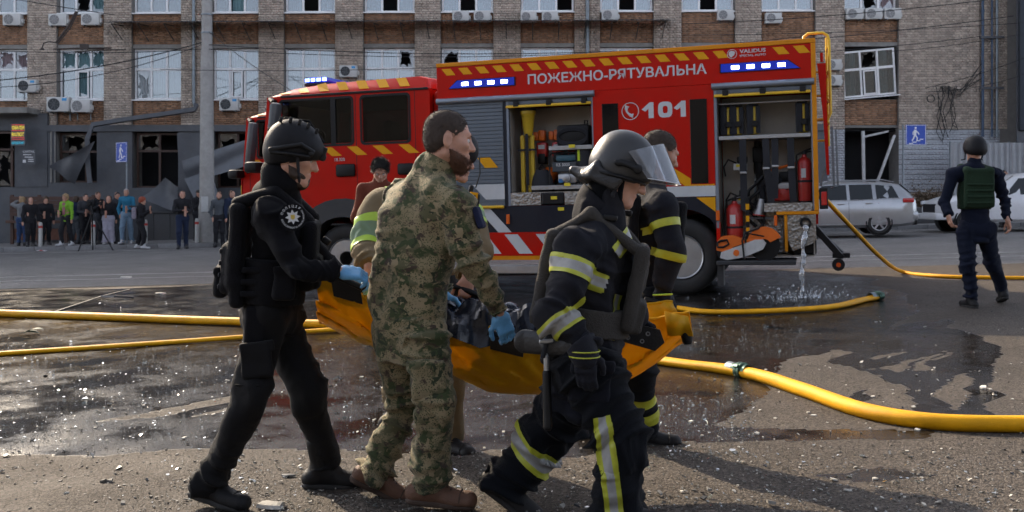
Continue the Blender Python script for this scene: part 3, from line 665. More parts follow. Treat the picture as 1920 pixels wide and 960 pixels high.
wire(at(392, 92, YW), at(1560, 62, 34), .5, .012, 'long cable from the pole along the facade to the painted wall')
wire(at(392, 84, YW), at(1900, 30, 33), .7, .014, 'long rising cable from the pole to the tall dark hoarding')
wire(at(300, 130, 31), at(1300, 95, 31), .25, .010, 'thin cable hidden mostly by the engine roof')
wire(at(1280, 45, 33), at(1960, -14, 31), .15, .014, 'cable rising past the row of three air conditioners')
wire(at(1280, 66, 33), at(1960, 40, 32), .1, .010, 'thin cable crossing the upper right wall')
wire(at(1500, 100, 34), at(1840, 68, 35.5), .05, .012, 'cable with a round junction fixed near the service pipes')
wire(at(1660, 97, 35), at(1960, 55, 33), .1, .010, 'cable from the tilted window towards the hoarding')
wire(at(1735, 165, 35.7), at(1960, 92, 33), .12, .012, 'cable from the tangled bundle up to the hoarding')
wire(at(1740, 172, 35.7), at(1960, 125, 33), .2, .010, 'lowest cable from the tangled bundle to the right edge')
# hooked lamp arm and trolley fittings on the left
ARM = mat('rusty_fitting', (.045, .035, .03), .7, var=.3)
t = empty('lamp_arm', at(110, 80, 27)); tag(t, 'hooked black lamp arm hanging from wires at upper left', 'street lamp'); o_ = Vector(t.location)
b = MB(); b.tube([at(143, 21, 27) - o_, at(128, 50, 27) - o_, at(105, 80, 27) - o_], .03, 6); b.tube([at(146, 22, 27) - o_, at(132, 52, 27) - o_, at(108, 82, 27) - o_], .02, 6); b.build('arm', ARM, t, smooth=50)
b = MB(); b.tube([at(106, 80, 27) - o_, at(92, 78, 27) - o_, at(82, 81, 27) - o_, at(79, 90, 27) - o_], .018, 6); b.build('hook', ARM, t, smooth=50)
b = MB(); p_ = at(79, 93, 27) - o_; b.lathe([(.02, .06), (.07, 0), (.06, -.01), (0, -.01)], 12, Matrix.Translation(p_)); b.build('lamp_head', ARM, t, smooth=50)
t = empty('wire_fitting', at(160, 90, 27)); tag(t, 'rusty trolley wire fitting lying across the torn teal curtains', 'wire fitting'); o_ = Vector(t.location)
b = MB(); b.tube([at(100, 92, 27) - o_, at(160, 90, 27) - o_, at(208, 90, 27) - o_], .02, 6); b.tube([at(140, 97, 27) - o_, at(190, 94, 27) - o_, at(236, 93, 27) - o_], .02, 6); b.build('bar', ARM, t); b = MB(); b.bev(-.12, .12, -.04, .04, -.06, .1, .02, Matrix.Translation(at(158, 89, 27) - o_)); b.build('clamp', ARM, t)

# ================================================================== FIRE ENGINE
def truck_frame(px=1533, Y=13.0, ang=17.3):
    a = R(ang); X = (px - 960) / FPX * Y
    ex = Vector((math.cos(a), -math.sin(a), 0)); ex.z = gz(ex.x, ex.y + 4.6); ex.normalize()
    ey = Vector((math.sin(a), math.cos(a), 0)); ey.z = gz(ey.x, ey.y + 4.6); ey = (ey - ex * ex.dot(ey)).normalized(); ez = ex.cross(ey)
    M_ = Matrix((ex, ey, ez)).transposed().to_4x4(); M_.translation = Vector((X, Y, gz(X, Y))); return M_
TM = truck_frame()
TRK = empty('fire_engine'); TRK.matrix_world = TM; tag(TRK, 'red fire engine with open equipment lockers and white Cyrillic lettering', 'fire engine')
RED_P = mat('fire_red', (.5, .009, .003), .4, var=.05, scale=3, spec=.12, coat=.08, dirt=.3, dirtcol=(.22, .03, .015))
NAVY = mat('navy_paint', (.007, .010, .02), .4, var=.1, spec=.25, coat=.1, dirt=.15, dirtcol=(.06, .06, .06)); ORG = mat('orange_trim', (.68, .25, .006), .45, spec=.2, var=.08, dirt=.15)
YEL = mat('yellow_reflective', (.72, .33, .006), .45, spec=.2, var=.06); WHT = mat('white_reflective', (.55, .57, .58), .4, var=.05, dirt=.2, dirtcol=(.25, .25, .25))
ALU = mat('aluminium', (.42, .43, .44), .38, .7, var=.12, scale=5, dirt=.3, dirtcol=(.16, .14, .12)); SHUT = mat('shutter_grey', (.13, .155, .185), .4, .4, var=.08)
BLK = mat('black_plastic', (.007, .007, .008), .5, spec=.3, var=.2); RUB = mat('tyre_rubber', (.014, .014, .014), .75, var=.3, scale=20, bump=.2, dirt=.4, dirtcol=(.05, .045, .04))
TGL = glass('tinted_glass', (.3, .34, .35), .5, .012); DKGL = mat('black_glass', (.003, .0035, .005), .08, var=.05, spec=.4)
HOODM = mat('hood_grey_blue', (.2, .23, .28), .45, .4, var=.08); FEND = mat('fender_plastic', (.022, .025, .03), .5, var=.1, dirt=.3)
def tread():
    m = mat('tread_plate', (.36, .35, .33), .35, .8, var=.25, scale=9, dirt=.45, dirtcol=(.1, .08, .06)); nt = m.node_tree; N = nt.nodes; L = nt.links
    tc = N.new('ShaderNodeTexCoord'); w1 = N.new('ShaderNodeTexVoronoi'); w1.inputs['Scale'].default_value = 26; L.new(tc.outputs['Object'], w1.inputs[0])
    bp = N.new('ShaderNodeBump'); bp.inputs['Strength'].default_value = .8; bp.inputs['Distance'].default_value = .01; L.new(w1.outputs['Distance'], bp.inputs['Height']); L.new(bp.outputs[0], N['Principled BSDF'].inputs['Normal']); return m
TREAD = tread()
def tp(name, m, fn, par=None, smooth=None, thick=0):
    b = MB(); fn(b); return b.build(name, m, par or TRK, smooth, thick)
def quad(b, p, y=-.003):
    """flat sticker on the near side: list of (x, z)"""
    b.prism([(q[0], q[1]) for q in p], 'y', y - .001, y)
W_ = 2.5
# --- body shell
tp('upper_side', RED_P, lambda b: b.bev(-5.3, 0, 0, .05, 2.87, 3.34, .006))
tp('roof', RED_P, lambda b: (b.box(-5.3, 0, .051, W_ - .05, 3.26, 3.31), b.bev(-5.3, 0, W_ - .05, W_, .9, 3.34, .006), b.box(-5.3, -5.26, .051, W_ - .051, .95, 3.255)))
tp('roof_trim', ORG, lambda b: b.bev(-5.3, .045, -.012, .1, 3.342, 3.4, .006))
tp('rear_trim', ORG, lambda b: (b.bev(-.015, .045, -.012, .1, 1.13, 3.34, .006), b.bev(-.5, .045, -.012, .06, 1.085, 1.128, .004)))
tp('rear_panel', RED_P, lambda b: b.box(0, .03, .11, W_ - .06, .95, 3.3))
tp('centre_panel', RED_P, lambda b: b.box(-2.96, -1.29, 0, .05, 1.5, 2.868))
tp('white_band', WHT, lambda b: b.box(-2.96, -1.29, -.001, .05, 1.355, 1.498))
for xa, xb, zb in ((-2.83, -2.6, 1.6), (-1.61, -1.38, 1.53)): tp('black_window', DKGL, lambda b: b.bev(xa, xb, -.008, -.0005, zb, 2.68, .003))
# lower skirt with rear wheel arch
def arch_pts(cx, cz, r, a0, a1, n=14): return [(cx + r * math.cos(R(a0 + (a1 - a0) * k / n)), cz + r * math.sin(R(a0 + (a1 - a0) * k / n))) for k in range(n + 1)]
RX, FX_, WZ, WR = -1.78, -6.88, .53, .53
tp('skirt', NAVY, lambda b: (b.box(-5.3, -2.5, 0, .05, .9, 1.276), b.box(-2.96, -2.5, 0, .049, 1.276, 1.352), b.prism([(-2.5, .9)] + arch_pts(RX, WZ, .66, 146, 34) + [(-1.29, .9), (-1.29, 1.352), (-2.5, 1.352)], 'y', 0, .05), b.box(-4.28, -4.2, 0, .049, 1.28, 2.79)))
tp('lower_skirt', RED_P, lambda b: (b.box(-5.3, -2.48, -.002, .045, .56, .898), b.box(-1.29, -1.24, -.002, .045, .56, 1.0)))
tp('skirt_edge', ORG, lambda b: b.box(-5.3, -2.46, -.004, .05, .5, .558))
for k in range(6):
    x_ = -5.25 + k * .47
    tp('chevron', WHT, lambda b: quad(b, [(x_, .87), (x_ + .2, .87), (x_ + .42, .59), (x_ + .22, .59)], -.0035))
tp('chevron', WHT, lambda b: quad(b, [(-4.72, 1.25), (-4.52, 1.25), (-4.2, .9), (-4.4, .9)], -.0015))
tp('chevron', WHT, lambda b: quad(b, [(-5.2, 1.25), (-5.0, 1.25), (-4.7, .9), (-4.9, .9)], -.0015))
tp('warning_patch', YEL, lambda b: quad(b, [(-1.55, 1.34), (-1.295, 1.34), (-1.295, 1.14)], -.0015))
for pts in ([(-2.96, 1.66), (-2.83, 1.66), (-2.83, 1.8), (-2.96, 1.8)], [(-2.55, 1.7), (-2.2, 1.7), (-2.2, 1.82), (-2.55, 1.82)], [(-2.1, 1.82), (-1.95, 1.82), (-1.62, 1.6), (-1.62, 1.5), (-1.7, 1.5)], [(-1.62, 1.5), (-1.3, 1.5), (-1.3, 1.52), (-1.62, 1.52)]):
    tp('yellow_arrow', YEL, lambda b: quad(b, pts, -.0015))
# closed roller shutter: separate slats
sh = tp('roller_shutter', SHUT, lambda b: b.box(-5.3, -4.285, .035, .05, 1.28, 2.868))
bs = MB(); bs.bev(-5.29, -4.29, 0, .03, 0, .052, .006); s0 = bs.build('slat', SHUT, sh)
for k in range(29):
    o = s0 if k == 0 else s0.copy()
    if k: link(o, sh)
    o.location.z = 1.285 + k * .0545; o.location.y = .004
tp('shutter_stripe', WHT, lambda b: (quad(b, [(-5.3, 1.6), (-5.05, 1.6), (-4.85, 1.38), (-5.3, 1.38)], .0), quad(b, [(-4.78, 1.6), (-4.29, 1.6), (-4.29, 1.38), (-4.58, 1.38)], .0)), sh)
for q in (0, -.55): tp('shutter_patch', YEL, lambda b: quad(b, [(-4.7 + q, 1.99), (-4.5 + q, 1.99), (-4.38 + q, 1.84), (-4.58 + q, 1.84)], .0), sh)
BAR = mat('yellow_bar', (.75, .45, .02), .35, var=.06)
tp('shutter_bar', BAR, lambda b: b.tube([(-5.3, -.03, 1.27), (-4.3, -.03, 1.27)], .022, 8), sh, 40)
# roller hoods, bars, frames of the two open lockers
HOOD = mat('roller_hood', (.24, .27, .32), .35, .5, var=.05)
for (xa, xb) in ((-5.3, -2.93), (-1.31, .02)):
    tp('roller_hood', HOOD, lambda b: b.tube([(xa, -.015, 2.835), (xb, -.015, 2.835)], .045, 12), None, 40)
for (xa, xb) in ((-4.2, -2.98), (-1.25, -.03)):
    tp('shutter_end', SHUT, lambda b: b.bev(xa, xb, .0, .03, 2.73, 2.79, .005))
    lb_ = tp('lifting_bar', BAR, lambda b: b.bev(xa - .03, xb, -.05, -.015, 2.685, 2.725, .012), None, 30)
    for q in (.1, .5, .92): tp('clip', BLK, lambda b: b.bev(xa + (xb - xa) * q - .04, xa + (xb - xa) * q + .04, -.055, -.001, 2.7, 2.78, .008), lb_)
    tp('locker_frame', HOODM, lambda b: b.box(xa - .035, xa, -.004, .06, .92 if xa > -2 else 1.28, 2.79)); tp('locker_frame', HOODM, lambda b: b.box(xb, xb + .02, -.004, .06, 1.15 if xa > -2 else 1.28, 2.79))
# locker interiors
def locker(xa, xb, za, zb, d):
    def f(b):
        b.box(xa, xb, d, d + .02, za, zb); b.box(xa - .034, xa - .012, .061, d, za, zb); b.box(xb + .001, xb + .019, .061, d, za, zb); b.box(xa, xb, .06, d, za - .02, za); b.box(xa, xb, .06, d, zb + .08, zb + .1)
    return tp('locker_lining', LINE, f)
LINE = mat('locker_lining', (.34, .31, .27), .5, .2, var=.12, scale=2, dirt=.35, dirtcol=(.2, .16, .12))
locker(-4.185, -2.985, 1.47, 2.72, .62); locker(-1.24, -.035, .54, 2.72, .62)
tp('locker_door', TREAD, lambda b: b.box(-4.2, -3.75, .0, .03, 1.285, 1.465)); tp('locker_door', TREAD, lambda b: b.box(-3.4, -2.99, .0, .03, 1.285, 1.465))
tp('door_recess', BLK, lambda b: b.bev(-3.74, -3.41, -.006, .03, 1.285, 1.46, .02))
STK = mat('yellow_sticker', (.75, .6, .02), .5)
for x_, z_ in ((-3.6, 1.36), (-3.5, 1.2), (-3.32, 2.085), (-3.4, 1.545)): tp('sticker', STK, lambda b: b.box(x_, x_ + .09, -.012, -.0075, z_, z_ + .045))
for xa, xb, ya_, yb_, za in ((-4.27, -4.22, -.03, 0, 1.02), (-1.29, -1.24, -.03, -.0025, 1.02), (-.53, -.49, -.04, 0, .94)): tp('marker_lamp', mat('amber', (.7, .12, .01), .25), lambda b: b.bev(xa, xb, ya_, yb_, za, za + .14, .008))
# shelves of the rear locker, tread plate housing under it
tp('shelf', ALU, lambda b: b.bev(-1.235, -.04, .02, .6, 2.11, 2.16, .005)); tp('shelf', ALU, lambda b: b.bev(-3.62, -2.99, .03, .6, 2.06, 2.12, .005)); tp('shelf', ALU, lambda b: b.bev(-3.9, -2.99, .05, .6, 1.5, 1.56, .005))
tp('hanging_rail', ALU, lambda b: (b.tube([(-1.23, .1, 2.6), (-.04, .1, 2.6)], .012, 6)), None, 40)
tp('tread_box', TREAD, lambda b: (b.box(-.66, -.04, .03, .5, 1.13, 1.24), b.box(-.9, -.37, .35, .5, .56, 1.12), b.box(-.36, .0, .005, .45, .75, 1.08), b.prism([(-.36, .748), (0, .748), (-.05, .7), (-.3, .6)], 'y', .005, .4), b.box(-1.0, -.91, .45, .6, .58, 1.3)))
tp('corner_edge', ORG, lambda b: b.box(-.4, -.362, -.006, .3, .6, 1.08)); tp('rear_step_bar', BLK, lambda b: b.box(-.5, -.02, -.01, .3, 1.081, 1.125))
tp('roll_frame', STEEL, lambda b: b.tube([(-.88, .2, 1.04), (-.45, .2, 1.04), (-.42, .2, 1.0), (-.42, .2, .62), (-.45, .2, .58), (-.86, .2, .58)], .014, 6), None, 40)
PIPE = tp('outlet_pipe', BLK, lambda b: b.lathe([(.05, .2), (.05, 0), (.075, 0), (.075, -.03), (.045, -.03), (.04, .1)], 18, Matrix.Translation((-.13, -.02, .97)) @ Matrix.Rotation(R(-90), 4, 'X'), close=True), None, 30)
tp('step', FEND, lambda b: (b.bev(-1.28, -.26, -.22, .4, .43, .49, .01), b.box(-1.28, -1.2, -.1, .1, .15, .428)))
# tail gear behind the rear edge
tp('tail_lamp', mat('tail_red', (.5, .01, .01), .2, coat=.5), lambda b: b.bev(.075, .145, -.02, .1, 1.2, 1.38, .01)); tp('lamp_housing', BLK, lambda b: b.bev(.05, .16, -.012, .15, 1.15, 1.43, .01))
tp('underrun_arm', BLK, lambda b: (b.tube([(-.05, .1, .95), (.32, .1, .5)], .055, 4), b.tube([(-.05, .35, .9), (.36, .35, .5)], .05, 4), b.lathe([(.08, -.06), (.08, .06)], 16, Matrix.Translation((.27, .02, .42)) @ Matrix.Rotation(R(90), 4, 'X')), b.box(.2, .42, .1, .3, .5, .56), b.bev(-.3, .0, .1, 1.5, .55, .74, .02)))
tp('lamp_lens', mat('amber_lens', (.6, .08, .01), .2), lambda b: b.lathe([(.03, 0), (.03, .004)], 12, Matrix.Translation((.27, -.045, .42)) @ Matrix.Rotation(R(90), 4, 'X')))
LAD = mat('ladder_yellow', (.78, .5, .03), .35, var=.08)
lad = tp('roof_ladder', LAD, lambda b: b.tube([(-.12, .25, 3.38), (-.1, .25, 3.46), (-.05, .25, 3.5), (.14, .25, 3.5), (.2, .25, 3.46), (.22, .25, 3.4), (.22, .25, 2.42), (.19, .25, 2.36), (.05, .25, 2.34)], .02, 8), None, 40)
for zz in (2.98, 2.66, 2.34, 2.06): tp('rung', LAD, lambda b: b.tube([(.04, .26, zz), (.2 if zz > 2.4 else .16, .26, zz)], .015, 6), lad)
for zz in (3.3, 2.95, 2.6, 2.3): tp('rung', LAD, lambda b: b.tube([(.19, .28, zz), (.19, .72, zz)], .015, 6), lad)
tp('ladder_stile', LAD, lambda b: b.tube([(.19, .72, 3.5), (.19, .72, 2.0)], .018, 6), lad)
tp('light_mast', RED_P, lambda b: (b.tube([(.12, .15, 3.22), (.12, .15, 3.1)], .02, 8), b.prism([(.06, 3.08), (.17, 3.08), (.17, 2.7), (.185, 1.6), (.15, 1.6), (.12, 2.4)], 'y', .12, .2)), None, 40)
tp('swing_bracket', STEEL, lambda b: (b.tube([(.23, .3, 2.25), (.24, .3, 1.45)], .022, 4), b.tube([(.07, .2, 1.45), (.1, .2, 1.6), (.16, .2, 1.72)], .02, 4), b.tube([(.28, .3, 2.2), (.29, .3, 1.45), (.2, .3, 1.42)], .018, 4)))
# chassis
tp('chassis', BLK, lambda b: (b.box(-8.0, -.1, .75, 1.75, .55, .95), b.box(-5.3, -2.6, .08, 2.4, .52, .89), b.box(-1.2, -.05, .65, 2.4, .55, .94)))
tp('side_guard', ALU, lambda b: b.bev(-5.2, -2.55, .02, .06, .3, .42, .01))
# wheels
def wheel(x_, y0, y1, name='wheel', par=None, deep=.12):
    T = Matrix.Translation((x_, y0, WZ)) @ Matrix.Rotation(R(-90), 4, 'X'); d = y1 - y0
    b = MB(); b.lathe([(.3, .03), (.34, .0), (.46, -.0), (.51, .03), (WR, .07), (WR, d - .07), (.5, d - .02), (.4, d), (.3, d - .03)], 40, T, close=True); w_ = b.build('wheel', RUB, par or TRK, smooth=40)
    b = MB(); b.lathe([(.305, .02), (.3, .0), (.285, .01), (.26, deep), (.15, deep - .03), (.15, deep - .06), (.11, deep - .1), (.0, deep - .1)], 36, T); rim = b.build('rim', ALU, w_, smooth=35)
    for k in range(10): a = k * math.pi / 5; b = MB(); b.lathe([(.022, 0), (.022, .025), (0, .03)], 8, T @ Matrix.Translation((.19 * math.cos(a), .19 * math.sin(a), deep - .03)) @ Matrix.Rotation(R(180), 4, 'X')); b.build('wheel_nut', STEEL, w_)
    for k in range(10): a = (k + .5) * math.pi / 5; b = MB(); b.lathe([(.028, 0), (.028, .004), (0, .004)], 10, T @ Matrix.Translation((.238, 0, 0)) @ Matrix.Translation((.238 * math.cos(a) - .238, .238 * math.sin(a), deep - .012)) @ Matrix.Rotation(R(180), 4, 'X')); b.build('rim_hole', BLK, w_)
    return w_
fw = wheel(FX_, .04, .34); wheel(RX, .03, .6, deep=.2); wheel(FX_, 2.16, 2.46); wheel(RX, 1.9, 2.47)
# --- crew cab
CABP = []
def cp(*a, **k): o = tp(*a, **k); CABP.append(o); return o
CX0, CX1 = -8.28, -5.42
def cab_side(b, y, flip):
    # grid of cells with the two window openings left out
    cols = [CX0 + .16, -7.9, -6.70, -6.52, -5.77, CX1]; rows = [1.36, 2.29, 2.97, 3.05]
    for i_ in range(5):
        for j_ in range(3):
            if j_ == 1 and i_ in (1, 3): continue
            p = [(cols[i_], rows[j_]), (cols[i_ + 1], rows[j_]), (cols[i_ + 1], rows[j_ + 1]), (cols[i_], rows[j_ + 1])]
            if i_ == 0: p = [(q[0] - (.16 - .12 * max(0, q[1] - 1.9)) if q[0] < -8 else q[0], q[1]) for q in p]
            b.prism(p, 'y', y, y + .05)
    b.box(-6.05, CX1, y, y + .05, .95, 1.359)
    b.prism([(CX0, 1.0), (-7.55, 1.0)] + arch_pts(FX_, WZ, .74, 140, 115, 4) + [(-7.2, 1.358), (CX0, 1.358)], 'y', y, y + .05)
cp('cab_side', RED_P, lambda b: cab_side(b, 0, 1)); cp('cab_side', RED_P, lambda b: cab_side(b, W_ - .05, -1))
def cab_roof(b):
    st = [(-5.42, 3.02, 0), (-5.5, 3.22, .0), (-5.66, 3.27, .0), (-7.2, 3.24, 0), (-7.75, 3.19, 0), (-8.0, 3.13, .01), (-8.1, 3.06, .03)]
    vs = []
    for x_, zt, ins in st:
        e = 3.051; q = max(zt, e + .002)
        vs += [(x_, ins, e), (x_, .02 + ins, min(q, 3.08)), (x_, .17 + ins, q - .015), (x_, .3, q), (x_, W_ / 2, q + .03), (x_, W_ - .3, q), (x_, W_ - .17 - ins, q - .015), (x_, W_ - .02 - ins, min(q, 3.08)), (x_, W_ - ins, e)]
    n = 9; k = len(st)
    b.raw(vs, [(i_ * n + j_, i_ * n + j_ + 1, (i_ + 1) * n + j_ + 1, (i_ + 1) * n + j_) for i_ in range(k - 1) for j_ in range(n - 1)] + [tuple(range(n)), tuple(reversed(range((k - 1) * n, k * n)))])
cp('cab_roof', RED_P, cab_roof, smooth=35)
cp('cab_front', RED_P, lambda b: (b.prism([(CX0 - .02, 1.0), (CX0, 1.0), (CX0, 1.9), (CX0 - .02, 1.9)], 'y', 0.0, W_), b.prism([(-8.13, 3.0), (-8.05, 3.0), (-8.05, 3.06), (-8.11, 3.06)], 'y', .02, W_ - .02)))
cp('windscreen', TGL, lambda b: b.prism([(CX0 - .01, 1.9), (CX0 + .0, 1.9), (-8.12, 3.0), (-8.13, 3.0)], 'y', .06, W_ - .06))
cp('cab_back', RED_P, lambda b: (b.box(CX1 - .03, CX1, .051, W_ - .051, .95, 3.05), b.bev(CX1 + .001, -5.31, .12, W_ - .12, 1.3, 3.0, .04)))
cp('cab_floor', BLK, lambda b: (b.box(CX0 + .1, CX1 - .04, .06, W_ - .06, 1.36, 1.4), b.bev(-7.2, -6.8, .3, .8, 1.41, 2.35, .06), b.bev(-6.2, -5.7, .25, 2.2, 1.41, 2.3, .06), b.bev(-8.1, -7.8, .1, W_ - .1, 1.41, 2.1, .05), b.box(CX0 + .2, CX1 - .04, .06, W_ - .06, 2.99, 3.04)))
cp('seat_back', mat('seat_grey', (.05, .05, .055), .8), lambda b: (b.bev(-6.95, -6.8, .35, .8, 1.9, 2.75, .06), b.bev(-6.95, -6.8, 1.6, 2.1, 1.9, 2.75, .06)))
cp('steering_wheel', BLK, lambda b: b.tube([(-7.62 + .06 * math.sin(a_ * .45), .62 + .22 * math.cos(a_ * .45), 2.35 + .2 * math.sin(a_ * .45)) for a_ in range(15)], .018, 6), smooth=40)
cp('side_window', TGL, lambda b: b.box(-7.9, -7.04, .015, .022, 2.29, 2.97)); cp('side_window', TGL, lambda b: b.box(-6.98, -6.70, .015, .022, 2.29, 2.97)); cp('side_window', TGL, lambda b: b.box(-6.52, -5.77, .015, .022, 2.29, 2.97))
cp('side_window', TGL, lambda b: b.box(-7.9, -6.70, W_ - .022, W_ - .015, 2.29, 2.97)); cp('side_window', TGL, lambda b: b.box(-6.52, -5.77, W_ - .022, W_ - .015, 2.29, 2.97))
def gasket(b, xa, xb, za, zb, r=.07, wd=.035, y=-.006):
    def ring(x0, x1, z0, z1, rr):
        o = []
        for cx_, cz_, a0 in ((x1 - rr, z1 - rr, 0), (x0 + rr, z1 - rr, 90), (x0 + rr, z0 + rr, 180), (x1 - rr, z0 + rr, 270)): o += [(cx_ + rr * math.cos(R(a0 + q * 22.5)), cz_ + rr * math.sin(R(a0 + q * 22.5))) for q in range(5)]
        return o
    O = ring(xa, xb, za, zb, r); I = ring(xa + wd, xb - wd, za + wd, zb - wd, max(.01, r - wd * .5)); n = len(O)
    vs = [(p[0], y, p[1]) for p in O] + [(p[0], y, p[1]) for p in I] + [(p[0], .0, p[1]) for p in O] + [(p[0], .03, p[1]) for p in I]
    b.raw(vs, [(k, (k + 1) % n, n + (k + 1) % n, n + k) for k in range(n)] + [(k, 2 * n + k, 2 * n + (k + 1) % n, (k + 1) % n) for k in range(n)] + [(n + k, n + (k + 1) % n, 3 * n + (k + 1) % n, 3 * n + k) for k in range(n)])
    # corner fillets hide the square corners of the opening
cp('window_seal', BLK, lambda b: gasket(b, -6.56, -5.73, 2.25, 3.005)); cp('window_seal', BLK, lambda b: gasket(b, -7.94, -6.66, 2.25, 3.005))
cp('window_post', BLK, lambda b: b.box(-7.05, -6.97, -.004, .03, 2.285, 2.975))
cp('rain_gutter', BLK, lambda b: b.bev(-7.9, -5.44, -.02, .0, 3.03, 3.065, .006))
for x_ in (-6.63, -5.66, -8.1): cp('door_gap', BLK, lambda b: b.box(x_ - .005, x_ + .005, -.0015, .0, 1.37, 3.02))
cp('door_gap', BLK, lambda b: b.box(-7.15, -5.66, -.0015, .0, 1.365, 1.375))
cp('door_handle', BLK, lambda b: (b.bev(-6.97, -6.65, -.05, -.002, 1.78, 1.97, .03), ), smooth=40); cp('door_handle', BLK, lambda b: b.bev(-5.95, -5.68, -.05, -.002, 1.78, 1.95, .03), smooth=40)
cp('model_number', WHT, lambda b: None) if 0 else None
o = text('model_number', '18.320', .05, WHT, front(-7.0, 2.02, -.002), TRK, .01); CABP.append(o)
for k in range(7):
    x_ = -5.72 - k * .335
    def st(b):
        f = lambda xx, t_: (xx, .02 + .15 * t_ - .004, 3.085 + (min(.165, .165 - max(0, -xx - 7.2) * .17)) * t_ + .004)
        b.raw([f(x_ - .22, 0.05) if 0 else f(x_ - .02, 0.08), f(x_ - .18, .08), f(x_ - .30, .95), f(x_ - .14, .95)], [(0, 1, 2, 3)])
    cp('roof_stripe', YEL, st)
for k in range(6):
    x_ = -5.52 - k * .425
    cp('door_stripe', YEL, lambda b: quad(b, [(x_ - .42, 2.235), (x_ - .25, 2.235), (x_ - .08, 2.1), (x_ - .25, 2.1)], -.002))
star = cp('emblem', WHT, lambda b: (b.prism([(-6.25 + (.17 if q % 2 == 0 else .07) * math.cos(R(45 + q * 45)), 1.83 + (.17 if q % 2 == 0 else .07) * math.sin(R(45 + q * 45))) for q in range(8)], 'y', -.003, -.002)))
cp('fender', FEND, lambda b: b.prism(arch_pts(FX_, WZ + .02, .62, 172, 8) + [(-6.0, .62), (-6.0, 1.3), (-6.15, 1.43), (-6.6, 1.45)] + arch_pts(FX_, WZ, .92, 75, 140, 6) + [(-7.66, .62)], 'y', -.06, .3))
cp('bumper', FEND, lambda b: b.bev(CX0 - .12, -7.6, -.02, W_ + .02, .4, .98, .06), smooth=40)
cp('mirror_arm', BLK, lambda b: (b.tube([(-8.0, 0, 2.98), (-7.98, -.18, 3.0), (-7.9, -.24, 2.95)], .035, 6), b.tube([(-8.15, 0, 2.0), (-7.95, -.25, 2.08)], .03, 6)), smooth=40)
cp('mirror_housing', mat('mirror_grey', (.07, .072, .075), .4), lambda b: b.bev(-.07, .07, -.1, .1, -.42, .42, .05, Matrix.Translation((-7.9, -.24, 2.52)) @ Matrix.Rotation(R(8), 4, 'Y')), smooth=40)
cp('front_mirror', BLK, lambda b: b.bev(-8.42, -8.2, -.3, .0, 1.88, 2.05, .05), smooth=40)
cp('wiper_mirror', BLK, lambda b: (b.tube([(-7.72, -.02, 2.95), (-7.3, -.3, 2.78)], .012, 5), b.bev(-.12, .12, -.04, .04, -.12, .12, .03, Matrix.Translation((-7.2, .4, 2.6)))), smooth=40) if 0 else None
SIDE = mat('reflector_green', (.6, .75, .05), .3)
cp('side_reflector', SIDE, lambda b: b.box(CX0 - .03, CX0 - .021, -.001, .06, 1.35, 1.75))
# light bar on the cab roof
BLU = mat('blue_lens', (.01, .03, .3), .15, emit=(.02, .05, 1), estr=.05); BLUE_ON = mat('blue_led', (.1, .1, .9), .3, emit=(.12, .2, 1), estr=4); LED_ON = mat('white_blue_led', (.8, .85, 1), .3, emit=(.55, .65, 1), estr=3.5)
lbar = cp('light_bar', BLK, lambda b: (b.bev(-7.72, -7.32, .4, 1.5, 3.24, 3.29, .02), b.box(-7.65, -7.4, .5, .6, 3.1, 3.24)))
cp('light_bar_lens', BLU, lambda b: b.bev(-7.71, -7.33, .41, 1.49, 3.292, 3.38, .03), par=lbar, smooth=40)
cp('light_bar_lens', BLUE_ON, lambda b: [b.box(-7.69 + k * .1, -7.62 + k * .1, .4, .408, 3.31, 3.36) for k in range(4)], par=lbar)
# body side lights
for xa, mir in ((-5.1, True), (-1.18, False)):
    L_ = 1.0
    pts = [(xa, 3.02), (xa + .13, 3.13), (xa + L_, 3.13), (xa + L_, 3.02)] if mir else [(xa, 3.02), (xa, 3.13), (xa + L_ - .13, 3.13), (xa + L_ + .02, 3.02)]
    hs = tp('side_light', BLU, lambda b: b.prism(pts, 'y', -.022, -.0005)); tp('light_rim', BLK, lambda b: b.prism([((p[0] - xa - .5) * 1.03 + xa + .5, (p[1] - 3.075) * 1.15 + 3.075) for p in pts], 'y', -.016, -.0004), hs)
    for k in range(4): tp('led', LED_ON, lambda b: b.bev(xa + .14 + k * .2 + (.06 if mir else 0), xa + .24 + k * .2 + (.06 if mir else 0), -.026, -.0225, 3.05, 3.1, .006), hs)
# stripes, lettering
for k in range(20):
    x_ = -5.22 + k * .262
    if -1.2 < x_ < -.55: continue
    tp('top_stripe', YEL, lambda b: quad(b, [(x_, 3.315), (x_ + .14, 3.315), (x_ + .22, 3.215), (x_ + .08, 3.215)], -.002))
text('lettering', 'ПОЖЕЖНО-РЯТУВАЛЬНА', .135, WHT, front(-3.9, 3.02, -.002), TRK, .018, 2.53)
for q in (-2.27, -1.83): tp('digit', WHT, lambda b: quad(b, [(q, 2.575), (q + .045, 2.545), (q + .095, 2.58), (q + .095, 2.45), (q + .165, 2.45), (q + .165, 2.668), (q + .11, 2.668)], -.002))
def zero(b):
    n = 36; se = lambda a, rx, rz: (-1.945 + rx * math.copysign(abs(math.cos(a)) ** .62, math.cos(a)), -.003, 2.559 + rz * math.copysign(abs(math.sin(a)) ** .62, math.sin(a)))
    b.raw([se(2 * math.pi * k / n, .098, .109) for k in range(n)] + [se(2 * math.pi * k / n, .034, .05) for k in range(n)], [(k, (k + 1) % n, n + (k + 1) % n, n + k) for k in range(n)])
tp('digit', WHT, zero)
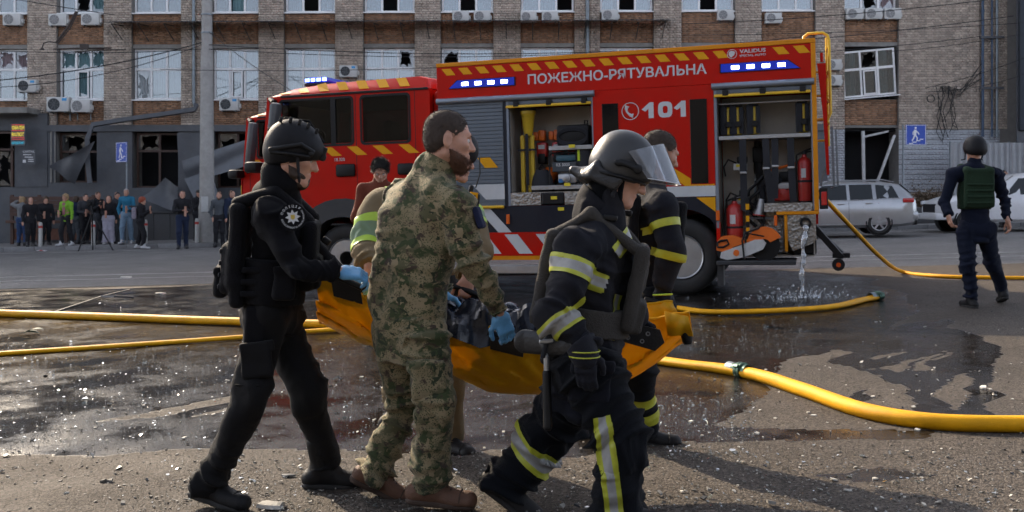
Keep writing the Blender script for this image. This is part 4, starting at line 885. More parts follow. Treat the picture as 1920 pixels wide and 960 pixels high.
tp('phone_symbol', WHT, lambda b: (b.lathe([(.122, 0), (.122, .002), (.112, .002), (.112, 0)], 36, Matrix.Translation((-2.43, -.002, 2.56)) @ Matrix.Rotation(R(90), 4, 'X'), close=True),
   b.tube([(-2.47 + q, -.003, 2.56 + w_) for q, w_ in ((.0, .075), (-.015, .04), (-.01, -.0), (.015, -.035), (.05, -.06), (.08, -.065))], [.03, .022, .014, .014, .022, .03], 8, flat=((0, 1, 0), .12))))
text('maker_name', 'VALIDUS', .05, WHT, front(-.93, 3.265, -.002), TRK, .02, .34); text('maker_name', 'SPECIAL AUTO', .03, WHT, front(-.93, 3.215, -.002), TRK, .015, .34)
tp('maker_emblem', WHT, lambda b: (b.lathe([(.065, 0), (.065, .002), (.058, .002), (.058, 0)], 28, Matrix.Translation((-1.03, -.002, 3.26)) @ Matrix.Rotation(R(90), 4, 'X'), close=True),
   b.prism([(-1.07, 3.29), (-1.04, 3.305), (-1.0, 3.295), (-.985, 3.265), (-1.01, 3.262), (-.995, 3.245), (-1.02, 3.235), (-1.03, 3.215), (-1.06, 3.225), (-1.075, 3.26)], 'y', -.004, -.002)))

# second engine parked behind the first: same cab, plain body
TM2 = TM @ Matrix.Translation((-2.33, 3.1, 0)); T2 = empty('fire_engine'); T2.matrix_world = TM2; tag(T2, 'second red fire engine parked behind the first, its cab front showing', 'fire engine')
for o in CABP:
    if o.parent is TRK: copy_tree(o, T2)
copy_tree(fw, T2)
tp('body', RED_P, lambda b: b.bev(-5.3, 0, 0, W_, .9, 3.3, .02), T2); wheel(RX, .03, .6, par=T2)
tp('chassis', BLK, lambda b: b.box(-8.0, -.1, .75, 1.75, .55, .89), T2)

# --- equipment that can be lifted out of the lockers
def tthing(name, label, cat, loc, rz=0, group=None):
    t = empty(name); t.matrix_world = TM @ Matrix.Translation(loc) @ Matrix.Rotation(rz, 4, 'Z'); return tag(t, label, cat, group)
REDT = mat('tool_red', (.45, .02, .015), .4, coat=.3); ORT = mat('tool_orange', (.75, .15, .015), .4, var=.06); LGR = mat('tool_light_grey', (.55, .55, .54), .45); YLT = mat('tool_yellow', (.62, .42, .02), .45, dirt=.25); STRAP = mat('black_webbing', (.012, .013, .018), .8, var=.2)
# tall yellow work lamp
t = tthing('work_lamp', 'tall yellow work lamp standing in the front locker', 'lamp', (-4.0, .2, 1.47))
tp('lamp_head', YLT, lambda b: b.lathe([(.05, .0), (.07, .06), (.1, .3), (.115, .32), (.115, .36), (.0, .36)], 14, Matrix.Translation((.03, 0, .82))), t, 35); tp('lens_ring', BLK, lambda b: b.lathe([(.11, 1.181), (.12, 1.19), (.12, 1.22), (0, 1.23)], 14, Matrix.Translation((.03, 0, 0))), t, 35)
for s_, q in ((-.06, 0), (.08, .02), (.02, .08)): tp('leg', YLT, lambda b: b.bev(s_ - .03, s_ + .03, q - .03, q + .03, 0, .83, .012), t)
tp('strap', STRAP, lambda b: (b.box(.0, .04, -.06, -.045, .1, .85), b.box(-.12, .16, -.062, -.048, .6, .63)), t)
for k in range(4):
    lb = ('first cordless tool from the yellow lamp', 'second cordless tool from the yellow lamp', 'third cordless tool, its body hanging nearest the black case', 'orange battery left of the lamp head')[k]
    if k == 3: continue
    x_ = -3.83 + k * .235
    t = tthing('cordless_tool', lb + ', red with orange battery', 'power tool', (x_, .45, 1.98), 0, 'cordless tools hung in the front locker')
    tp('battery', ORT, lambda b: (b.bev(-.05, .05, -.06, .06, .24, .4, .02), b.bev(-.13, -.055, -.05, .05, .25, .38, .02)), t, 35); tp('housing', REDT, lambda b: b.bev(-.08, .08, -.07, .07, .0, .22, .03), t, 35); tp('nameplate', WHT, lambda b: b.box(-.05, .05, -.073, -.0705, .12, .18), t); tp('nose', BLK, lambda b: b.bev(-.06, .06, -.08, .06, -.1, .06, .025), t, 35)
t = tthing('tool_case', 'black coiled cable case on the upper shelf of the front locker', 'case', (-3.3, .3, 2.122)); tp('case', BLK, lambda b: b.bev(-.24, .24, -.15, .2, 0, .3, .04), t, 35)
tp('coil', STRAP, lambda b: [b.tube([(.21 * math.cos(a_ * .35) * 1.05, -.16, .15 + .11 * math.sin(a_ * .35) - .02 * k) for a_ in range(19)], .016, 5) for k in range(3)], t, 40); tp('handle', BLK, lambda b: b.tube([(.15, 0, .3), (.15, 0, .36), (.19, 0, .36), (.19, 0, .3)], .012, 5), t)
t = tthing('generator', 'blue-grey portable generator marked KS 3000 in the front locker', 'generator', (-3.42, .25, 1.562))
tp('frame', BLK, lambda b: [b.tube([(-.22, y_, .0), (-.22, y_, .42), (-.18, y_, .46), (.2, y_, .46), (.24, y_, .42), (.24, y_, 0), (-.22, y_, 0)], .014, 6) for y_ in (-.14, .2)], t, 40)
tp('tank', mat('generator_blue', (.05, .13, .17), .4), lambda b: b.bev(-.14, .18, -.1, .16, .34, .44, .03), t, 35); tp('control_panel', mat('panel_grey', (.04, .05, .06), .5), lambda b: b.bev(-.18, .2, -.135, -.08, .19, .33, .01), t); text('lettering', 'KS 3000', .045, PW, front(-.12, .27, -.137), t, .01, .2)
tp('engine', ALU, lambda b: (b.bev(-.12, .16, -.08, .14, .02, .17, .03), b.lathe([(.06, 0), (.06, .05), (.03, .06), (0, .06)], 14, Matrix.Translation((.02, -.08, .1)) @ Matrix.Rotation(R(90), 4, 'X'))), t, 35); tp('hose_clip', mat('valve_blue', (.03, .15, .35), .4), lambda b: b.bev(-.1, -.02, -.12, -.085, .03, .09, .01), t)
t = tthing('folded_jacket', 'dark folded jacket with yellow stripes behind the generator', 'jacket', (-3.12, .25, 1.9)); tp('cloth', STRAP, lambda b: b.grid(lambda u, v: (-.14 + .3 * u, -.12 + .02 * math.sin(u * 9), .2 - .3 * v + .03 * math.sin(u * 7 + v * 5)), 10, 8), t, 60, thick=.05); tp('reflective_strip', mat('hi_vis', (.6, .75, .02), .5), lambda b: (b.box(-.1, -.06, -.16, -.148, .0, .16), b.box(.1, .14, -.16, -.148, -.05, .14)), t)
for k in range(2):
    t = tthing('traffic_cone', ('orange float ball behind the yellow lamp legs', 'orange float ball just left of the generator')[k], 'float', (-3.9 + .16 * k, .47, 1.65 + .06 * k)); t.name = 'float_ball'
    tp('ball', ORT, lambda b: b.lathe([(.13 * math.sin(R(q * 15)), -.13 * math.cos(R(q * 15))) for q in range(13)], 18, Matrix.Rotation(R(30), 4, 'Y')), t, 60); tp('lug', BLK, lambda b: b.lathe([(.025, .12), (.025, .16), (0, .16)], 8), t)
t = tthing('tool_bag', 'black tool bag on the floor of the front locker', 'bag', (-3.78, .2, 1.472)); tp('bag', STRAP, lambda b: b.grid(lambda u, v: (.17 * math.cos(u * 6.283) * (1 - .5 * v ** 3) * (1 + .05 * math.sin(9 * u)), .1 * math.sin(u * 6.283) * (1 - .5 * v ** 3), .32 * v), 18, 7), t, 60, thick=.02); tp('handle', STRAP, lambda b: b.tube([(-.06, 0, .31), (0, 0, .4), (.06, 0, .31)], .012, 5), t)
t = tthing('pry_rod', 'thin red rod leaning in the front locker', 'rod', (-3.03, .3, 1.56)); tp('rod', REDT, lambda b: b.tube([(.0, 0, 0), (-.05, .1, 1.13)], .012, 6), t); tp('tip', BLK, lambda b: b.tube([(-.05, .1, 1.131), (-.052, .104, 1.15)], .016, 6), t)
# rear locker
def extinguisher(loc, h, r, label):
    t = tthing('fire_extinguisher', label, 'fire extinguisher', loc, 0, 'fire extinguishers in the rear locker')
    tp('cylinder', REDT, lambda b: b.lathe([(r * .95, 0), (r, .02), (r, h * .82), (r * .8, h * .9), (r * .35, h * .95), (r * .3, h)], 20), t, 40); tp('base_ring', BLK, lambda b: b.lathe([(r * .96, -.02), (r * .96, -.001)], 20), t, 40)
    tp('valve', BLK, lambda b: (b.bev(-.03, .03, -.03, .03, h, h + .05, .01), b.tube([(0, 0, h + .05), (.09, 0, h + .08)], .012, 5), b.tube([(0, 0, h + .03), (.09, 0, h + .04)], .01, 5)), t); tp('hose', BLK, lambda b: b.tube([(-.03, 0, h + .03), (-.1, 0, h), (-r - .02, 0, h * .7), (-r - .03, 0, h * .2)], .014, 6), t, 40)
    tp('label', PW, lambda b: b.grid(lambda u, v: ((r + .002) * math.sin(R(-30 + 40 * u)), -(r + .002) * math.cos(R(-30 + 40 * u)), h * (.5 + .2 * v)), 6, 1), t); tp('strap', STRAP, lambda b: b.lathe([(r + .004, h * .4), (r + .004, h * .4 + .03)], 20, close=True), t)
extinguisher((-1.06, .18, .66), .62, .11, 'tall red fire extinguisher beside the striped post in the rear locker'); extinguisher((-.13, .25, 1.262), .62, .09, 'red fire extinguisher strapped at the rear edge of the locker')
b = MB(); 
def stripes(b):
    for k in range(9): b.cur = k % 2; b.box(-.9, -.855, .03, .06, .6 + k * .08, .68 + k * .08)
tp('hazard_post', [BLK, YEL], stripes)
AIRB = mat('air_bottle', (.02, .02, .022), .4, var=.1)
for k, (x_, lb) in enumerate(((-1.13, 'first yellow and black breathing cylinder in the rear locker'), (-1.0, 'second yellow and black breathing cylinder in the rear locker'), (-.78, 'middle breathing cylinder alone on the rail'), (-.14, 'breathing cylinder at the rear edge of the locker'))):
    t = tthing('breathing_cylinder', lb, 'air cylinder', (x_, .25, 2.162), 0, 'breathing cylinders')
    tp('bottle', YLT, lambda b: b.lathe([(.03, 0), (.07, .03), (.075, .1), (.075, .36), (.05, .42), (.02, .44)], 16), t, 40)
    tp('harness', STRAP, lambda b: (b.bev(-.09, -.0, -.095, -.07, .02, .42, .012), b.bev(.03, .09, -.092, -.06, .03, .4, .012), b.bev(-.07, .06, -.1, .1, .4, .46, .02)), t, 35); tp('valve', BLK, lambda b: b.bev(-.02, .06, -.12, -.095, .12, .2, .01), t)
for k, (x_, za, zb, sw) in enumerate(((-.92, 1.15, 2.14, .0), (-.62, 1.25, 2.14, .06), (-.5, 1.3, 2.14, -.02), (-.3, 1.25, 2.14, .02))):
    t = tthing('hanging_strap', ('black strap hanging over the striped post', 'black strap hanging in the middle of the rear locker', 'black strap beside the chainsaw engine', 'black strap nearest the strapped extinguisher')[k], 'strap', (x_, .05, za), 0, 'hanging straps')
    h_ = zb - za; tp('webbing', STRAP, lambda b: b.grid(lambda u, v: (-.045 + .09 * u + sw * (1 - v) ** 2, -.02 + .01 * math.sin(v * 6 + k), h_ * v), 2, 12), t, 60, thick=.008); tp('buckle', ALU, lambda b: b.bev(-.045, .045, -.05, -.03, h_ * .5, h_ * .5 + .03, .008), t)
for k, (x_, z_) in enumerate(((-.98, 1.7), (-.96, 1.24))):
    t = tthing('tool_holder', ('white bracket box with yellow label, upper', 'white bracket box with yellow label, lower')[k] + ' in the rear locker', 'tool holder', (x_, .3, z_), 0, 'tool holders'); tp('box', LGR, lambda b: b.bev(-.09, .09, -.06, .1, 0, .09, .01), t); tp('sticker', STK, lambda b: b.box(-.05, .07, -.063, -.061, .045, .08), t); tp('gadget', BLK, lambda b: (b.tube([(-.05, 0, .1), (-.16, 0, .15), (-.22, 0, .05), (-.2, 0, -.08)], .012, 6), b.bev(-.04, .1, -.03, .06, .095, .19, .02)), t, 40)
t = tthing('grease_gun', 'dark hydraulic spreader hanging on the locker back wall', 'tool', (-.75, .5, 1.4)); t.name = 'hydraulic_spreader'; tp('body', BLK, lambda b: (b.tube([(0, 0, .7), (0, 0, .3), (.02, 0, 0)], [.05, .06, .03], 8), b.bev(-.07, .07, -.06, .06, .4, .62, .02)), t, 40); tp('jaw', STEEL, lambda b: (b.tube([(-.03, 0, .3), (-.06, 0, -.2)], .018, 6), b.tube([(.03, 0, .3), (.05, 0, -.2)], .018, 6)), t)
t = tthing('chainsaw', 'orange chainsaw on the tread plate of the rear locker', 'chainsaw', (-.42, .3, 1.262)); tp('engine', REDT, lambda b: (b.bev(-.14, .14, -.1, .1, 0, .16, .04), b.lathe([(.08, 0), (.08, .04), (0, .05)], 16, Matrix.Translation((0, -.1, .09)) @ Matrix.Rotation(R(90), 4, 'X'))), t, 35); tp('top_cover', LGR, lambda b: b.bev(-.1, .12, -.09, .09, .161, .25, .03), t, 35); tp('handle', ORT, lambda b: b.tube([(-.18, 0, .42), (.0, 0, .46), (.2, 0, .52), (.1, 0, .38)], .02, 6), t, 40); tp('guard', BLK, lambda b: (b.bev(-.05, .12, -.06, .06, .26, .4, .03), b.tube([(-.14, -.05, .1), (-.3, -.05, .3), (-.36, -.05, .02), (-.2, -.05, -.1)], .014, 6)), t, 40)
t = tthing('rubber_sheath', 'black hoses and rubber sheath tangled in the rear locker', 'hose', (-.58, .3, 1.0)); tp('hose', BLK, lambda b: [b.tube([(-.2 + .12 * math.sin(q * .9 + k), -.05 * k, .55 - q * .09 + .03 * k) for q in range(8)], .022, 6) for k in range(3)], t, 40); tp('sheath', STRAP, lambda b: b.tube([(.05, 0, .4), (.1, -.05, .55), (.0, -.1, .6), (-.12, -.05, .48), (-.1, 0, .25), (-.12, 0, -.1)], [.05, .06, .05, .05, .04, .02], 7), t, 40)
t = tthing('hose_nozzle', 'grey branch pipe nozzle with red band in the rear locker', 'nozzle', (-.72, .2, 1.12)); tp('barrel', ALU, lambda b: b.tube([(.02, 0, .18), (0, 0, .05), (-.02, 0, -.04)], [.04, .055, .08], 12), t, 40); tp('band', REDT, lambda b: b.tube([(-.018, 0, -.03), (-.02, 0, -.045)], .083, 12), t, 40)
# cut-off saw on the step
t = tthing('cutoff_saw', 'orange and white petrol cut-off saw lying on the rear step', 'cut-off saw', (-.9, -.06, .5)); t.scale = (.8, .8, .85)
ty = -.03
tp('engine_cover', ORT, lambda b: b.prism([(-.48, .16), (-.46, .3), (-.38, .37), (-.2, .38), (-.05, .33), (-.02, .26), (-.2, .2), (-.3, .12), (-.42, .1)], 'y', -.12, .1), t, 35)
tp('rear_handle', BLK, lambda b: b.tube([(-.46, -.13, .27), (-.4, -.135, .3), (-.3, -.135, .31), (-.27, -.13, .25), (-.36, -.13, .2), (-.45, -.13, .2), (-.46, -.13, .27)], .018, 6), t, 40)
tp('crankcase', LGR, lambda b: b.prism([(-.42, .03), (-.3, .0), (-.1, .03), (.05, .07), (.28, .16), (.33, .25), (.28, .31), (.15, .31), (-.1, .22), (-.25, .17), (-.4, .12)], 'y', -.15, .02), t, 35)
tp('starter', ORT, lambda b: b.lathe([(.05, 0), (.05, .01), (0, .012)], 16, Matrix.Translation((-.15, -.151, .11)) @ Matrix.Rotation(R(90), 4, 'X')), t); tp('front_foot', BLK, lambda b: b.prism([(-.48, .15), (-.4, .13), (-.28, -.0), (-.4, 0), (-.46, .06)], 'y', -.13, .08), t)
tp('blade_guard', ORT, lambda b: b.prism(arch_pts(.3, .22, .29, 25, 190, 14) + arch_pts(.3, .22, .1, 190, 25, 6), 'y', -.05, .06), t, 35); tp('blade', BLK, lambda b: b.lathe([(.25, -.006), (.25, .006)], 32, Matrix.Translation((.3, .0, .22)) @ Matrix.Rotation(R(90), 4, 'X')), t); tp('loop_handle', BLK, lambda b: (b.tube([(-.02, -.17, .0), (-.05, -.17, .3), (.0, -.17, .42), (.2, -.06, .48), (.28, -.02, .55)], .016, 6), b.tube([(.0, -.17, .42), (.3, -.08, .36)], .012, 6)), t, 40)

# ================================================================== FIGURES: bodies and clothes grown from distance fields, one continuous surface each
def V3(*a): return np.array(a, np.float64)
def nrm(v): v = np.asarray(v, float); return v / (np.linalg.norm(v) + 1e-12)
def prim_bounds(p):
    t = p[0].lstrip('-&')
    if t == 'c': r = max(p[3], p[4]); lo = np.minimum(p[1], p[2]) - r; hi = np.maximum(p[1], p[2]) + r
    elif t == 'e': r = max(p[3]); lo = np.asarray(p[1]) - r; hi = np.asarray(p[1]) + r
    elif t == 'b': r = float(np.linalg.norm(p[3])) + p[4]; lo = np.asarray(p[1]) - r; hi = np.asarray(p[1]) + r
    return lo, hi
def field_mesh(prims, vox, cuts=()):
    """prims: ('c',a,b,ra,rb,k[,flatdir,factor]) tapered capsule; ('e',c,axes,radii,k) ellipsoid; ('b',c,axes,half,round,k) box.
    '-' in front carves. cuts: (point, normal) keep the side the normal points away from."""
    L = [prim_bounds(p) for p in prims if p[0][0] != '-']
    lo = np.min([l for l, h in L], 0) - 4 * vox; hi = np.max([h for l, h in L], 0) + 4 * vox
    dims = np.ceil((hi - lo) / vox).astype(int) + 1
    D = np.full(dims, .3, np.float32)
    for p in prims:
        t = p[0]; kind = t.lstrip('-'); k = float(p[5] if kind in 'cb' else p[4])
        l, h = prim_bounds(p); pad = k * 1.2 + 4 * vox
        i0 = np.clip(((l - pad - lo) / vox).astype(int), 0, dims - 1); i1 = np.clip(np.ceil((h + pad - lo) / vox).astype(int) + 1, 1, dims)
        if (i1 <= i0).any(): continue
        ax = [(lo[q] + vox * np.arange(i0[q], i1[q])).astype(np.float32) for q in range(3)]
        X, Y, Z = ax[0][:, None, None], ax[1][None, :, None], ax[2][None, None, :]
        if kind == 'c':
            a, b_, ra, rb = p[1], p[2], p[3], p[4]; ab = np.asarray(b_) - np.asarray(a); L2 = float(ab @ ab) + 1e-12
            px, py, pz = X - a[0], Y - a[1], Z - a[2]
            t_ = np.clip((px * ab[0] + py * ab[1] + pz * ab[2]) / L2, 0, 1)
            qx, qy, qz = px - t_ * ab[0], py - t_ * ab[1], pz - t_ * ab[2]
            d2 = qx * qx + qy * qy + qz * qz
            if len(p) > 6:
                n = nrm(p[6]); f = p[7]; w = qx * n[0] + qy * n[1] + qz * n[2]; d2 = d2 + w * w * (1 / (f * f) - 1)
            d = np.sqrt(np.maximum(d2, 0)) - (ra + (rb - ra) * t_)
        elif kind == 'e':
            c, A, r = p[1], p[2], p[3]; px, py, pz = X - c[0], Y - c[1], Z - c[2]
            q = 0
            for n, rr in zip(A, r): q = q + ((px * n[0] + py * n[1] + pz * n[2]) / rr) ** 2
            d = (np.sqrt(q) - 1) * min(r)
        else:
            c, A, hf, rd = p[1], p[2], p[3], p[4]; px, py, pz = X - c[0], Y - c[1], Z - c[2]
            o2 = 0; ins = -9
            for n, hh in zip(A, hf):
                q = np.abs(px * n[0] + py * n[1] + pz * n[2]) - (hh - rd); o2 = o2 + np.maximum(q, 0) ** 2; ins = np.maximum(ins, q)
            d = np.sqrt(o2) + np.minimum(ins, 0) - rd
        S_ = D[i0[0]:i1[0], i0[1]:i1[1], i0[2]:i1[2]]
        if t[0] == '-':
            d = -d
            if k > 1e-6: hh = np.clip(.5 - .5 * (d - S_) / k * -1 * -1, 0, 1); hh = np.clip(.5 + .5 * (d - S_) / k, 0, 1); S_[:] = S_ * (1 - hh) + d * hh + k * hh * (1 - hh)
            else: S_[:] = np.maximum(S_, d)
        else:
            if k > 1e-6: hh = np.clip(.5 + .5 * (S_ - d) / k, 0, 1); S_[:] = S_ * (1 - hh) + d * hh - k * hh * (1 - hh)
            else: S_[:] = np.minimum(S_, d)
    if cuts:
        ax = [(lo[q] + vox * np.arange(dims[q])).astype(np.float32) for q in range(3)]; X, Y, Z = ax[0][:, None, None], ax[1][None, :, None], ax[2][None, None, :]
        for cc in cuts:
            c, n = cc[0], nrm(cc[1]); d = (X - c[0]) * n[0] + (Y - c[1]) * n[1] + (Z - c[2]) * n[2]
            if len(cc) > 2: d = np.where((X - c[0]) ** 2 + (Y - c[1]) ** 2 + (Z - c[2]) ** 2 < cc[2] ** 2, d, -1)
            D = np.maximum(D, d)
    return surface_nets(D, lo, vox)
def surface_nets(D, lo, vox):
    s = D < 0
    sm = np.zeros(tuple(np.array(D.shape) - 1), np.uint8)
    C8 = [(i, j, k) for i in (0, 1) for j in (0, 1) for k in (0, 1)]
    sl = lambda A, c: A[c[0]:A.shape[0] - 1 + c[0], c[1]:A.shape[1] - 1 + c[1], c[2]:A.shape[2] - 1 + c[2]]
    for c in C8: sm += sl(s, c)
    mask = (sm > 0) & (sm < 8); idx = np.full(mask.shape, -1, np.int32); ci = np.argwhere(mask); idx[mask] = np.arange(len(ci))
    dv = np.stack([sl(D, c)[mask] for c in C8], 1)
    acc = np.zeros((len(ci), 3)); cnt = np.zeros(len(ci))
    for a in range(8):
        for b_ in range(a + 1, 8):
            if sum(abs(C8[a][q] - C8[b_][q]) for q in range(3)) != 1: continue
            da, db = dv[:, a], dv[:, b_]; cr = (da < 0) != (db < 0); t = np.where(cr, da / np.where(cr, da - db, 1), 0)
            pos = np.array(C8[a])[None] + (np.array(C8[b_]) - np.array(C8[a]))[None] * t[:, None]; acc += pos * cr[:, None]; cnt += cr
    V = lo + (ci + acc / cnt[:, None]) * vox
    F = []
    for ax in range(3):
        u, v = [(1, 2), (2, 0), (0, 1)][ax]
        n0 = [slice(1, -1)] * 3; n0[ax] = slice(0, -1); n1 = list(n0); n1[ax] = slice(1, None)
        A, B = s[tuple(n0)], s[tuple(n1)]
        for flag, rev in ((A & ~B, False), (~A & B, True)):
            e = np.argwhere(flag)
            if not len(e): continue
            off = np.array([1, 1, 1]); off[ax] = 0; e = e + off
            def cell(du, dv_): q = e.copy(); q[:, u] += du; q[:, v] += dv_; return idx[q[:, 0], q[:, 1], q[:, 2]]
            q = np.stack([cell(-1, -1), cell(0, -1), cell(0, 0), cell(-1, 0)], 1)
            F.append(q[:, ::-1] if rev else q)
    F = np.concatenate(F); F = F[(F >= 0).all(1)]
    return V, F
def vnormals(V, F):
    n = np.cross(V[F[:, 2]] - V[F[:, 0]], V[F[:, 3]] - V[F[:, 1]]); N = np.zeros_like(V)
    for k in range(4): np.add.at(N, F[:, k], n)
    return N / (np.linalg.norm(N, axis=1, keepdims=True) + 1e-12)
def relax(V, F, it=1, lam=.5):
    for _ in range(it):
        A = np.zeros_like(V); c = np.zeros(len(V))
        for k in range(4): a, b_ = F[:, k], F[:, (k + 1) % 4]; np.add.at(A, a, V[b_]); np.add.at(A, b_, V[a]); np.add.at(c, a, 1); np.add.at(c, b_, 1)
        V = V + lam * (A / np.maximum(c, 1)[:, None] - V)
    return V
def fold(V, F, limbs, amp, seed):
    """cloth folds: creases that ring the limbs and gather at the joints, plus loose drape"""
    N = vnormals(V, F); rg = np.random.default_rng(seed); best = np.full(len(V), 9.); disp = np.zeros(len(V))
    nz = fnoise(V, 11, seed + 1); nz2 = fnoise(V, 30, seed + 2); nz3 = fnoise(V * np.array([1, 1, .45]), 26, seed + 3)
    for (a, b_, r, w0, w1, mid) in limbs:
        a, b_ = np.asarray(a, float), np.asarray(b_, float); ab = b_ - a; L_ = np.linalg.norm(ab); ax = ab / L_
        pv = V - a; t = np.clip(pv @ ax / L_, 0, 1); q = pv - (t * L_)[:, None] * ax; d = np.linalg.norm(q, axis=1) / r
        e1 = nrm(np.cross(ax, [.3, .9, .2])); e2 = np.cross(ax, e1); ph = np.arctan2(q @ e2, q @ e1)
        env = w0 * np.exp(-(t / .22) ** 2) + w1 * np.exp(-((1 - t) / .25) ** 2) + mid
        p = t * L_ * 2 * math.pi / .085 + 1.3 * np.sin(ph + rg.uniform(0, 6)) + .7 * np.sin(2 * ph + rg.uniform(0, 6)) + 1.6 * nz
        rid = 1 - 1.9 * np.abs(np.sin(p * .5)) ** .8
        patchy = np.clip(.55 + .8 * fnoise(V, 7, seed + 31), .08, 1.6)
        p2 = p * 1.9 + 2.2 * nz2 + 1.5 * np.sin(ph * 2 + 1); rid2 = 1 - 1.9 * np.abs(np.sin(p2 * .5)) ** .7
        dd = env * (rid * .85 + rid2 * .3) * patchy + env * .5 * nz2
        hit = d < best; disp[hit] = dd[hit]; best[hit] = d[hit]
    disp = disp + .34 * nz3 + .3 * (1 - 2 * np.abs(fnoise(V * np.array([1, 1, .5]), 17, seed + 17)))
    return V + N * (np.clip(disp, -1.1, 1.6) * amp * 1.75)[:, None]

def quadobj(name, V, F, m, parent, base, smooth=True, **k):
    return npmesh(name, V - base, F, m, parent, smooth=smooth, **k)
def frame(fwd, up=(0, 0, 1)):
    f = nrm(fwd); u = np.asarray(up, float); u = nrm(u - f * (u @ f)); return f, np.cross(f, u), u      # forward, right, up

def head_prims(H, fr, s=1.0, ears=True):
    f, r, u = fr
    P = lambda a, b_, c: H + (f * a + r * b_ + u * c) * s
    E = (f, r, u); pr = []
    pr.append(('e', P(-.012, 0, .045), E, (.096 * s, .077 * s, .083 * s), .0))
    pr.append(('e', P(.03, 0, -.03), E, (.066 * s, .06 * s, .088 * s), .03 * s))
    for q in (-1, 1):
        pr.append(('c', P(-.01, q * .05, -.055), P(.075, q * .018, -.1), .024 * s, .02 * s, .025 * s))
        pr.append(('e', P(.058, q * .042, -.012), E, (.03 * s, .024 * s, .022 * s), .02 * s))
    pr.append(('e', P(.082, 0, -.098), E, (.02 * s, .024 * s, .02 * s), .02 * s))
    pr.append(('c', P(.082, -.035, .03), P(.082, .035, .03), .014 * s, .014 * s, .015 * s))
    for q in (-1, 1): pr.append(('-e', P(.1, q * .032, .006), E, (.018 * s, .019 * s, .013 * s), .012 * s))
    pr.append(('c', P(.088, 0, .018), P(.113, 0, -.026), .009 * s, .0135 * s, .012 * s))
    for q in (-1, 1): pr.append(('e', P(.1, q * .012, -.03), E, (.012 * s, .008 * s, .008 * s), .008 * s))
    pr.append(('c', P(.093, -.018, -.06), P(.093, .018, -.06), .0085 * s, .0085 * s, .006 * s)); pr.append(('c', P(.091, -.016, -.073), P(.091, .016, -.073), .0095 * s, .0095 * s, .005 * s))
    if ears:
        for q in (-1, 1):
            pr.append(('e', P(-.012, q * .079, -.004), (nrm(f + u * .15), r, nrm(u - f * .15)), (.021 * s, .010 * s, .034 * s), .008 * s))
            pr.append(('-e', P(-.006, q * .088, -.002), (f, r, u), (.011 * s, .006 * s, .02 * s), .004 * s))
    return pr
def hand_prims(Wp, d, n, th, curl=(20, 25, 20), grow=0.0, s=1.0, spread=.06):
    """wrist, finger direction, back-of-hand normal, thumb side"""
    d = nrm(d); n = nrm(np.asarray(n) - d * (np.asarray(n) @ d)); a = np.cross(d, n); a = a if a @ np.asarray(th) > 0 else -a
    W0 = np.asarray(Wp, float); pr = [('c', W0 - d * .03 * s, W0 + d * .02 * s, .029 * s + grow, .031 * s + grow, 0, n, .75), ('b', W0 + d * .055 * s, (d, a, n), (.046 * s + grow, .041 * s + grow, .014 * s + grow), .012 * s, .02 * s)]
    for i, (off, ln) in enumerate(((.031, .92), (.0105, 1.0), (-.0105, .95), (-.031, .78))):
        p = W0 + d * .095 * s + a * off * s; dd = nrm(d + a * off * spread * 20 * .1); rr = .0088 * s + grow
        for seg, cv in zip((.043, .027, .022), curl):
            c_, s_ = math.cos(R(cv)), math.sin(R(cv)); nn = nrm(np.cross(a, dd)); nn = nn if nn @ n < 0 or True else -nn
            if nn @ n > 0 and seg == .043: nn = -nn
            elif seg != .043: nn = prev_nn if False else nn if nn @ pn > 0 else -nn
            nd = dd * c_ + nn * s_; q = p + nd * seg * ln * s
            pr.append(('c', p, q, rr, rr * .9, .006)); pn = nrm(nn * c_ - dd * s_); p, dd, rr = q, nd, rr * .93
    b0 = W0 + d * .028 * s + a * .03 * s; b1 = b0 + nrm(a * .75 + d * .75 - n * .35) * .045 * s; b2 = b1 + nrm(a * .15 + d * .9 - n * .4) * .03 * s; b3 = b2 + nrm(d - a * .1 - n * .5) * .024 * s
    pr += [('c', b0, b1, .014 * s + grow, .0115 * s + grow, .012), ('c', b1, b2, .0115 * s + grow, .0105 * s + grow, .005), ('c', b2, b3, .0105 * s + grow, .009 * s + grow, .004)]
    return pr

def skin_mat(name, col):
    if name in _M: return _M[name]
    m = mat(name, col, .48, var=.14, scale=22, bump=.12, bscale=260, spec=.4); b = m.node_tree.nodes['Principled BSDF']
    b.inputs['Subsurface Weight'].default_value = .12; b.inputs['Subsurface Radius'].default_value = (.012, .004, .002); return m
def cloth(name, col, var=.18, rough=.85, bump=.35, bscale=420, sheen=.04, dirt=0, dirtcol=(.08, .07, .06), wrinkle=.45):
    return mat(name, col, rough, wrinkle=wrinkle, var=var, scale=7, bump=bump, bscale=bscale, spec=.12, sheen=sheen, dirt=dirt, dirtcol=dirtcol)
SKIN = skin_mat('skin', (.5, .27, .19)); SKIN2 = skin_mat('skin_tan', (.42, .22, .15)); EYEW = mat('eye', (.5, .48, .45), .2); EYEB = mat('iris', (.03, .025, .02), .15)
GLOVEB = mat('nitrile_blue', (.13, .36, .62), .4, var=.08, scale=30, bump=.25, bscale=60); GLOVEK = cloth('black_glove', (.013, .014, .02), rough=.6)

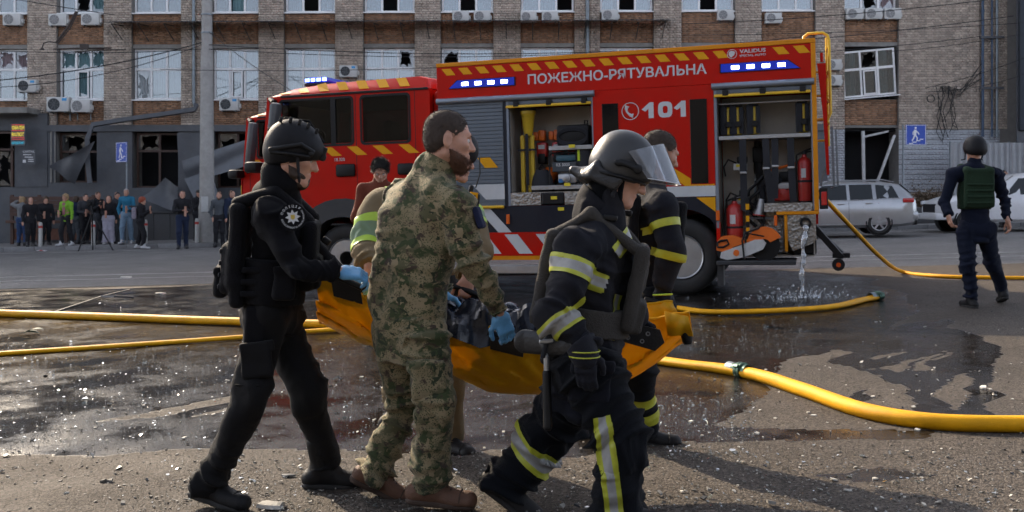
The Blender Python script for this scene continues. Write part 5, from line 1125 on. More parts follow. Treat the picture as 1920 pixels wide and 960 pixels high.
def boot(J, s, col, sole, rt, base, vox, names=('boot', 'sole'), high=.14, grow=.0, k=1.0):
    A = np.array(J['ankle' + s], float); d = nrm(J['toe' + s]); up0 = np.array(J.get('footup' + s, (0, 0, 1)), float); u = nrm(up0 - d * (up0 @ d)); sd = np.cross(d, u)
    kn = np.array(J['knee' + s], float); sh = nrm(kn - A)
    heel = A - d * .055 * k - u * .06; ball = A + d * .115 * k - u * .072; toe = A + d * .185 * k - u * .07
    pr = [('c', heel, A + d * .03 - u * .03, .043 + grow, .045 + grow, 0), ('c', A - d * .01 - u * .02, ball, .05 + grow, .038 + grow, .02, u, .9), ('c', ball, toe, .045 + grow, .041 + grow, .02, u, .95), ('c', heel, toe, .042 + grow, .04 + grow, .02, u, .85), ('c', A - u * .02, A + sh * high, .05 + grow, .056 + grow, .03), ('c', A + d * .075 - u * .03, A + d * .03 + sh * .1, .02, .02, .02)]
    sp = A - u * .107
    V, F = field_mesh(pr, vox, cuts=[(sp + u * .018, -u)]); V = V + vnormals(V, F) * (.0016 * fnoise(V, 55, 5))[:, None]
    b = quadobj(names[0], V, F, col, rt, base)
    pr2 = [('c', heel - u * .03, ball - u * .03, .045 + grow, .046 + grow, 0), ('c', ball - u * .03, toe - u * .025, .046 + grow, .039 + grow, .02)]
    V, F = field_mesh(pr2, vox, cuts=[(sp + u * .028, u), (sp, -u)]); quadobj(names[1], V, F, sole, b, base)
    if vox < .01:
        for q in (.05, .075, .1, .125): c_ = A + d * q - u * (.012 + (q - .05) * .42); fobj('lace', [('c', c_ - sd * .024, c_ + sd * .022 + d * .008, .0036, .0036, 0)], .0034, sole, b, base)
        c_ = A + d * .16 - u * .05; fobj('toe_seam', [('c', c_ + (sd * math.cos(R(a_)) * .05 + u * (math.sin(R(a_)) * .05 - .022)), c_ + (sd * math.cos(R(a_ + 30)) * .05 + u * (math.sin(R(a_ + 30)) * .05 - .022)), .003, .003, 0) for a_ in range(0, 180, 30)], .0034, sole, b, base)
    return b

def person(J, label, cfg, group=None):
    """J: joints in world space. cfg: clothes. Returns (root, base, parts)."""
    vox = cfg.get('vox', .011); bv = cfg.get('bvox', .0065); seed = cfg.get('seed', 1)
    f, r, u = J['chestframe']; hf = J['headframe']; H = np.array(J['head'], float); hs = cfg.get('headscale', 1.0)
    sA, sB, eA, eB, wA, wB = [np.array(J[k], float) for k in ('shA', 'shB', 'elA', 'elB', 'wrA', 'wrB')]
    hA, hB, kA, kB, aA, aB = [np.array(J[k], float) for k in ('hipA', 'hipB', 'kneeA', 'kneeB', 'ankleA', 'ankleB')]
    ch = (sA + sB) / 2 - u * .06; pel = (hA + hB) / 2; neck = np.array(J.get('neck', (sA + sB) / 2 + u * .04), float)
    base = np.array(J['base'], float); g = cfg.get('bulk', 1.0)
    # ---- body
    hb = H + (-hf[0] * .02 - hf[2] * .03) * hs
    pr = head_prims(H, hf, hs, cfg.get('ears', True))
    pr += [('c', neck - u * .03, hb, .062, .056, .03), ('c', pel, ch, .13, .14, .02, f, .7), ('c', sA, sB, .055, .055, .04), ('c', hA, hB, .1, .1, .03)]
    for S_, E_, W0 in ((sA, eA, wA), (sB, eB, wB)): pr += [('c', S_, E_, .045, .034, .02), ('c', E_, W0, .034, .027, .02)]
    for h_, k_, a_ in ((hA, kA, aA), (hB, kB, aB)): pr += [('c', h_, k_, .08, .055, .03), ('c', k_, a_, .055, .04, .02)]
    for s_ in 'AB':
        if ('hand' + s_) in J:
            d_, n_, t_, cu = J['hand' + s_]; pr += hand_prims(wA if s_ == 'A' else wB, d_, n_, t_, cu, 0 if not cfg.get('glove' + s_) else -.0035, s=1.0)
    V, F = field_mesh(pr, bv); V = relax(V, F, 1, .3)
    rt = quadobj('person', V, F, cfg.get('skin', SKIN), None, base); rt.location = base; tag(rt, label, 'person', group)
    P = lambda a, b_, c: H + (hf[0] * a + hf[1] * b_ + hf[2] * c) * hs
    if cfg.get('eyes', True):
        for q in (-1, 1):
            Mx = Matrix.Translation(P(.079, q * .032, .006) - base); b = MB(); b.lathe([(.0125 * hs * math.sin(R(a_ * 20)), -.0125 * hs * math.cos(R(a_ * 20))) for a_ in range(10)], 12, Mx); ey = b.build('eye', EYEW, rt, smooth=60)
            b = MB(); b.lathe([(.006 * hs * math.sin(R(a_ * 30)), -.006 * hs * math.cos(R(a_ * 30))) for a_ in range(7)], 8, Matrix.Translation(P(.0862, q * .032, .004) - base)); b.build('iris', EYEB, ey, smooth=60)
            lid = [('c', P(.083, q * .032 - .013, .0135), P(.083, q * .032 + .013, .0125), .004 * hs, .004 * hs, 0), ('c', P(.094, q * .032 - .018, .026), P(.092, q * .032 + .016, .029), .0035, .003, 0)]
            if cfg.get('brows', True): V, F = field_mesh(lid[1:], .003); quadobj('eyebrow', V, F, cfg.get('hairmat', EYEB), rt, base)
    parts = {'body': rt}
    # ---- hair and beard
    def headshell(grow, extra, cuts, k=.01):
        E = hf; pr = [('e', P(-.014, 0, .047), E, ((.096 + grow) * hs, (.077 + grow) * hs, (.083 + grow) * hs), 0)] + extra
        V, F = field_mesh(pr, .005 if vox < .015 else .012, cuts); N = vnormals(V, F); return V + N * ((.0009 if vox < .015 else .004) * fnoise(V, 150 if vox < .015 else 60, seed + 9))[:, None], F
    if cfg.get('hair'):
        style = cfg.get('hairstyle', 'short')
        if style == 'short': ex = [('e', P(-.045, 0, -.0), hf, (.062 * hs, .0765 * hs, .07 * hs), .02)]; cu = [(P(.075, 0, .085), hf[0] * .88 - hf[2] * .48), (P(.04, 0, .03), hf[0] * .66 - hf[2] * .75)]; V, F = headshell(cfg.get('hairlen', .002), ex, cu)
        elif style == 'mop': ex = [('e', P(-.035, 0, -.01), hf, (.085 * hs, .09 * hs, .09 * hs), .02)]; cu = [(P(.075, 0, .04), hf[0] * .9 - hf[2] * .5), (P(0, 0, -.055), -hf[2] + hf[0] * .4)]; V, F = headshell(.018, ex, cu)
        elif style == 'long': ex = [('c', P(-.03, 0, .02), P(-.06, 0, -.2), .09 * hs, .07 * hs, .03)]; cu = [(P(.06, 0, .04), hf[0] * .95 - hf[2] * .35), (P(.03, 0, 0), hf[0])]; V, F = headshell(.016, ex, cu)
        elif style == 'cap': ex = [('c', P(.08, -.04, .06), P(.08, .04, .06), .014, .014, .01), ('c', P(.13, -.03, .05), P(.13, .03, .05), .008, .008, .03)]; cu = [(P(0, 0, .035), -hf[2] + hf[0] * .1)]; V, F = headshell(.012, ex, cu)
        parts['hair'] = quadobj('hair' if style != 'cap' else 'cap', V, F, cfg['hair'], rt, base)
    if cfg.get('beard'):
        b_ = cfg.get('beardlen', .012)
        pr = [('e', P(.032, 0, -.042), hf, ((.066 + b_ * .6) * hs, (.06 + b_ * .35) * hs, (.088 + b_ * .3) * hs), 0), ('e', P(.07, 0, -.1), hf, (.034 * hs, .036 * hs, (.026 + b_) * hs), .02)]
        for q in (-1, 1): pr.append(('c', P(0, q * .063, -.01), P(.03, q * .056, -.07), .016 * hs, .024 * hs, .015))
        pr.append(('-e', P(.1, 0, -.068), hf, (.018 * hs, .02 * hs, .0065 * hs), .004))
        V, F = field_mesh(pr, .005 if vox < .015 else .012, [(P(.02, 0, -.044), nrm(hf[2] + hf[0] * .38)), (P(-.006, 0, 0), -hf[0])]); N = vnormals(V, F)
        parts['beard'] = quadobj('beard', V + N * (.002 * fnoise(V, 160, 3))[:, None], F, cfg['beard'], rt, base)
    # ---- jacket
    jm = cfg['jacket']; gr = cfg.get('jgrow', .022); hem = cfg.get('hem', .12); hemp = pel - u * hem
    up_ = cfg.get('arm', .058) * g
    pr = [('c', pel + u * .05, ch, (.125 + gr) * g, (.135 + gr) * g, .02, f, cfg.get('depth', .72)), ('c', hemp - u * .05, pel + u * .1, (.135 + gr) * g, (.125 + gr) * g, .03, f, cfg.get('depth', .72) + .04), ('c', sA - r * 0, sB, .062 + gr * .5, .062 + gr * .5, .05),
          ('c', ch + u * .02, neck, .1 + gr * .4, .066 + gr * .4, .05), ('c', neck - u * .03, sA + u * .012, .066 + gr * .3, .062 + gr * .3, .05), ('c', neck - u * .03, sB + u * .012, .066 + gr * .3, .062 + gr * .3, .05), ('e', ch + f * .045 * g, (f, r, u), (.1 * g, .15 * g, .13), .05)] + list(cfg.get('jextra', ()))
    for S_, E_, W0 in ((sA, eA, wA), (sB, eB, wB)): pr += [('c', S_, E_, up_ * 1.18 + .004, up_ * .98, .035), ('c', E_, W0 - nrm(W0 - E_) * .005, up_ * 1.0, up_ * .78, .02)]
    if cfg.get('collar', True): pr += [('c', neck - u * .01, neck + u * .035 + nrm(H - neck) * .02, .068 + gr * .35, .07 + gr * .3, .012)]
    cuts = [(hemp, -u, .6), (wA + nrm(wA - eA) * .004, wA - eA, .12), (wB + nrm(wB - eB) * .004, wB - eB, .12)]
    limbs = [(pel - u * .1, ch + u * .05, .17, .3, .25, .32), (sA, eA, .07, .35, 1.0, .3), (eA, wA, .06, 1.0, .9, .35), (sB, eB, .07, .35, 1.0, .3), (eB, wB, .06, 1.0, .9, .35)]
    V, F = field_mesh(pr, vox, cuts); V = relax(V, F, 1, .4); V = fold(V, F, limbs, cfg.get('fold', .008), seed)
    parts['jacket'] = quadobj(cfg.get('jname', 'jacket'), V, F, jm, rt, base)
    # ---- trousers
    tg = cfg.get('tg', 1.0); hr = cfg.get('hemr', .068)
    pr = [('c', hA, hB, .125 * tg, .125 * tg, .02), ('c', pel, pel + u * .1, .15 * tg, .14 * tg, .05, f, .75)]
    cuts = [(pel + u * .12, u)]; limbs = [(pel, pel + u * .1, .15, .2, .2, .3)]
    for h_, k_, a_ in ((hA, kA, aA), (hB, kB, aB)):
        ad = nrm(a_ - k_); en = a_ + ad * cfg.get('inseam', .02)
        pr += [('c', h_, k_, .108 * tg, .085 * tg, .03), ('c', k_, en, .083 * tg, hr * tg, .03), ('c', k_ - ad * .05, k_ + ad * .05, .086 * tg, .084 * tg, .02)]
        cuts.append((en, ad, .16)); limbs += [(h_, k_, .1, .55, .9, .28), (k_, en, .08, .9, 1.35, .4)]
    V, F = field_mesh(pr, vox, cuts); V = relax(V, F, 1, .4); V = fold(V, F, limbs, cfg.get('tfold', .009), seed + 5)
    parts['trousers'] = quadobj('trousers', V, F, cfg['trousers'], rt, base)
    for s_ in 'AB': parts['boot' + s_] = boot(J, s_, cfg['boots'], cfg.get('sole', RUB), rt, base, cfg.get('bootvox', .0075), high=cfg.get('boothigh', .14), names=cfg.get('bootnames', ('boot', 'sole')), grow=cfg.get('bootgrow', 0))
    for s_ in 'AB':
        gm = cfg.get('glove' + s_)
        if gm and ('hand' + s_) in J:
            d_, n_, t_, cu = J['hand' + s_]; V, F = field_mesh(hand_prims(wA if s_ == 'A' else wB, d_, n_, t_, cu, cfg.get('glovegrow', .0005)), cfg.get('glovevox', .0042)); V = relax(V, F, 1, .3)
            V = V + vnormals(V, F) * (.0007 * fnoise(V, 140, 4))[:, None]; parts['glove' + s_] = quadobj('glove', V, F, gm, rt, base)
    return rt, base, parts

def fuzz(o, n, ln, seed=1, lean=(0, 0, -.5), wd=.0009):
    """adds n short hair blades to a hair or beard mesh"""
    me = o.data; k = len(me.vertices); co = np.zeros(k * 3); me.vertices.foreach_get('co', co); no = np.zeros(k * 3); me.vertices.foreach_get('normal', no); co = co.reshape(-1, 3); no = no.reshape(-1, 3)
    r_ = np.random.default_rng(seed); i_ = r_.integers(0, k, n); p = co[i_] + r_.normal(0, .0022, (n, 3)); d = no[i_] + np.array(lean) + r_.normal(0, .35, (n, 3)); d /= np.linalg.norm(d, axis=1, keepdims=True)
    s = np.cross(d, r_.normal(size=(n, 3))); s /= np.linalg.norm(s, axis=1, keepdims=True) + 1e-9; L_ = ln * r_.uniform(.5, 1.3, (n, 1)); t = p + d * L_
    V = np.stack([p - s * wd - d * .002, p + s * wd - d * .002, t + s * wd * .3, t - s * wd * .3], 1).reshape(-1, 3); F = np.arange(4 * n).reshape(-1, 4)
    b = npmesh('hair_strands', V, F, me.materials[0], o, smooth=False); b['kind'] = 'stuff'
def band(src, base, a, b_, ts, mats, rmax, name='reflective_band', off=.004, parent=None):
    """reflective tape: the cloth between planes across a limb, lifted off it"""
    a, b_ = np.asarray(a, float) - base, np.asarray(b_, float) - base; ax = nrm(b_ - a); L_ = np.linalg.norm(b_ - a)
    bm = bmesh.new(); bm.from_mesh(src.data)
    for i_, t in enumerate(ts):
        co = Vector(a + ax * t * L_)
        bmesh.ops.bisect_plane(bm, geom=bm.verts[:] + bm.edges[:] + bm.faces[:], plane_co=co, plane_no=Vector(ax), clear_inner=(i_ == 0), clear_outer=(i_ == len(ts) - 1))
    kill = []
    for f_ in bm.faces:
        c = np.array(f_.calc_center_median()) - a; q = c - ax * (c @ ax)
        if np.linalg.norm(q) > rmax: kill.append(f_)
        else:
            t = (c @ ax) / L_
            f_.material_index = min(len(mats) - 1, max(0, sum(t > x_ for x_ in ts[1:-1])))
    bmesh.ops.delete(bm, geom=kill, context='FACES'); bm.normal_update()
    if not bm.faces: bm.free(); return None
    for v in bm.verts: v.co += v.normal * off
    me = bpy.data.meshes.new(name); bm.to_mesh(me); bm.free()
    for m in mats: me.materials.append(m)
    setsmooth(me); o = bpy.data.objects.new(name, me); return link(o, parent or src.parent)
def fobj(name, prims, vox, m, parent, base, cuts=(), wob=0, wf=40, seed=1):
    V, F = field_mesh(prims, vox, cuts)
    if wob: V = V + vnormals(V, F) * (wob * fnoise(V, wf, seed))[:, None]
    return quadobj(name, V, F, m, parent, base)

# ================================================================== THE FIVE CARRIERS
def A(px, py, Y): return np.array(at(px, py, Y))
def gbase(x, y): return np.array([x, y, gz(x, y)])
HAIR_D = mat('hair_dark', (.045, .03, .022), .75, var=.35, scale=90, bump=.4, bscale=300, stretch=(1, 1, .4)); BEARD = mat('beard_brown', (.11, .045, .022), .6, var=.4, scale=80, bump=.8, bscale=320)
BEARD2 = mat('beard_dark', (.05, .03, .02), .6, var=.4, scale=80, bump=.7, bscale=320)
KHEL = mat('helmet_black', (.007, .007, .009), .6, spec=.25, var=.2, bump=.15, bscale=300); PATCHW = mat('patch_white', (.55, .55, .55), .6); PGOLD = mat('patch_gold', (.5, .36, .06), .5)
RYEL = mat('tape_yellow', (.4, .42, .03), .45, var=.12, scale=40, dirt=.3, dirtcol=(.2, .2, .05)); RSIL = mat('tape_silver', (.3, .3, .295), .4, var=.12, scale=40, dirt=.3, dirtcol=(.2, .19, .17)); RLIM = mat('tape_lime', (.42, .62, .05), .45, var=.1, scale=40, dirt=.2)

# ---- police officer in black
POL = cloth('police_black', (.0045, .0045, .006), rough=.8); POLT = cloth('police_trousers', (.009, .0088, .0095), rough=.72); VEST = cloth('black_vest', (.005, .005, .0065), rough=.75, bump=.6, bscale=160)
BOOTK = mat('boot_black', (.009, .009, .010), .6, spec=.25, var=.2, scale=20, bump=.2, bscale=120, dirt=.25, dirtcol=(.06, .055, .05))
cf = frame((.98, .12, -.06)); hf = frame((.94, .12, -.3), (.2, 0, 1))
J = dict(chestframe=(cf[0], cf[1], nrm((.06, 0, 1))), headframe=hf, head=A(549, 293, 4.66), neck=A(520, 372, 4.72), shA=A(508, 408, 4.53), shB=A(532, 398, 4.9), elA=A(556, 506, 4.44), elB=A(600, 490, 4.98), wrA=A(636, 510, 4.56), wrB=A(650, 522, 4.95),
         hipA=A(500, 592, 4.68), hipB=A(520, 588, 4.88), kneeA=A(474, 745, 4.6), kneeB=A(580, 738, 4.84), ankleA=A(394, 896, 4.66), ankleB=A(606, 874, 4.95), toeA=(.92, -.36, -.16), toeB=(.97, .05, -.03),
         handA=((.95, .2, -.1), (.1, -.5, .8), (.2, .9, .3), (35, 60, 40)), handB=((.9, -.1, -.1), (0, .3, .9), (0, -.9, 0), (40, 60, 40)), base=gbase(-.9, 4.8))
pol, base, pp = person(J, 'bearded police officer in black with helmet and vest at the left end of the stretcher', dict(jacket=POL, trousers=POLT, boots=BOOTK, gloveA=GLOVEB, gloveB=GLOVEB, seed=3, beard=BEARD2, beardlen=.007, vox=.0085, bootgrow=.005, inseam=.05, fold=.011, tfold=.015, depth=.74, hem=.1, ears=True, hemr=.08, headscale=1.07, hairmat=HAIR_D))
f, r, u = J['chestframe']; sA, sB = J['shA'], J['shB']; ch = (sA + sB) / 2 - u * .06; pel = (J['hipA'] + J['hipB']) / 2
# vest: back carrier, front carrier, side cummerbund, shoulder straps
vb = fobj('vest_back', [('b', ch - f * .165 - u * .09, (f, r, u), (.04, .165, .2), .035, 0), ('b', ch - f * .2 - u * .2, (f, r, u), (.035, .13, .12), .03, .02), ('b', ch - f * .15 - u * .3, (f, r, u), (.035, .16, .08), .03, .02)], .009, VEST, pol, base, wob=.003, wf=30)
fobj('vest_front', [('b', ch + f * .165 - u * .12, (f, r, u), (.035, .15, .17), .03, 0), ('b', ch + f * .19 - u * .2, (f, r, u), (.035, .12, .08), .02, .01)], .009, VEST, pol, base, wob=.003, wf=30)
fobj('cummerbund', [('c', ch - u * .33, ch - u * .16, .178, .178, 0, f, .86)], .009, VEST, pol, base, [(ch - u * .15, u), (ch - u * .36, -u)], wob=.003, wf=26)
for q, S_ in (('A', sA), ('B', sB)):
    m_ = S_ * .62 + (sA + sB) / 2 * .38 + u * .112
    fobj('shoulder_strap', [('c', ch - f * .17 + (S_ - ch) * .55 + u * .08, m_, .03, .034, 0, r, 1.3), ('c', m_, ch + f * .16 + (S_ - ch) * .5 + u * .02, .034, .028, .02, r, 1.3)], .008, VEST, pol, base, wob=.002)
for k in range(4): fobj('webbing_strip', [('b', ch - f * .236 - u * (.12 + .055 * k), (f, r, u), (.006, .12, .012), .004, 0)], .006, STRAP, vb, base)
fobj('back_pouch', [('b', ch - f * .235 - u * .27, (f, r, u), (.03, .1, .07), .022, 0), ('b', ch - f * .25 - u * .215, (f, r, u), (.022, .105, .022), .014, .008)], .008, VEST, pol, base, wob=.004, wf=30); fobj('side_pouch', [('b', ch + r * .2 - u * .25 + f * .07, (f, r, u), (.05, .03, .075), .02, 0), ('b', ch + r * .215 - u * .19 + f * .07, (f, r, u), (.054, .02, .02), .012, .006)], .008, VEST, pol, base, wob=.003, wf=30)
for k in range(3): fobj('webbing_strip', [('b', ch - u * (.2 + .055 * k) - r * (-.155 if 0 else 0) + r * .16 - f * .0, (f, r, u), (.13, .012, .014), .006, 0)], .007, VEST, pol, base)
# balaclava scarf, helmet with rail, mount and chin strap
P = lambda a, b_, c: J['head'] + (hf[0] * a + hf[1] * b_ + hf[2] * c) * 1.07
fobj('neck_scarf', [('c', J['neck'] - u * .02, P(-.02, 0, -.1), .1, .086, 0), ('c', P(-.045, 0, -.1), P(.01, 0, -.11), .072, .062, .02), ('c', J['neck'] - f * .04 - u * .0, J['neck'] + f * .05 - u * .01, .088, .072, .03)], .007, POL, pol, base, wob=.006, wf=34)
hel = fobj('helmet', [('e', P(-.012, 0, .05), hf, (.133, .112, .12), 0), ('e', P(-.05, 0, .0), hf, (.085, .108, .09), .03), ('e', P(.06, 0, .052), hf, (.07, .09, .06), .02)], .0055, KHEL, pol, base, [(P(.05, 0, .022), nrm(-hf[2] + hf[0] * .0)) if 0 else (P(.03, 0, .018), nrm(-hf[2] * .95 - hf[0] * .06)), ] if 0 else [(P(.02, 0, -.022), nrm(-hf[2] + hf[0] * .42))], wob=.0008, wf=60)
for q in (-1, 1):
    pts = [P(.085, q * .09, .045), P(.03, q * .112, .06), P(-.03, q * .112, .03), P(-.09, q * .098, -.0)]
    rail = fobj('side_rail', [('c', pts[i], pts[i + 1], .011, .011, .004) for i in range(3)] + [('c', P(.075, q * .095, .02), P(-.02, q * .112, .005), .008, .008, .006), ('c', P(-.02, q * .112, .005), P(-.085, q * .1, -.012), .008, .008, .006)], .0042, BLK, hel, base)
    fobj('rail_bolt', [('e', P(.08, q * .097, .035), hf, (.014, .008, .014), 0)], .004, BLK, hel, base)
    fobj('chin_strap', [('c', P(.03, q * .085, .0), P(.055, q * .062, -.07), .009, .008, 0, hf[1], .5), ('c', P(.055, q * .062, -.07), P(.07, q * .02, -.118), .008, .009, .004), ('c', P(.055, q * .062, -.07), P(.056, q * .06, -.074), .008, .008, .004)], .004, STRAP, hel, base)
fobj('front_mount', [('b', P(.123, 0, .05), hf, (.012, .026, .034), .006, 0), ('b', P(.13, 0, .035), hf, (.01, .018, .014), .004, 0)], .0042, BLK, hel, base)
for k in range(5): fobj('vent_slot', [('b', P(.07 - .04 * k, .052 + .012 * math.sin(k * .8), .152 - .004 * (k - 2) ** 2), hf, (.008, .005, .014), .003, 0)], .004, BLK, hel, base)
fobj('helmet_cover_seam', [('c', P(.11, .0, .1), P(.02, 0, .169), .006, .006, 0), ('c', P(.02, 0, .169), P(-.08, 0, .15), .006, .006, .004), ('c', P(-.08, 0, .15), P(-.135, 0, .08), .006, .006, .004)], .004, VEST, hel, base)
# shoulder patch
def patch(src_parent, base, c, n, up, rad, m, name='patch', hs=1.0, sides=24):
    n = nrm(n); up = nrm(np.asarray(up) - n * (np.asarray(up) @ n)); x_ = np.cross(up, n)
    M_ = Matrix((Vector(x_), Vector(up), Vector(n))).transposed().to_4x4(); M_.translation = Vector(np.asarray(c) - base)
    b = MB(); b.prism([(rad * math.cos(2 * math.pi * k / sides), rad * hs * math.sin(2 * math.pi * k / sides)) for k in range(sides)], 'z', -.004, .001, M_); return b.build(name, m, src_parent), M_
pc = A(549, 407, 4.425); pt, PM = patch(pol, base, pc, (.22, -.97, .1), (-.1, 0, 1), .062, VEST)
b = MB(); b.prism([((.034 if q % 2 == 0 else .02) * math.cos(R(q * 22.5)), (.034 if q % 2 == 0 else .02) * math.sin(R(q * 22.5))) for q in range(16)], 'z', .0012, .003, PM); b.build('star', PATCHW, pt); b = MB(); b.prism([(-.009, .01), (.009, .01), (.009, -.006), (0, -.013), (-.009, -.006)], 'z', .0032, .0045, PM); b.build('shield', PGOLD, pt)
def arc_text(body, rad, a0, a1, h, par):
    for k, c in enumerate(body):
        if c == ' ': continue
        a = R(a0 + (a1 - a0) * (k + .5) / len(body)); inv = a1 > a0
        Mx = PM @ Matrix.Rotation(a - R(90) + (math.pi if inv else 0), 4, 'Z') @ Matrix.Translation((0, (rad if not inv else -rad - h), 0)); text('lettering', c, h, PATCHW, Mx, par, .02, align='CENTER', depth=.0016)
arc_text('ПОЛІЦІЯ', .044, 165, 40, .011, pt); arc_text('ОСОБЛИВОГО', .044, 185, 290, .008, pt); arc_text('ПРИЗНАЧЕННЯ', .044, 35, -65, .007, pt)
fobj('belt', [('c', pel + u * .06 - u * .02, pel + u * .06 + u * .02, .172, .172, 0, f, .82)], .009, VEST, pol, base, [(pel + u * .085, u), (pel + u * .035, -u)])
fobj('holster_pouch', [('b', pel - f * .05 + r * .19 - u * .03, (f, r, u), (.05, .035, .09), .02, 0)], .008, VEST, pol, base)
fobj('thigh_pocket', [('b', J['hipA'] * .5 + J['kneeA'] * .5 + np.array((.01, -.105, 0)), (nrm((.98, .1, .1)), nrm((.1, -.99, 0)), nrm((-.12, 0, 1))), (.07, .014, .085), .012, 0), ('b', J['hipA'] * .66 + J['kneeA'] * .34 + np.array((.01, -.114, 0)), (nrm((.98, .1, .1)), nrm((.1, -.99, 0)), nrm((-.12, 0, 1))), (.074, .01, .026), .008, 0)], .007, POLT, pol, base, wob=.004, wf=40)
fobj('knee_seam', [('c', J['kneeA'] + np.array((-.06, -.07, .07)), J['kneeA'] + np.array((.05, -.09, .07)), .006, .006, 0)], .0045, POLT, pol, base)
# compact camera clipped on the far strap, seen against the wheel
fobj('radio', [('b', A(612, 452, 4.85), (V3(.8, 0, -.6), V3(0, 1, 0), V3(.6, 0, .8)), (.022, .014, .016), .004, 0)], .005, BLK, pol, base)

# ---- bearded man in camouflage
def camo_mat():
    m = bpy.data.materials.new('camouflage'); m.use_nodes = True; nt = m.node_tree; N = nt.nodes; L = nt.links; b = N['Principled BSDF']; b.inputs['Roughness'].default_value = .85; b.inputs['Specular IOR Level'].default_value = .25; b.inputs['Sheen Weight'].default_value = .12
    tc = N.new('ShaderNodeTexCoord'); O = tc.outputs['Object']
    def nz(sc, det, off, dist=.6, ro=.55):
        mp = N.new('ShaderNodeMapping'); mp.inputs['Location'].default_value = off; mp.inputs['Scale'].default_value = (1, 1, 1.25); L.new(O, mp.inputs[0])
        n = N.new('ShaderNodeTexNoise'); n.inputs['Scale'].default_value = sc * 1.3; n.inputs['Detail'].default_value = det; n.inputs['Roughness'].default_value = ro; n.inputs['Distortion'].default_value = dist; L.new(mp.outputs[0], n.inputs['Vector']); return n.outputs[0]
    def step(x, a, w=.012):
        q = N.new('ShaderNodeMapRange'); q.inputs[1].default_value = a - w; q.inputs[2].default_value = a + w; L.new(x, q.inputs[0]); return q.outputs[0]
    vo = N.new('ShaderNodeTexVoronoi'); vo.inputs['Scale'].default_value = 130; L.new(O, vo.inputs['Vector']); dots = step(vo.outputs['Distance'], .38, .08)
    def mul(x, y):
        q = N.new('ShaderNodeMath'); q.operation = 'MULTIPLY'; L.new(x, q.inputs[0]); L.new(y, q.inputs[1]); return q.outputs[0]
    def mix(fac, c, col):
        q = N.new('ShaderNodeMix'); q.data_type = 'RGBA'; L.new(fac, q.inputs['Factor'])
        if isinstance(c, tuple): q.inputs['A'].default_value = (*c, 1)
        else: L.new(c, q.inputs['A'])
        q.inputs['B'].default_value = (*col, 1); return q.outputs['Result']
    c = mix(step(nz(15, 3, (0, 0, 0)), .5), (.105, .1, .052), (.045, .06, .024))
    c = mix(step(nz(13, 3, (3, 1, 2)), .58), c, (.06, .042, .03))
    c = mix(mul(step(nz(9, 3, (7, 2, 5)), .5, .03), dots), c, (.24, .195, .11))
    c = mix(step(nz(16, 4, (1, 8, 3)), .6), c, (.26, .205, .12))
    c = mix(step(nz(14, 3, (9, 4, 1)), .62), c, (.03, .04, .02))
    L.new(c, b.inputs['Base Color'])
    nb = N.new('ShaderNodeTexNoise'); nb.inputs['Scale'].default_value = 420; L.new(O, nb.inputs['Vector']); bp = N.new('ShaderNodeBump'); bp.inputs['Strength'].default_value = .3; bp.inputs['Distance'].default_value = .01; L.new(nb.outputs[0], bp.inputs['Height']); L.new(bp.outputs[0], b.inputs['Normal'])
    return m
CAMO = camo_mat(); BOOTB = mat('boot_brown', (.13, .062, .035), .7, var=.25, scale=14, bump=.3, bscale=150, dirt=.3, dirtcol=(.07, .045, .03)); SOLEB = mat('boot_sole_brown', (.05, .03, .02), .8, var=.2)
cf = frame((.72, .68, -.08)); hf = frame((.975, .2, -.1), (.05, 0, 1)); HS = 1.06
J = dict(chestframe=(cf[0], cf[1], nrm((.04, .0, 1))), headframe=hf, head=A(840, 264, 4.56), neck=A(808, 336, 4.6), shA=A(850, 394, 4.46), shB=A(750, 372, 4.76), elA=A(891, 497, 4.47), elB=A(800, 490, 5.02), wrA=A(936, 588, 4.56), wrB=A(826, 548, 5.02),
         hipA=A(794, 622, 4.55), hipB=A(746, 618, 4.72), kneeA=A(818, 768, 4.47), kneeB=A(757, 765, 4.78), ankleA=A(803, 902, 4.56), ankleB=A(708, 878, 4.78), toeA=(.97, -.18, -.05), toeB=(.9, .0, -.42), footupB=(.4, 0, .9),
         handA=((.35, .1, -.93), (.35, -.9, -.1), (-.9, -.1, -.2), (20, 50, 55)), handB=((.3, -.1, -.9), (-.3, .6, 0), (.8, 0, 0), (30, 40, 30)), base=gbase(-.38, 4.62))
sol, base, sp_ = person(J, 'bearded man in camouflage with brown boots and blue gloves carrying the stretcher', dict(jacket=CAMO, trousers=CAMO, boots=BOOTB, sole=SOLEB, gloveA=GLOVEB, gloveB=GLOVEB, seed=8, bootgrow=.004, hair=HAIR_D, beard=BEARD, beardlen=.016, fold=.0145, tfold=.014, bulk=1.1, depth=.8, hem=.15, jgrow=.03, hemr=.084, tg=1.03, arm=.067, inseam=.035, jextra=[('c', A(752, 400, 4.68), A(744, 560, 4.66), .115, .12, .06), ('c', A(746, 560, 4.66), A(756, 640, 4.66), .115, .1, .04)], headscale=HS, hairmat=HAIR_D, skin=SKIN, bvox=.006, vox=.0085)); fuzz(sp_['hair'], 7000, .0055, 1); fuzz(sp_['beard'], 3000, .012, 2, (.2, 0, -.9))
f, r, u = J['chestframe']; pel = (J['hipA'] + J['hipB']) / 2
for s_ in 'AB':   # laces and trouser pocket flaps
    Aj = J['ankle' + s_]; d = nrm(J['toe' + s_]); uu = nrm(np.array((0, 0, 1)) - d * d[2]); sd = np.cross(d, uu)
    fobj('laces', [('c', Aj + d * (.05 + .018 * k) - uu * (.0 + .011 * k) - sd * .02 + uu * .01, Aj + d * (.06 + .018 * k) - uu * (.0 + .011 * k) + sd * .02 + uu * .01, .0035, .0035, 0) for k in range(5)], .003, SOLEB, sp_['boot' + s_], base)
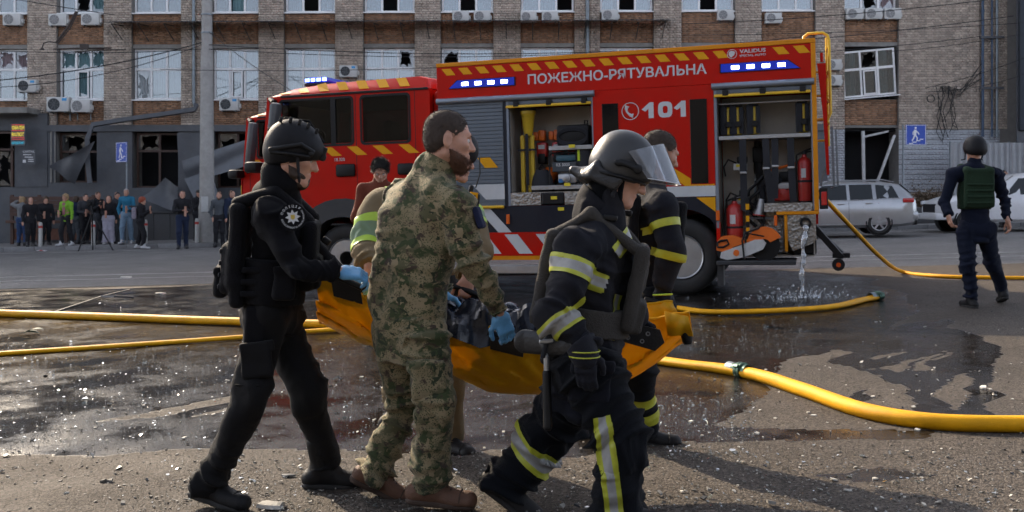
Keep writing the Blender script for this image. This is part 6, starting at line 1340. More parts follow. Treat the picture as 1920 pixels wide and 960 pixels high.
fobj('cargo_pocket', [('b', J['hipA'] * .42 + J['kneeA'] * .58 + np.array((.0, -.098, 0)), (nrm((.97, .2, .0)), nrm((.1, -.99, 0)), nrm((-.05, 0, 1))), (.075, .016, .085), .014, 0), ('b', J['hipA'] * .6 + J['kneeA'] * .4 + np.array((.0, -.108, 0)), (nrm((.97, .2, .0)), nrm((.1, -.99, 0)), nrm((-.05, 0, 1))), (.08, .012, .028), .01, 0)], .008, CAMO, sol, base, wob=.004, wf=40)
fobj('sleeve_badge', [('b', A(893, 408, 4.44) + np.array((.012, -.005, 0)), (nrm((.35, -.1, -.9)), nrm((.9, -.2, .3)), nrm((.2, .97, 0))), (.05, .014, .036), .008, 0)], .006, cloth('badge_navy', (.02, .025, .06)), sol, base)

# ---- firefighter in front with raised visor
TURN = cloth('turnout_navy', (.009, .010, .015), rough=.82, var=.2, bump=.4, bscale=260, dirt=.22); TURNT = cloth('turnout_trousers', (.005, .006, .0085), rough=.85, bump=.4, bscale=260)
TANV = cloth('carrier_grey', (.05, .046, .042), rough=.8, bump=.6, bscale=150)
cf = frame((.96, -.12, -.2)); hf = frame((.87, -.08, -.48), (.4, 0, 1)); HS = 1.07
J = dict(chestframe=(cf[0], cf[1], nrm((.12, 0, 1))), headframe=hf, head=A(1165, 324, 4.28), neck=A(1128, 398, 4.3), shA=A(1086, 472, 4.1), shB=A(1142, 450, 4.5), elA=A(1046, 584, 4.03), elB=A(1170, 560, 4.62), wrA=A(1096, 652, 3.97), wrB=A(1190, 600, 4.8),
         hipA=A(1102, 698, 4.2), hipB=A(1082, 692, 4.42), kneeA=A(1158, 832, 4.12), kneeB=A(1032, 812, 4.5), ankleA=A(1162, 946, 4.16), ankleB=A(955, 898, 4.55), toeA=(.95, -.25, 0), toeB=(.8, -.2, -.55), footupB=(.5, 0, .85),
         handA=((.05, -.05, -1), (-.25, -.95, .05), (.9, -.3, 0), (12, 22, 18)), handB=((.8, .3, -.5), (0, .3, .9), (0, -.9, 0), (50, 70, 40)), base=gbase(.42, 4.3))
ff, base, fp = person(J, 'firefighter in dark turnout gear and grey helmet with clear visor in front', dict(jacket=TURN, trousers=TURNT, boots=BOOTK, gloveA=GLOVEK, gloveB=GLOVEK, glovegrow=.004, glovevox=.005, vox=.009, seed=14, fold=.016, tfold=.015, bulk=1.12, depth=.86, hem=.17, jgrow=.035, hemr=.1, tg=1.3, arm=.072, headscale=HS, inseam=.05, bootgrow=.012, hairmat=HAIR_D, skin=SKIN))
f, r, u = J['chestframe']; sA, sB = J['shA'], J['shB']; ch = (sA + sB) / 2 - u * .06; pel = (J['hipA'] + J['hipB']) / 2
JA = fp['jacket']; TR = fp['trousers']; T3 = [RYEL, RSIL, RYEL]
band(JA, base, J['shA'], J['elA'], (.16, .23, .38, .45), T3, .16); band(JA, base, J['elA'], J['wrA'], (.12, .2, .42, .5), T3, .14)
band(TR, base, J['kneeB'], J['ankleB'], (.2, .28, .46, .54), T3, .17)
def strip(src, base, c, ax, halfw, lo_, hi_, n_out, mats, name='reflective_strip', off=.005, depth=.12):
    """tape running lengthwise: cloth inside a box around c, on the side facing n_out"""
    ax = nrm(ax); n_out = nrm(n_out); w_ = nrm(np.cross(ax, n_out)); c = np.asarray(c) - base
    bm = bmesh.new(); bm.from_mesh(src.data)
    pl = [(c + ax * lo_, -ax), (c + ax * hi_, ax), (c - w_ * halfw, -w_), (c + w_ * halfw, w_), (c - n_out * depth, -n_out), (c + n_out * depth, n_out)]
    for co, no in pl: bmesh.ops.bisect_plane(bm, geom=bm.verts[:] + bm.edges[:] + bm.faces[:], plane_co=Vector(co), plane_no=Vector(no), clear_outer=True)
    for s_ in (-.45, .45): bmesh.ops.bisect_plane(bm, geom=bm.verts[:] + bm.edges[:] + bm.faces[:], plane_co=Vector(c + w_ * halfw * s_), plane_no=Vector(w_))
    bm.normal_update(); kill = [f_ for f_ in bm.faces if np.array(f_.normal) @ n_out < .1]; bmesh.ops.delete(bm, geom=kill, context='FACES'); bm.normal_update()
    for f_ in bm.faces: q = (np.array(f_.calc_center_median()) - c) @ w_ / halfw; f_.material_index = 0 if q < -.45 else (1 if q < .45 else 2)
    for v in bm.verts: v.co += v.normal * off
    if not bm.faces: bm.free(); return None
    me = bpy.data.meshes.new(name); bm.to_mesh(me); bm.free()
    for m in mats: me.materials.append(m)
    setsmooth(me); o = bpy.data.objects.new(name, me); return link(o, src.parent)
strip(TR, base, A(1143, 880, 4.0), A(1150, 960, 4.05) - A(1128, 790, 4.02), .036, -.2, .3, (0, -1, 0), T3, depth=.2)
strip(JA, base, A(1180, 462, 4.1), A(1187, 448, 4.1) - A(1160, 470, 4.1), .036, -.06, .05, (.3, -1, 0), T3, depth=.22)
strip(JA, base, A(1165, 600, 4.1), A(1172, 570, 4.1) - A(1150, 635, 4.1), .03, -.1, .09, (.3, -1, 0), T3, depth=.2)
fobj('coat_pocket', [('b', pel + r * .235 + u * .0 + f * .05, (nrm(f + u * .1), r, nrm(u - f * .1)), (.085, .018, .08), .014, 0), ('b', pel + r * .25 + u * .07 + f * .05, (nrm(f + u * .1), r, nrm(u - f * .1)), (.09, .012, .026), .01, 0)], .007, TURN, ff, base, wob=.004, wf=40)
# collar flap, plate carrier, straps
P = lambda a, b_, c: J['head'] + (hf[0] * a + hf[1] * b_ + hf[2] * c) * HS
fobj('collar', [('c', J['neck'] - u * .03 - f * .02, J['neck'] + u * .05 - f * .02, .104, .1, 0), ('b', J['neck'] + r * .08 + u * .0 - f * .01, (f, r, u), (.08, .02, .045), .015, .02)], .008, TURN, ff, base, [(J['neck'] + u * .05, nrm(u + f * .75))], wob=.004, wf=26)
fobj('carrier_front', [('b', ch + f * .195 - u * .08, (f, r, u), (.03, .15, .19), .03, 0), ('b', ch + f * .215 - u * .2, (f, r, u), (.035, .12, .07), .02, .01), ('b', ch + f * .21 - u * .02, (f, r, u), (.03, .1, .07), .02, .01)], .009, TANV, ff, base, wob=.003, wf=30)
fobj('carrier_back', [('b', ch - f * .19 - u * .1, (f, r, u), (.035, .16, .2), .03, 0), ('b', ch - f * .21 - u * .22, (f, r, u), (.02, .13, .1), .015, .01)], .009, TANV, ff, base, wob=.003, wf=30)
for q, S_ in ((1, sA), (-1, sB)):
    m_ = S_ * .55 + (sA + sB) / 2 * .45 + u * .15
    fobj('carrier_strap', [('c', ch - f * .19 + r * .11 * q + u * .06, m_, .024, .026, 0, r, 1.2), ('c', m_, ch + f * .19 + r * .1 * q + u * .08, .026, .024, .02, r, 1.2)], .007, TANV, ff, base, wob=.002); fobj('buckle', [('b', m_ + f * .085 - u * .0, (f, r, u), (.03, .022, .013), .006, 0)], .005, BLK, ff, base)
fobj('cummerbund', [('c', ch - u * .34, ch - u * .2, .2, .2, 0, f, .98)], .009, TANV, ff, base, [(ch - u * .2, u), (ch - u * .32, -u)], wob=.003, wf=26)
fobj('belt', [('c', pel + u * .03, pel + u * .06, .21, .21, 0, f, .9)], .009, VEST, ff, base, [(pel + u * .07, u), (pel + u * .015, -u)])
# chin strap, balaclava, helmet, leather neck flap, visor
HELG = mat('helmet_grey', (.032, .033, .035), .42, var=.15, scale=6, bump=.1, bscale=400, dirt=.15, dirtcol=(.08, .08, .08)); LEATH = mat('black_leather', (.02, .02, .021), .38, var=.15, bump=.3, bscale=90)
fobj('balaclava', [('c', J['neck'], P(-.04, 0, -.06), .078, .074, 0), ('c', P(-.045, 0, -.05), P(-.02, 0, -.09), .07, .05, .02), ('c', P(.0, .07, 0), P(.05, .045, -.115), .016, .014, .02), ('c', P(.0, -.07, 0), P(.05, -.045, -.115), .016, .014, .02)], .007, TURNT, ff, base, wob=.002)
hel = fobj('helmet', [('e', P(-.015, 0, .055), hf, (.138, .12, .125), 0), ('e', P(-.03, 0, .0), hf, (.118, .118, .09), .03), ('c', P(.1, -.05, .03), P(.1, .05, .03), .02, .02, .03)], .0055, HELG, ff, base, [(P(.0, 0, -.035), nrm(-hf[2] + hf[0] * .25))])
fobj('helmet_rim', [('c', P(.128 * math.cos(R(a0)) - .02, .12 * math.sin(R(a0)), -.03 + .25 * (.128 * math.cos(R(a0)))), P(.128 * math.cos(R(a0 + 20)) - .02, .12 * math.sin(R(a0 + 20)), -.03 + .25 * (.128 * math.cos(R(a0 + 20)))), .0065, .0065, .002) for a0 in range(0, 360, 20)], .004, BLK, hel, base)
fobj('neck_flap', [('b', P(-.105, .0, -.05), (nrm(hf[0] - hf[2] * .3), hf[1], nrm(hf[2] + hf[0] * .3)), (.022, .105, .055), .018, 0), ('b', P(-.05, .1, -.055), (nrm(hf[0] - hf[2] * .1), hf[1], hf[2]), (.07, .016, .035), .014, .02), ('c', P(-.13, .04, -.08), P(-.175, .03, -.085), .03, .016, .03)], .006, LEATH, ff, base, wob=.004, wf=40)
fobj('chin_strap', [('c', P(.01, .088, -.0), P(.012, .076, -.1), .009, .009, 0, hf[1], .5), ('c', P(.012, .076, -.1), P(.05, .02, -.13), .009, .009, .006)], .0045, STRAP, hel, base)
fobj('visor_hinge', [('e', P(.05, .122, .035), hf, (.022, .012, .022), 0), ('c', P(.05, .122, .035), P(-.02, .125, .025), .009, .012, .006), ('e', P(-.03, .124, .02), hf, (.02, .01, .014), .004), ('b', P(.0, .123, .035), (nrm(hf[0] + hf[2] * .25), hf[1], nrm(hf[2] - hf[0] * .25)), (.035, .007, .012), .004, 0)], .0042, BLK, hel, base)
VIS = glass('visor_glass', (.86, .88, .9), .9, .06, .16, (.55, .58, .64))
b = MB(); n = 28
def vis(uu, vv):
    a = R(-86 + 172 * uu); fv = nrm(hf[0] * .72 + hf[2] * .69); uv = nrm(hf[2] * .72 - hf[0] * .69)     # the shield is hinged part-way up
    p = J['head'] + hf[2] * .03 + fv * ((.178 + .022 * vv) * math.cos(a) + .05 * vv * (1 - math.cos(a)) + .012) + hf[1] * .137 * math.sin(a) + uv * (.05 - .19 * vv * (.66 + .34 * math.cos(a))); return Vector(p - base)
b.grid(vis, n, 8); b.build('visor', VIS, hel, smooth=80, thick=.003)
b = MB(); b.tube([vis(k / n, 1.0) for k in range(n + 1)], .0022, 5); b.build('visor_edge', mat('visor_edge', (.6, .62, .65), .2), hel, smooth=60)
# belt gear: flat paddle with buckle, baton, gauntlet cuff
fobj('belt_paddle', [('c', A(985, 640, 4.22), A(1035, 645, 4.16), .052, .05, 0, V3(0, 1, 0), .3), ('c', A(1035, 648, 4.16), A(1085, 655, 4.1), .045, .03, .02, V3(0, 1, 0), .35)], .006, LEATH, ff, base); fobj('paddle_strap', [('c', A(1030, 622, 4.13), A(1018, 668, 4.13), .012, .012, 0, V3(0, 1, 0), .4)], .005, STRAP, ff, base); fobj('paddle_buckle', [('b', A(1024, 640, 4.12), (V3(1, 0, .1), V3(0, 1, 0), V3(-.1, 0, 1)), (.03, .006, .009), .003, 0)], .004, ALU, ff, base)
fobj('baton', [('c', A(1025, 700, 4.15), A(1027, 800, 4.13), .018, .019, 0)], .005, BLK, ff, base); fobj('baton_neck', [('c', A(1024, 668, 4.15), A(1025, 702, 4.15), .012, .012, 0)], .004, ALU, ff, base)
Wp = J['wrA']; fd = nrm(Wp - J['elA']); fobj('gauntlet_cuff', [('c', Wp - fd * .035, Wp + np.array((0, 0, -.03)), .066, .058, 0)], .006, GLOVEK, ff, base, [(Wp - fd * .03, -fd)]); 
for q in (.0, .022): fobj('cuff_piping', [('c', Wp + np.array((.062 * math.cos(R(a0)), .062 * math.sin(R(a0)), -.012 - q)), Wp + np.array((.062 * math.cos(R(a0 + 24)), .062 * math.sin(R(a0 + 24)), -.012 - q)), .0035, .0035, .001) for a0 in range(0, 360, 24)], .0032, RYEL, ff, base)

# ---- firefighter with bare head on the far side
cf = frame((.9, .42, -.1)); hf = frame((.9, .28, -.28), (.1, 0, 1)); HS = 1.04
J = dict(chestframe=(cf[0], cf[1], nrm((.04, 0, 1))), headframe=hf, head=A(1236, 290, 5.6), neck=A(1220, 352, 5.6), shA=A(1240, 392, 5.42), shB=A(1190, 380, 5.78), elA=A(1258, 470, 5.36), elB=A(1220, 470, 5.9), wrA=A(1240, 545, 5.36), wrB=A(1235, 540, 5.75),
         hipA=A(1215, 575, 5.52), hipB=A(1190, 572, 5.7), kneeA=A(1194, 700, 5.5), kneeB=A(1150, 690, 5.8), ankleA=A(1203, 800, 5.66), ankleB=A(1110, 790, 5.9), toeA=(.9, -.1, -.05), toeB=(.9, 0, -.3),
         handA=((.1, .1, -1), (.3, -.9, 0), (.9, .1, 0), (40, 60, 40)), base=gbase(.75, 5.65))
fb, base, bp_ = person(J, 'bareheaded firefighter in navy turnout gear behind the visored one', dict(jacket=TURN, trousers=TURNT, boots=BOOTK, gloveA=GLOVEK, glovegrow=.006, glovevox=.007, seed=21, fold=.009, tfold=.01, vox=.012, bulk=1.02, depth=.82, jgrow=.03, hemr=.09, tg=1.15, arm=.068, hair=HAIR_D, headscale=HS, hairmat=HAIR_D, skin=SKIN2, inseam=.03)); fuzz(bp_['hair'], 3500, .009, 3)
f, r, u = J['chestframe']; sA, sB = J['shA'], J['shB']; ch = (sA + sB) / 2 - u * .06
band(bp_['jacket'], base, J['shA'], J['elA'], (.3, .48), [RYEL], .14); band(bp_['jacket'], base, J['elA'], J['wrA'], (.02, .22), [RYEL], .13); band(bp_['trousers'], base, J['kneeA'], J['ankleA'], (.33, .5), [RYEL], .16); band(bp_['trousers'], base, J['kneeA'], J['ankleA'], (.64, .82), [RYEL], .16)
fobj('carrier_front', [('b', ch + f * .14 - u * .08, (f, r, u), (.035, .15, .18), .03, 0)], .01, VEST, fb, base, wob=.003); fobj('carrier_back', [('b', ch - f * .17 - u * .08, (f, r, u), (.035, .15, .19), .03, 0)], .01, VEST, fb, base, wob=.003)
fobj('glove_cuff_trim', [('c', J['wrA'] + np.array((-.05, -.04, -.02)), J['wrA'] + np.array((.05, -.05, -.015)), .006, .006, 0)], .005, RLIM, fb, base)

# ---- firefighter in tan gear on the far side of the stretcher
TAN = cloth('turnout_tan', (.19, .145, .085), rough=.85, var=.16, bump=.4, bscale=260, dirt=.2, dirtcol=(.08, .06, .04))
cf = frame((.45, -.88, -.1)); hf = frame((.93, -.2, -.25), (.1, 0, 1))
J = dict(chestframe=(cf[0], cf[1], nrm((.12, -.08, 1))), headframe=hf, head=A(852, 296, 5.5), neck=A(812, 346, 5.55), shA=A(716, 390, 5.5), shB=A(872, 400, 5.62), elA=A(686, 447, 5.38), elB=A(892, 470, 5.48), wrA=A(692, 500, 5.2), wrB=A(876, 522, 5.3),
         hipA=A(760, 590, 5.6), hipB=A(818, 590, 5.65), kneeA=A(762, 690, 5.65), kneeB=A(845, 715, 5.62), ankleA=A(752, 738, 6.0), ankleB=A(838, 812, 5.68), toeA=(-.7, -.1, -.6), toeB=(.6, -.6, -.05),
         handA=((.25, -.1, -.95), (-.4, -.8, 0), (.6, .3, 0), (40, 60, 40)), handB=((-.1, -.2, -.95), (.3, -.9, 0), (-.6, 0, 0), (45, 65, 45)), base=gbase(-.5, 5.65))
ft, base, tp_ = person(J, 'firefighter in tan turnout coat with lime bands, mostly hidden behind the camouflaged man', dict(jacket=TAN, trousers=TAN, boots=BOOTK, seed=31, fold=.011, tfold=.01, vox=.012, bulk=1.1, depth=.84, jgrow=.04, hemr=.09, tg=1.15, arm=.084, hair=None, hairmat=HAIR_D, inseam=.03))
f, r, u = J['chestframe']; ch = (J['shA'] + J['shB']) / 2 - u * .06
G3 = [RLIM, mat('tape_green_grey', (.16, .24, .13), .5), RLIM]
band(tp_['jacket'], base, J['elA'], J['wrA'], (-.3, -.12, .22, .4), G3, .14); band(tp_['jacket'], base, J['shA'], J['shB'], (.02, .06, .1, .14), G3, .2); band(tp_['jacket'], base, J['shB'], J['elB'], (.0, .12, .3, .42), G3, .14)
P = lambda a, b_, c: J['head'] + (hf[0] * a + hf[1] * b_ + hf[2] * c)
fobj('helmet', [('e', P(-.01, 0, .05), hf, (.135, .115, .12), 0), ('e', P(-.03, 0, 0), hf, (.11, .112, .085), .03)], .008, KHEL, ft, base, [(P(.02, 0, -.03), nrm(-hf[2] + hf[0] * .25))])
cc = A(884, 392, 5.18); ra = fobj('radio', [('b', cc, (nrm((.9, .3, -.15)), nrm((-.3, .95, 0)), nrm((.15, 0, 1))), (.034, .024, .085), .012, 0), ('c', cc + np.array((-.01, 0, .08)), cc + np.array((.0, 0, .115)), .016, .013, .004)], .006, BLK, ft, base)
b = MB(); b.tube([Vector(A(892, 352, 5.15) - base), Vector(A(900, 325, 5.15) - base), Vector(A(899, 296, 5.15) - base)], .004, 5); b.build('antenna', BLK, ra); Mx = Matrix.Translation(Vector(A(888, 373, 5.12) - base)) @ Matrix.Rotation(R(12), 4, 'Z') @ Matrix.Rotation(R(90), 4, 'X') @ Matrix.Rotation(R(-8), 4, 'Z'); b = MB(); b.box(-.02, .02, -.035, .035, -.012, 0, Mx); tg_ = b.build('number_tag', YEL, ra); text('lettering', '6', .042, BLK, Mx @ Matrix.Translation((0, -.02, 0)), ra, .03, align='CENTER', depth=.001)
fobj('belt', [('c', (J['hipA'] + J['hipB']) / 2 + u * .1, (J['hipA'] + J['hipB']) / 2 + u * .14, .2, .2, 0, f, .85)], .01, VEST, ft, base)

# ================================================================== STRETCHER
def tarp_mat():
    m = mat('yellow_tarpaulin', (.66, .37, .006), .46, var=.16, scale=5, bump=.25, bscale=35, spec=.25, dirt=.3, dirtcol=(.3, .09, .004)); nt = m.node_tree; N = nt.nodes; L = nt.links
    tr = N.new('ShaderNodeBsdfTranslucent'); tr.inputs[0].default_value = (.7, .4, .01, 1); mx = N.new('ShaderNodeMixShader'); mx.inputs[0].default_value = .3
    L.new(N['Principled BSDF'].outputs[0], mx.inputs[1]); L.new(tr.outputs[0], mx.inputs[2]); L.new(mx.outputs[0], N['Material Output'].inputs[0]); return m
TARP = tarp_mat()
SPX = [598, 650, 720, 790, 850, 930, 1020, 1110, 1200, 1292]; SN = [522, 532, 586, 614, 622, 614, 640, 642, 600, 586]; SB_ = [598, 624, 650, 670, 702, 734, 736, 726, 702, 628]
def stp(x, xp, fp): return float(np.interp(x, xp, fp))
def smooth_interp(x, xp, fp): return sum(stp(x + d, xp, fp) for d in (-22, -11, 0, 11, 22)) / 5
def tarp(u, v, lift=0):
    px = 598 + (1292 - 598) * u; n_, b_ = smooth_interp(px, SPX, SN), smooth_interp(px, SPX, SB_)
    N_ = at(px, n_, 4.8); Bm = at(px, b_, 5.03); Y = 4.8 + .5 * v; w = max(0, math.sin(math.pi * v)) ** .72
    x_ = N_.x + (Bm.x - N_.x) * w; zf = N_.z
    z = zf + (Bm.z - zf) * w
    k = math.sin(math.pi * min(1, v * 1.3)) if v < .75 else .4
    fo = .026 * (1 - 1.8 * abs(math.sin(13 * u + 4 * v + 1.6 * math.sin(9 * v + 5 * u)))) * (1 - abs(2 * v - .7) * .5) + .012 * (1 - 2 * abs(math.sin(33 * u - 9 * v + 2 * math.sin(14 * v)))) + .02 * math.sin(13 * (u + .55 * v) + 1) + .008 * math.sin(70 * u - 16 * v + 3 * math.sin(12 * u))
    tens = .034 * (1 - 2 * abs(math.sin(22 * (v - .9 * u) + 1.5 * math.sin(7 * u)))) * math.exp(-abs(u - .18) * 3.5) + .02 * math.sin(55 * (v - .9 * u)) * math.exp(-u * 6) + .016 * math.sin(48 * (v + .8 * u)) * math.exp(-(1 - u) * 7)
    return Vector((x_, Y - (fo + tens) * .9, z + (fo + tens) * .5 + lift))
st = empty('soft_stretcher', at(940, 735, 5.0)); tag(st, 'yellow tarpaulin soft stretcher slung between the carriers', 'stretcher'); SO = Vector(st.location)
b = MB(); b.grid(lambda u, v: tarp(u, v) - SO, 150, 44); b.build('sling', TARP, st, smooth=80, thick=.004)
b = MB(); b.tube([tarp(k / 60, 0.0) - SO + Vector((0, -.003, .003)) for k in range(61)], .008, 6); b.build('hem', TARP, st, smooth=60)
b = MB(); b.tube([tarp(k / 60, 1.0) - SO + Vector((0, .003, .003)) for k in range(61)], .008, 6); b.build('hem', TARP, st, smooth=60)
for px, py, Y, dx in ((648, 522, 4.72, .05), (950, 628, 4.62, .06), (690, 515, 5.25, .05), (872, 540, 5.28, .05), (1236, 566, 5.32, .05)):
    c = at(px, py, Y) - SO; b = MB(); b.tube([c + Vector((-dx - .03, 0, .012)), c + Vector((-dx * .4, 0, .0)), c + Vector((dx * .5, 0, -.02)), c + Vector((dx + .03, 0, -.045))], .016, 8); h_ = b.build('handle', BLK, st, smooth=50)
    b = MB(); q = c + Vector((-dx - .02, 0, 0)); e = c + Vector((dx + .02, 0, -.04)); yy = (4.8 if Y < 5 else 5.3) - SO.y; b.grid(lambda u, v: q.lerp(e, u) * (1 - v) + Vector((q.lerp(e, u).x, yy, q.lerp(e, u).z - .09)) * v, 3, 6); b.build('strap', STRAP, h_, smooth=60, thick=.004)
def flapf(u, v): p = at(1196 + 62 * u, 590 + 0, 4.74); return p
c = at(1206, 632, 4.73) - SO; Mx = Matrix.Translation(c) @ Matrix.Rotation(R(-18), 4, 'Z') @ Matrix.Rotation(R(12), 4, 'Y')
b = MB(); b.prism([(-.13, -.045), (.07, -.05), (.105, 0), (.07, .055), (-.13, .05)], 'y', -.004, .004, Mx); cp_ = b.build('black_tab', LEATH, st)
for x_, z_ in ((.02, .022), (.0, -.02), (-.06, .02), (-.07, -.02)): b = MB(); b.lathe([(.011, -.003), (.011, .003), (.006, .003), (.006, -.003)], 14, Mx @ Matrix.Translation((x_, -.006, z_)) @ Matrix.Rotation(R(90), 4, 'X'), close=True); b.build('eyelet', ALU, cp_)
b = MB(); b.grid(lambda u, v: at(1245 + 46 * u + 8 * v, 584 + 10 * u + 44 * v * (1 - .2 * u), 4.78 - .03 * math.sin(3.1 * v)) - SO + Vector((0, .012 * math.sin(8 * u + 3 * v), 0)), 10, 8); b.build('corner_flap', TARP, st, smooth=70, thick=.004)
b = MB(); p0 = at(1284, 622, 4.8) - SO; b.tube([p0 + Vector((0, 0, .03)), p0 + Vector((.006, 0, 0)), p0 + Vector((.012, 0, -.045)), p0 + Vector((.014, 0, -.06))], [.024, .03, .026, .02], 10); b.build('end_grip', BLK, st, smooth=50)
# crumpled dark sheet lying in the sling
DSH = mat('dark_plastic_sheet', (.011, .015, .028), .27, spec=.35, var=.2, scale=4, bump=.12, bscale=25, coat=.1)
rg = np.random.default_rng(4); ph = rg.uniform(0, 6, 12)
def sheet(u, v):
    px = 822 + 205 * u; vv = .9 - v * .95
    t_ = tarp(min(.99, max(.01, (px - 598) / 694)), max(.02, min(.98, vv)), .06)
    over = max(0, (v - .8) / .2)
    cr = .05 * abs(math.sin(6 * u + 4 * v + ph[0])) + .04 * abs(math.sin(9 * v - 7 * u + ph[1])) + .025 * abs(math.sin(17 * u + 9 * v + ph[2]))
    z = max(t_.z, at(px, 600 + 22 * u, t_.y).z) + cr * (1 - over) - over * (.13 - .16 * abs(u - .35)) * 1.0
    return Vector((t_.x + .02 * math.sin(8 * v + ph[3]), t_.y - .05 * over, z + .02))
sh_ = MB(); sh_.grid(sheet, 46, 40); o = sh_.build('plastic_sheet', DSH, smooth=28, thick=.002); tag(o, 'crumpled shiny dark blue plastic sheet lying in the yellow stretcher', 'plastic sheet')

# ================================================================== HOSES
def hose_mat(nm, c):
    m = mat(nm, c, .5, var=.16, scale=6, bump=.4, bscale=180, spec=.2, dirt=.3, dirtcol=(.3, .12, .01)); return m
HOSE = hose_mat('yellow_hose', (.8, .385, .006)); COUP = mat('green_coupling', (.05, .1, .07), .35, .7, var=.2, dirt=.3)
def catmull(P, n=10):
    P = [Vector(p) for p in P]; out = []
    for i_ in range(len(P) - 1):
        a, b_, c, d = P[max(i_ - 1, 0)], P[i_], P[i_ + 1], P[min(i_ + 2, len(P) - 1)]
        for k in range(n):
            t = k / n; out.append(.5 * ((2 * b_) + (c - a) * t + (2 * a - 5 * b_ + 4 * c - d) * t * t + (3 * b_ - a - 3 * c + d) * t ** 3))
    return out + [P[-1]]
def hose(label, pts, r, flat, couplings=(), ends=()):
    t = empty('fire_hose', pts[0]); tag(t, label, 'fire hose', 'yellow fire hoses'); o = Vector(pts[0])
    path = catmull(pts, 12); rg = random.Random(len(label)); n = 40; vs = []; fs = []
    for i_, p in enumerate(path):
        d = (path[min(i_ + 1, len(path) - 1)] - path[max(i_ - 1, 0)]).normalized(); s = d.cross(Vector((0, 0, 1))).normalized(); up = s.cross(d)
        f_ = flat(i_ / (len(path) - 1)) if callable(flat) else flat
        w = r * (1 + (1 - f_) * .5) * (1 + .03 * math.sin(i_ * .9)); h = r * f_
        for j_ in range(n):
            a = 2 * math.pi * j_ / n; rb = 1 + (.014 if j_ % 2 else -.014); vs.append(p - o + s * math.cos(a) * w * rb + up * (math.sin(a) * h * rb + h))
    fs = [(i_ * n + j_, i_ * n + (j_ + 1) % n, (i_ + 1) * n + (j_ + 1) % n, (i_ + 1) * n + j_) for i_ in range(len(path) - 1) for j_ in range(n)]
    b = MB(); b.raw(vs, fs + [tuple(range(n)), tuple(range((len(path) - 1) * n, len(path) * n))]); b.build('jacket', HOSE, t, smooth=70)
    for q in couplings:
        k = int(q * (len(path) - 1)); d = (path[min(k + 1, len(path) - 1)] - path[k - 1]).normalized(); c = path[k] - o + Vector((0, 0, r))
        Mx = Matrix.Translation(c) @ d.to_track_quat('Z', 'Y').to_matrix().to_4x4()
        b = MB(); b.lathe([(r * 1.05, -.07), (r * 1.05, -.03), (r * 1.3, -.028), (r * 1.3, -.004), (r * 1.15, -.002), (r * 1.15, .002), (r * 1.3, .004), (r * 1.3, .028), (r * 1.05, .03), (r * 1.05, .07)], 20, Mx, close=True); cpl = b.build('coupling', COUP, t, smooth=30)
        for a_ in range(3): b = MB(); b.bev(r * 1.2, r * 1.55, -.014, .014, -.025, .025, .005, Mx @ Matrix.Rotation(a_ * 2.1 + .4, 4, 'Z')); b.build('lug', COUP, cpl)
        b = MB(); b.lathe([(r * 1.07, -.14), (r * 1.07, -.072)], 18, Mx, close=True); b.build('wire_binding', STEEL, cpl, smooth=40)
    return t
hose('thick yellow hose lying across the street from the left edge to a green coupling', [gnd(x_, y_, .0) for x_, y_ in ((-120, 590), (0, 594), (220, 602), (430, 610), (700, 616), (1000, 604), (1180, 582), (1262, 582), (1330, 590), (1450, 588), (1560, 580), (1622, 566), (1650, 562))], .05, lambda q: .95 if q < .5 else (max(.62, .95 - (q - .5) * 4) if q < .62 else (.62 if q < .93 else .62 + (q - .93) * 4)), (.985,))
hose('thin yellow hose slanting in from the left edge nearer the camera', [gnd(x_, y_) for x_, y_ in ((-120, 678), (0, 668), (220, 653), (445, 637), (600, 624), (760, 616), (930, 616))], .032, .75)
hose('big yellow hose with a green coupling curving to the right edge', [gnd(x_, y_) for x_, y_ in ((1120, 660), (1240, 684), (1390, 707), (1500, 742), (1620, 784), (1750, 806), (1920, 811), (2050, 808))], .05, lambda q: .72 if q < .2 else min(.97, .72 + (q - .2) * 1.5), (.286,))
p0 = TM @ Vector((.06, .2, 1.32))
hose('yellow hose dropping from the rear of the fire engine to the right edge', [p0, p0.lerp(gnd(1690, 512), .33) - Vector((0, 0, .05)), p0.lerp(gnd(1690, 512), .68) - Vector((0, 0, .09)), gnd(1690, 512, .01), gnd(1760, 521), gnd(1850, 524), gnd(1960, 525), gnd(2100, 524)], .032, .9)

# ================================================================== WATER from the outlet
WAT = glass('water', (.92, .95, .97), 3.0, .04, .3, (.75, .78, .8))
jt = TM @ Vector((-.13, -.06, .93)); jb = TM @ Vector((-.2, -.2, .0)); rg = random.Random(5)
b = MB(); n = 40; path = []; rs = []
for k in range(n + 1):
    q = k / n; p = jt.lerp(jb, q ** 1.0); p.x = jt.x + (jb.x - jt.x) * math.sqrt(q) + .01 * math.sin(q * 17); p.y = jt.y + (jb.y - jt.y) * math.sqrt(q); path.append(p); rs.append(.03 * (1 - .45 * q) * (1 + .45 * math.sin(q * 38 + 2 * math.sin(q * 13))) + .006)
b.tube(path, rs, 9); b.tube([p + Vector((.018 * math.sin(k * .9), .015 * math.cos(k * 1.3), 0)) for k, p in enumerate(path)], [r_ * .4 for r_ in rs], 6)
o = b.build('water_jet', WAT, smooth=60); tag(o, 'water pouring from the outlet at the rear of the fire engine', 'water', kind='stuff')
b = MB()
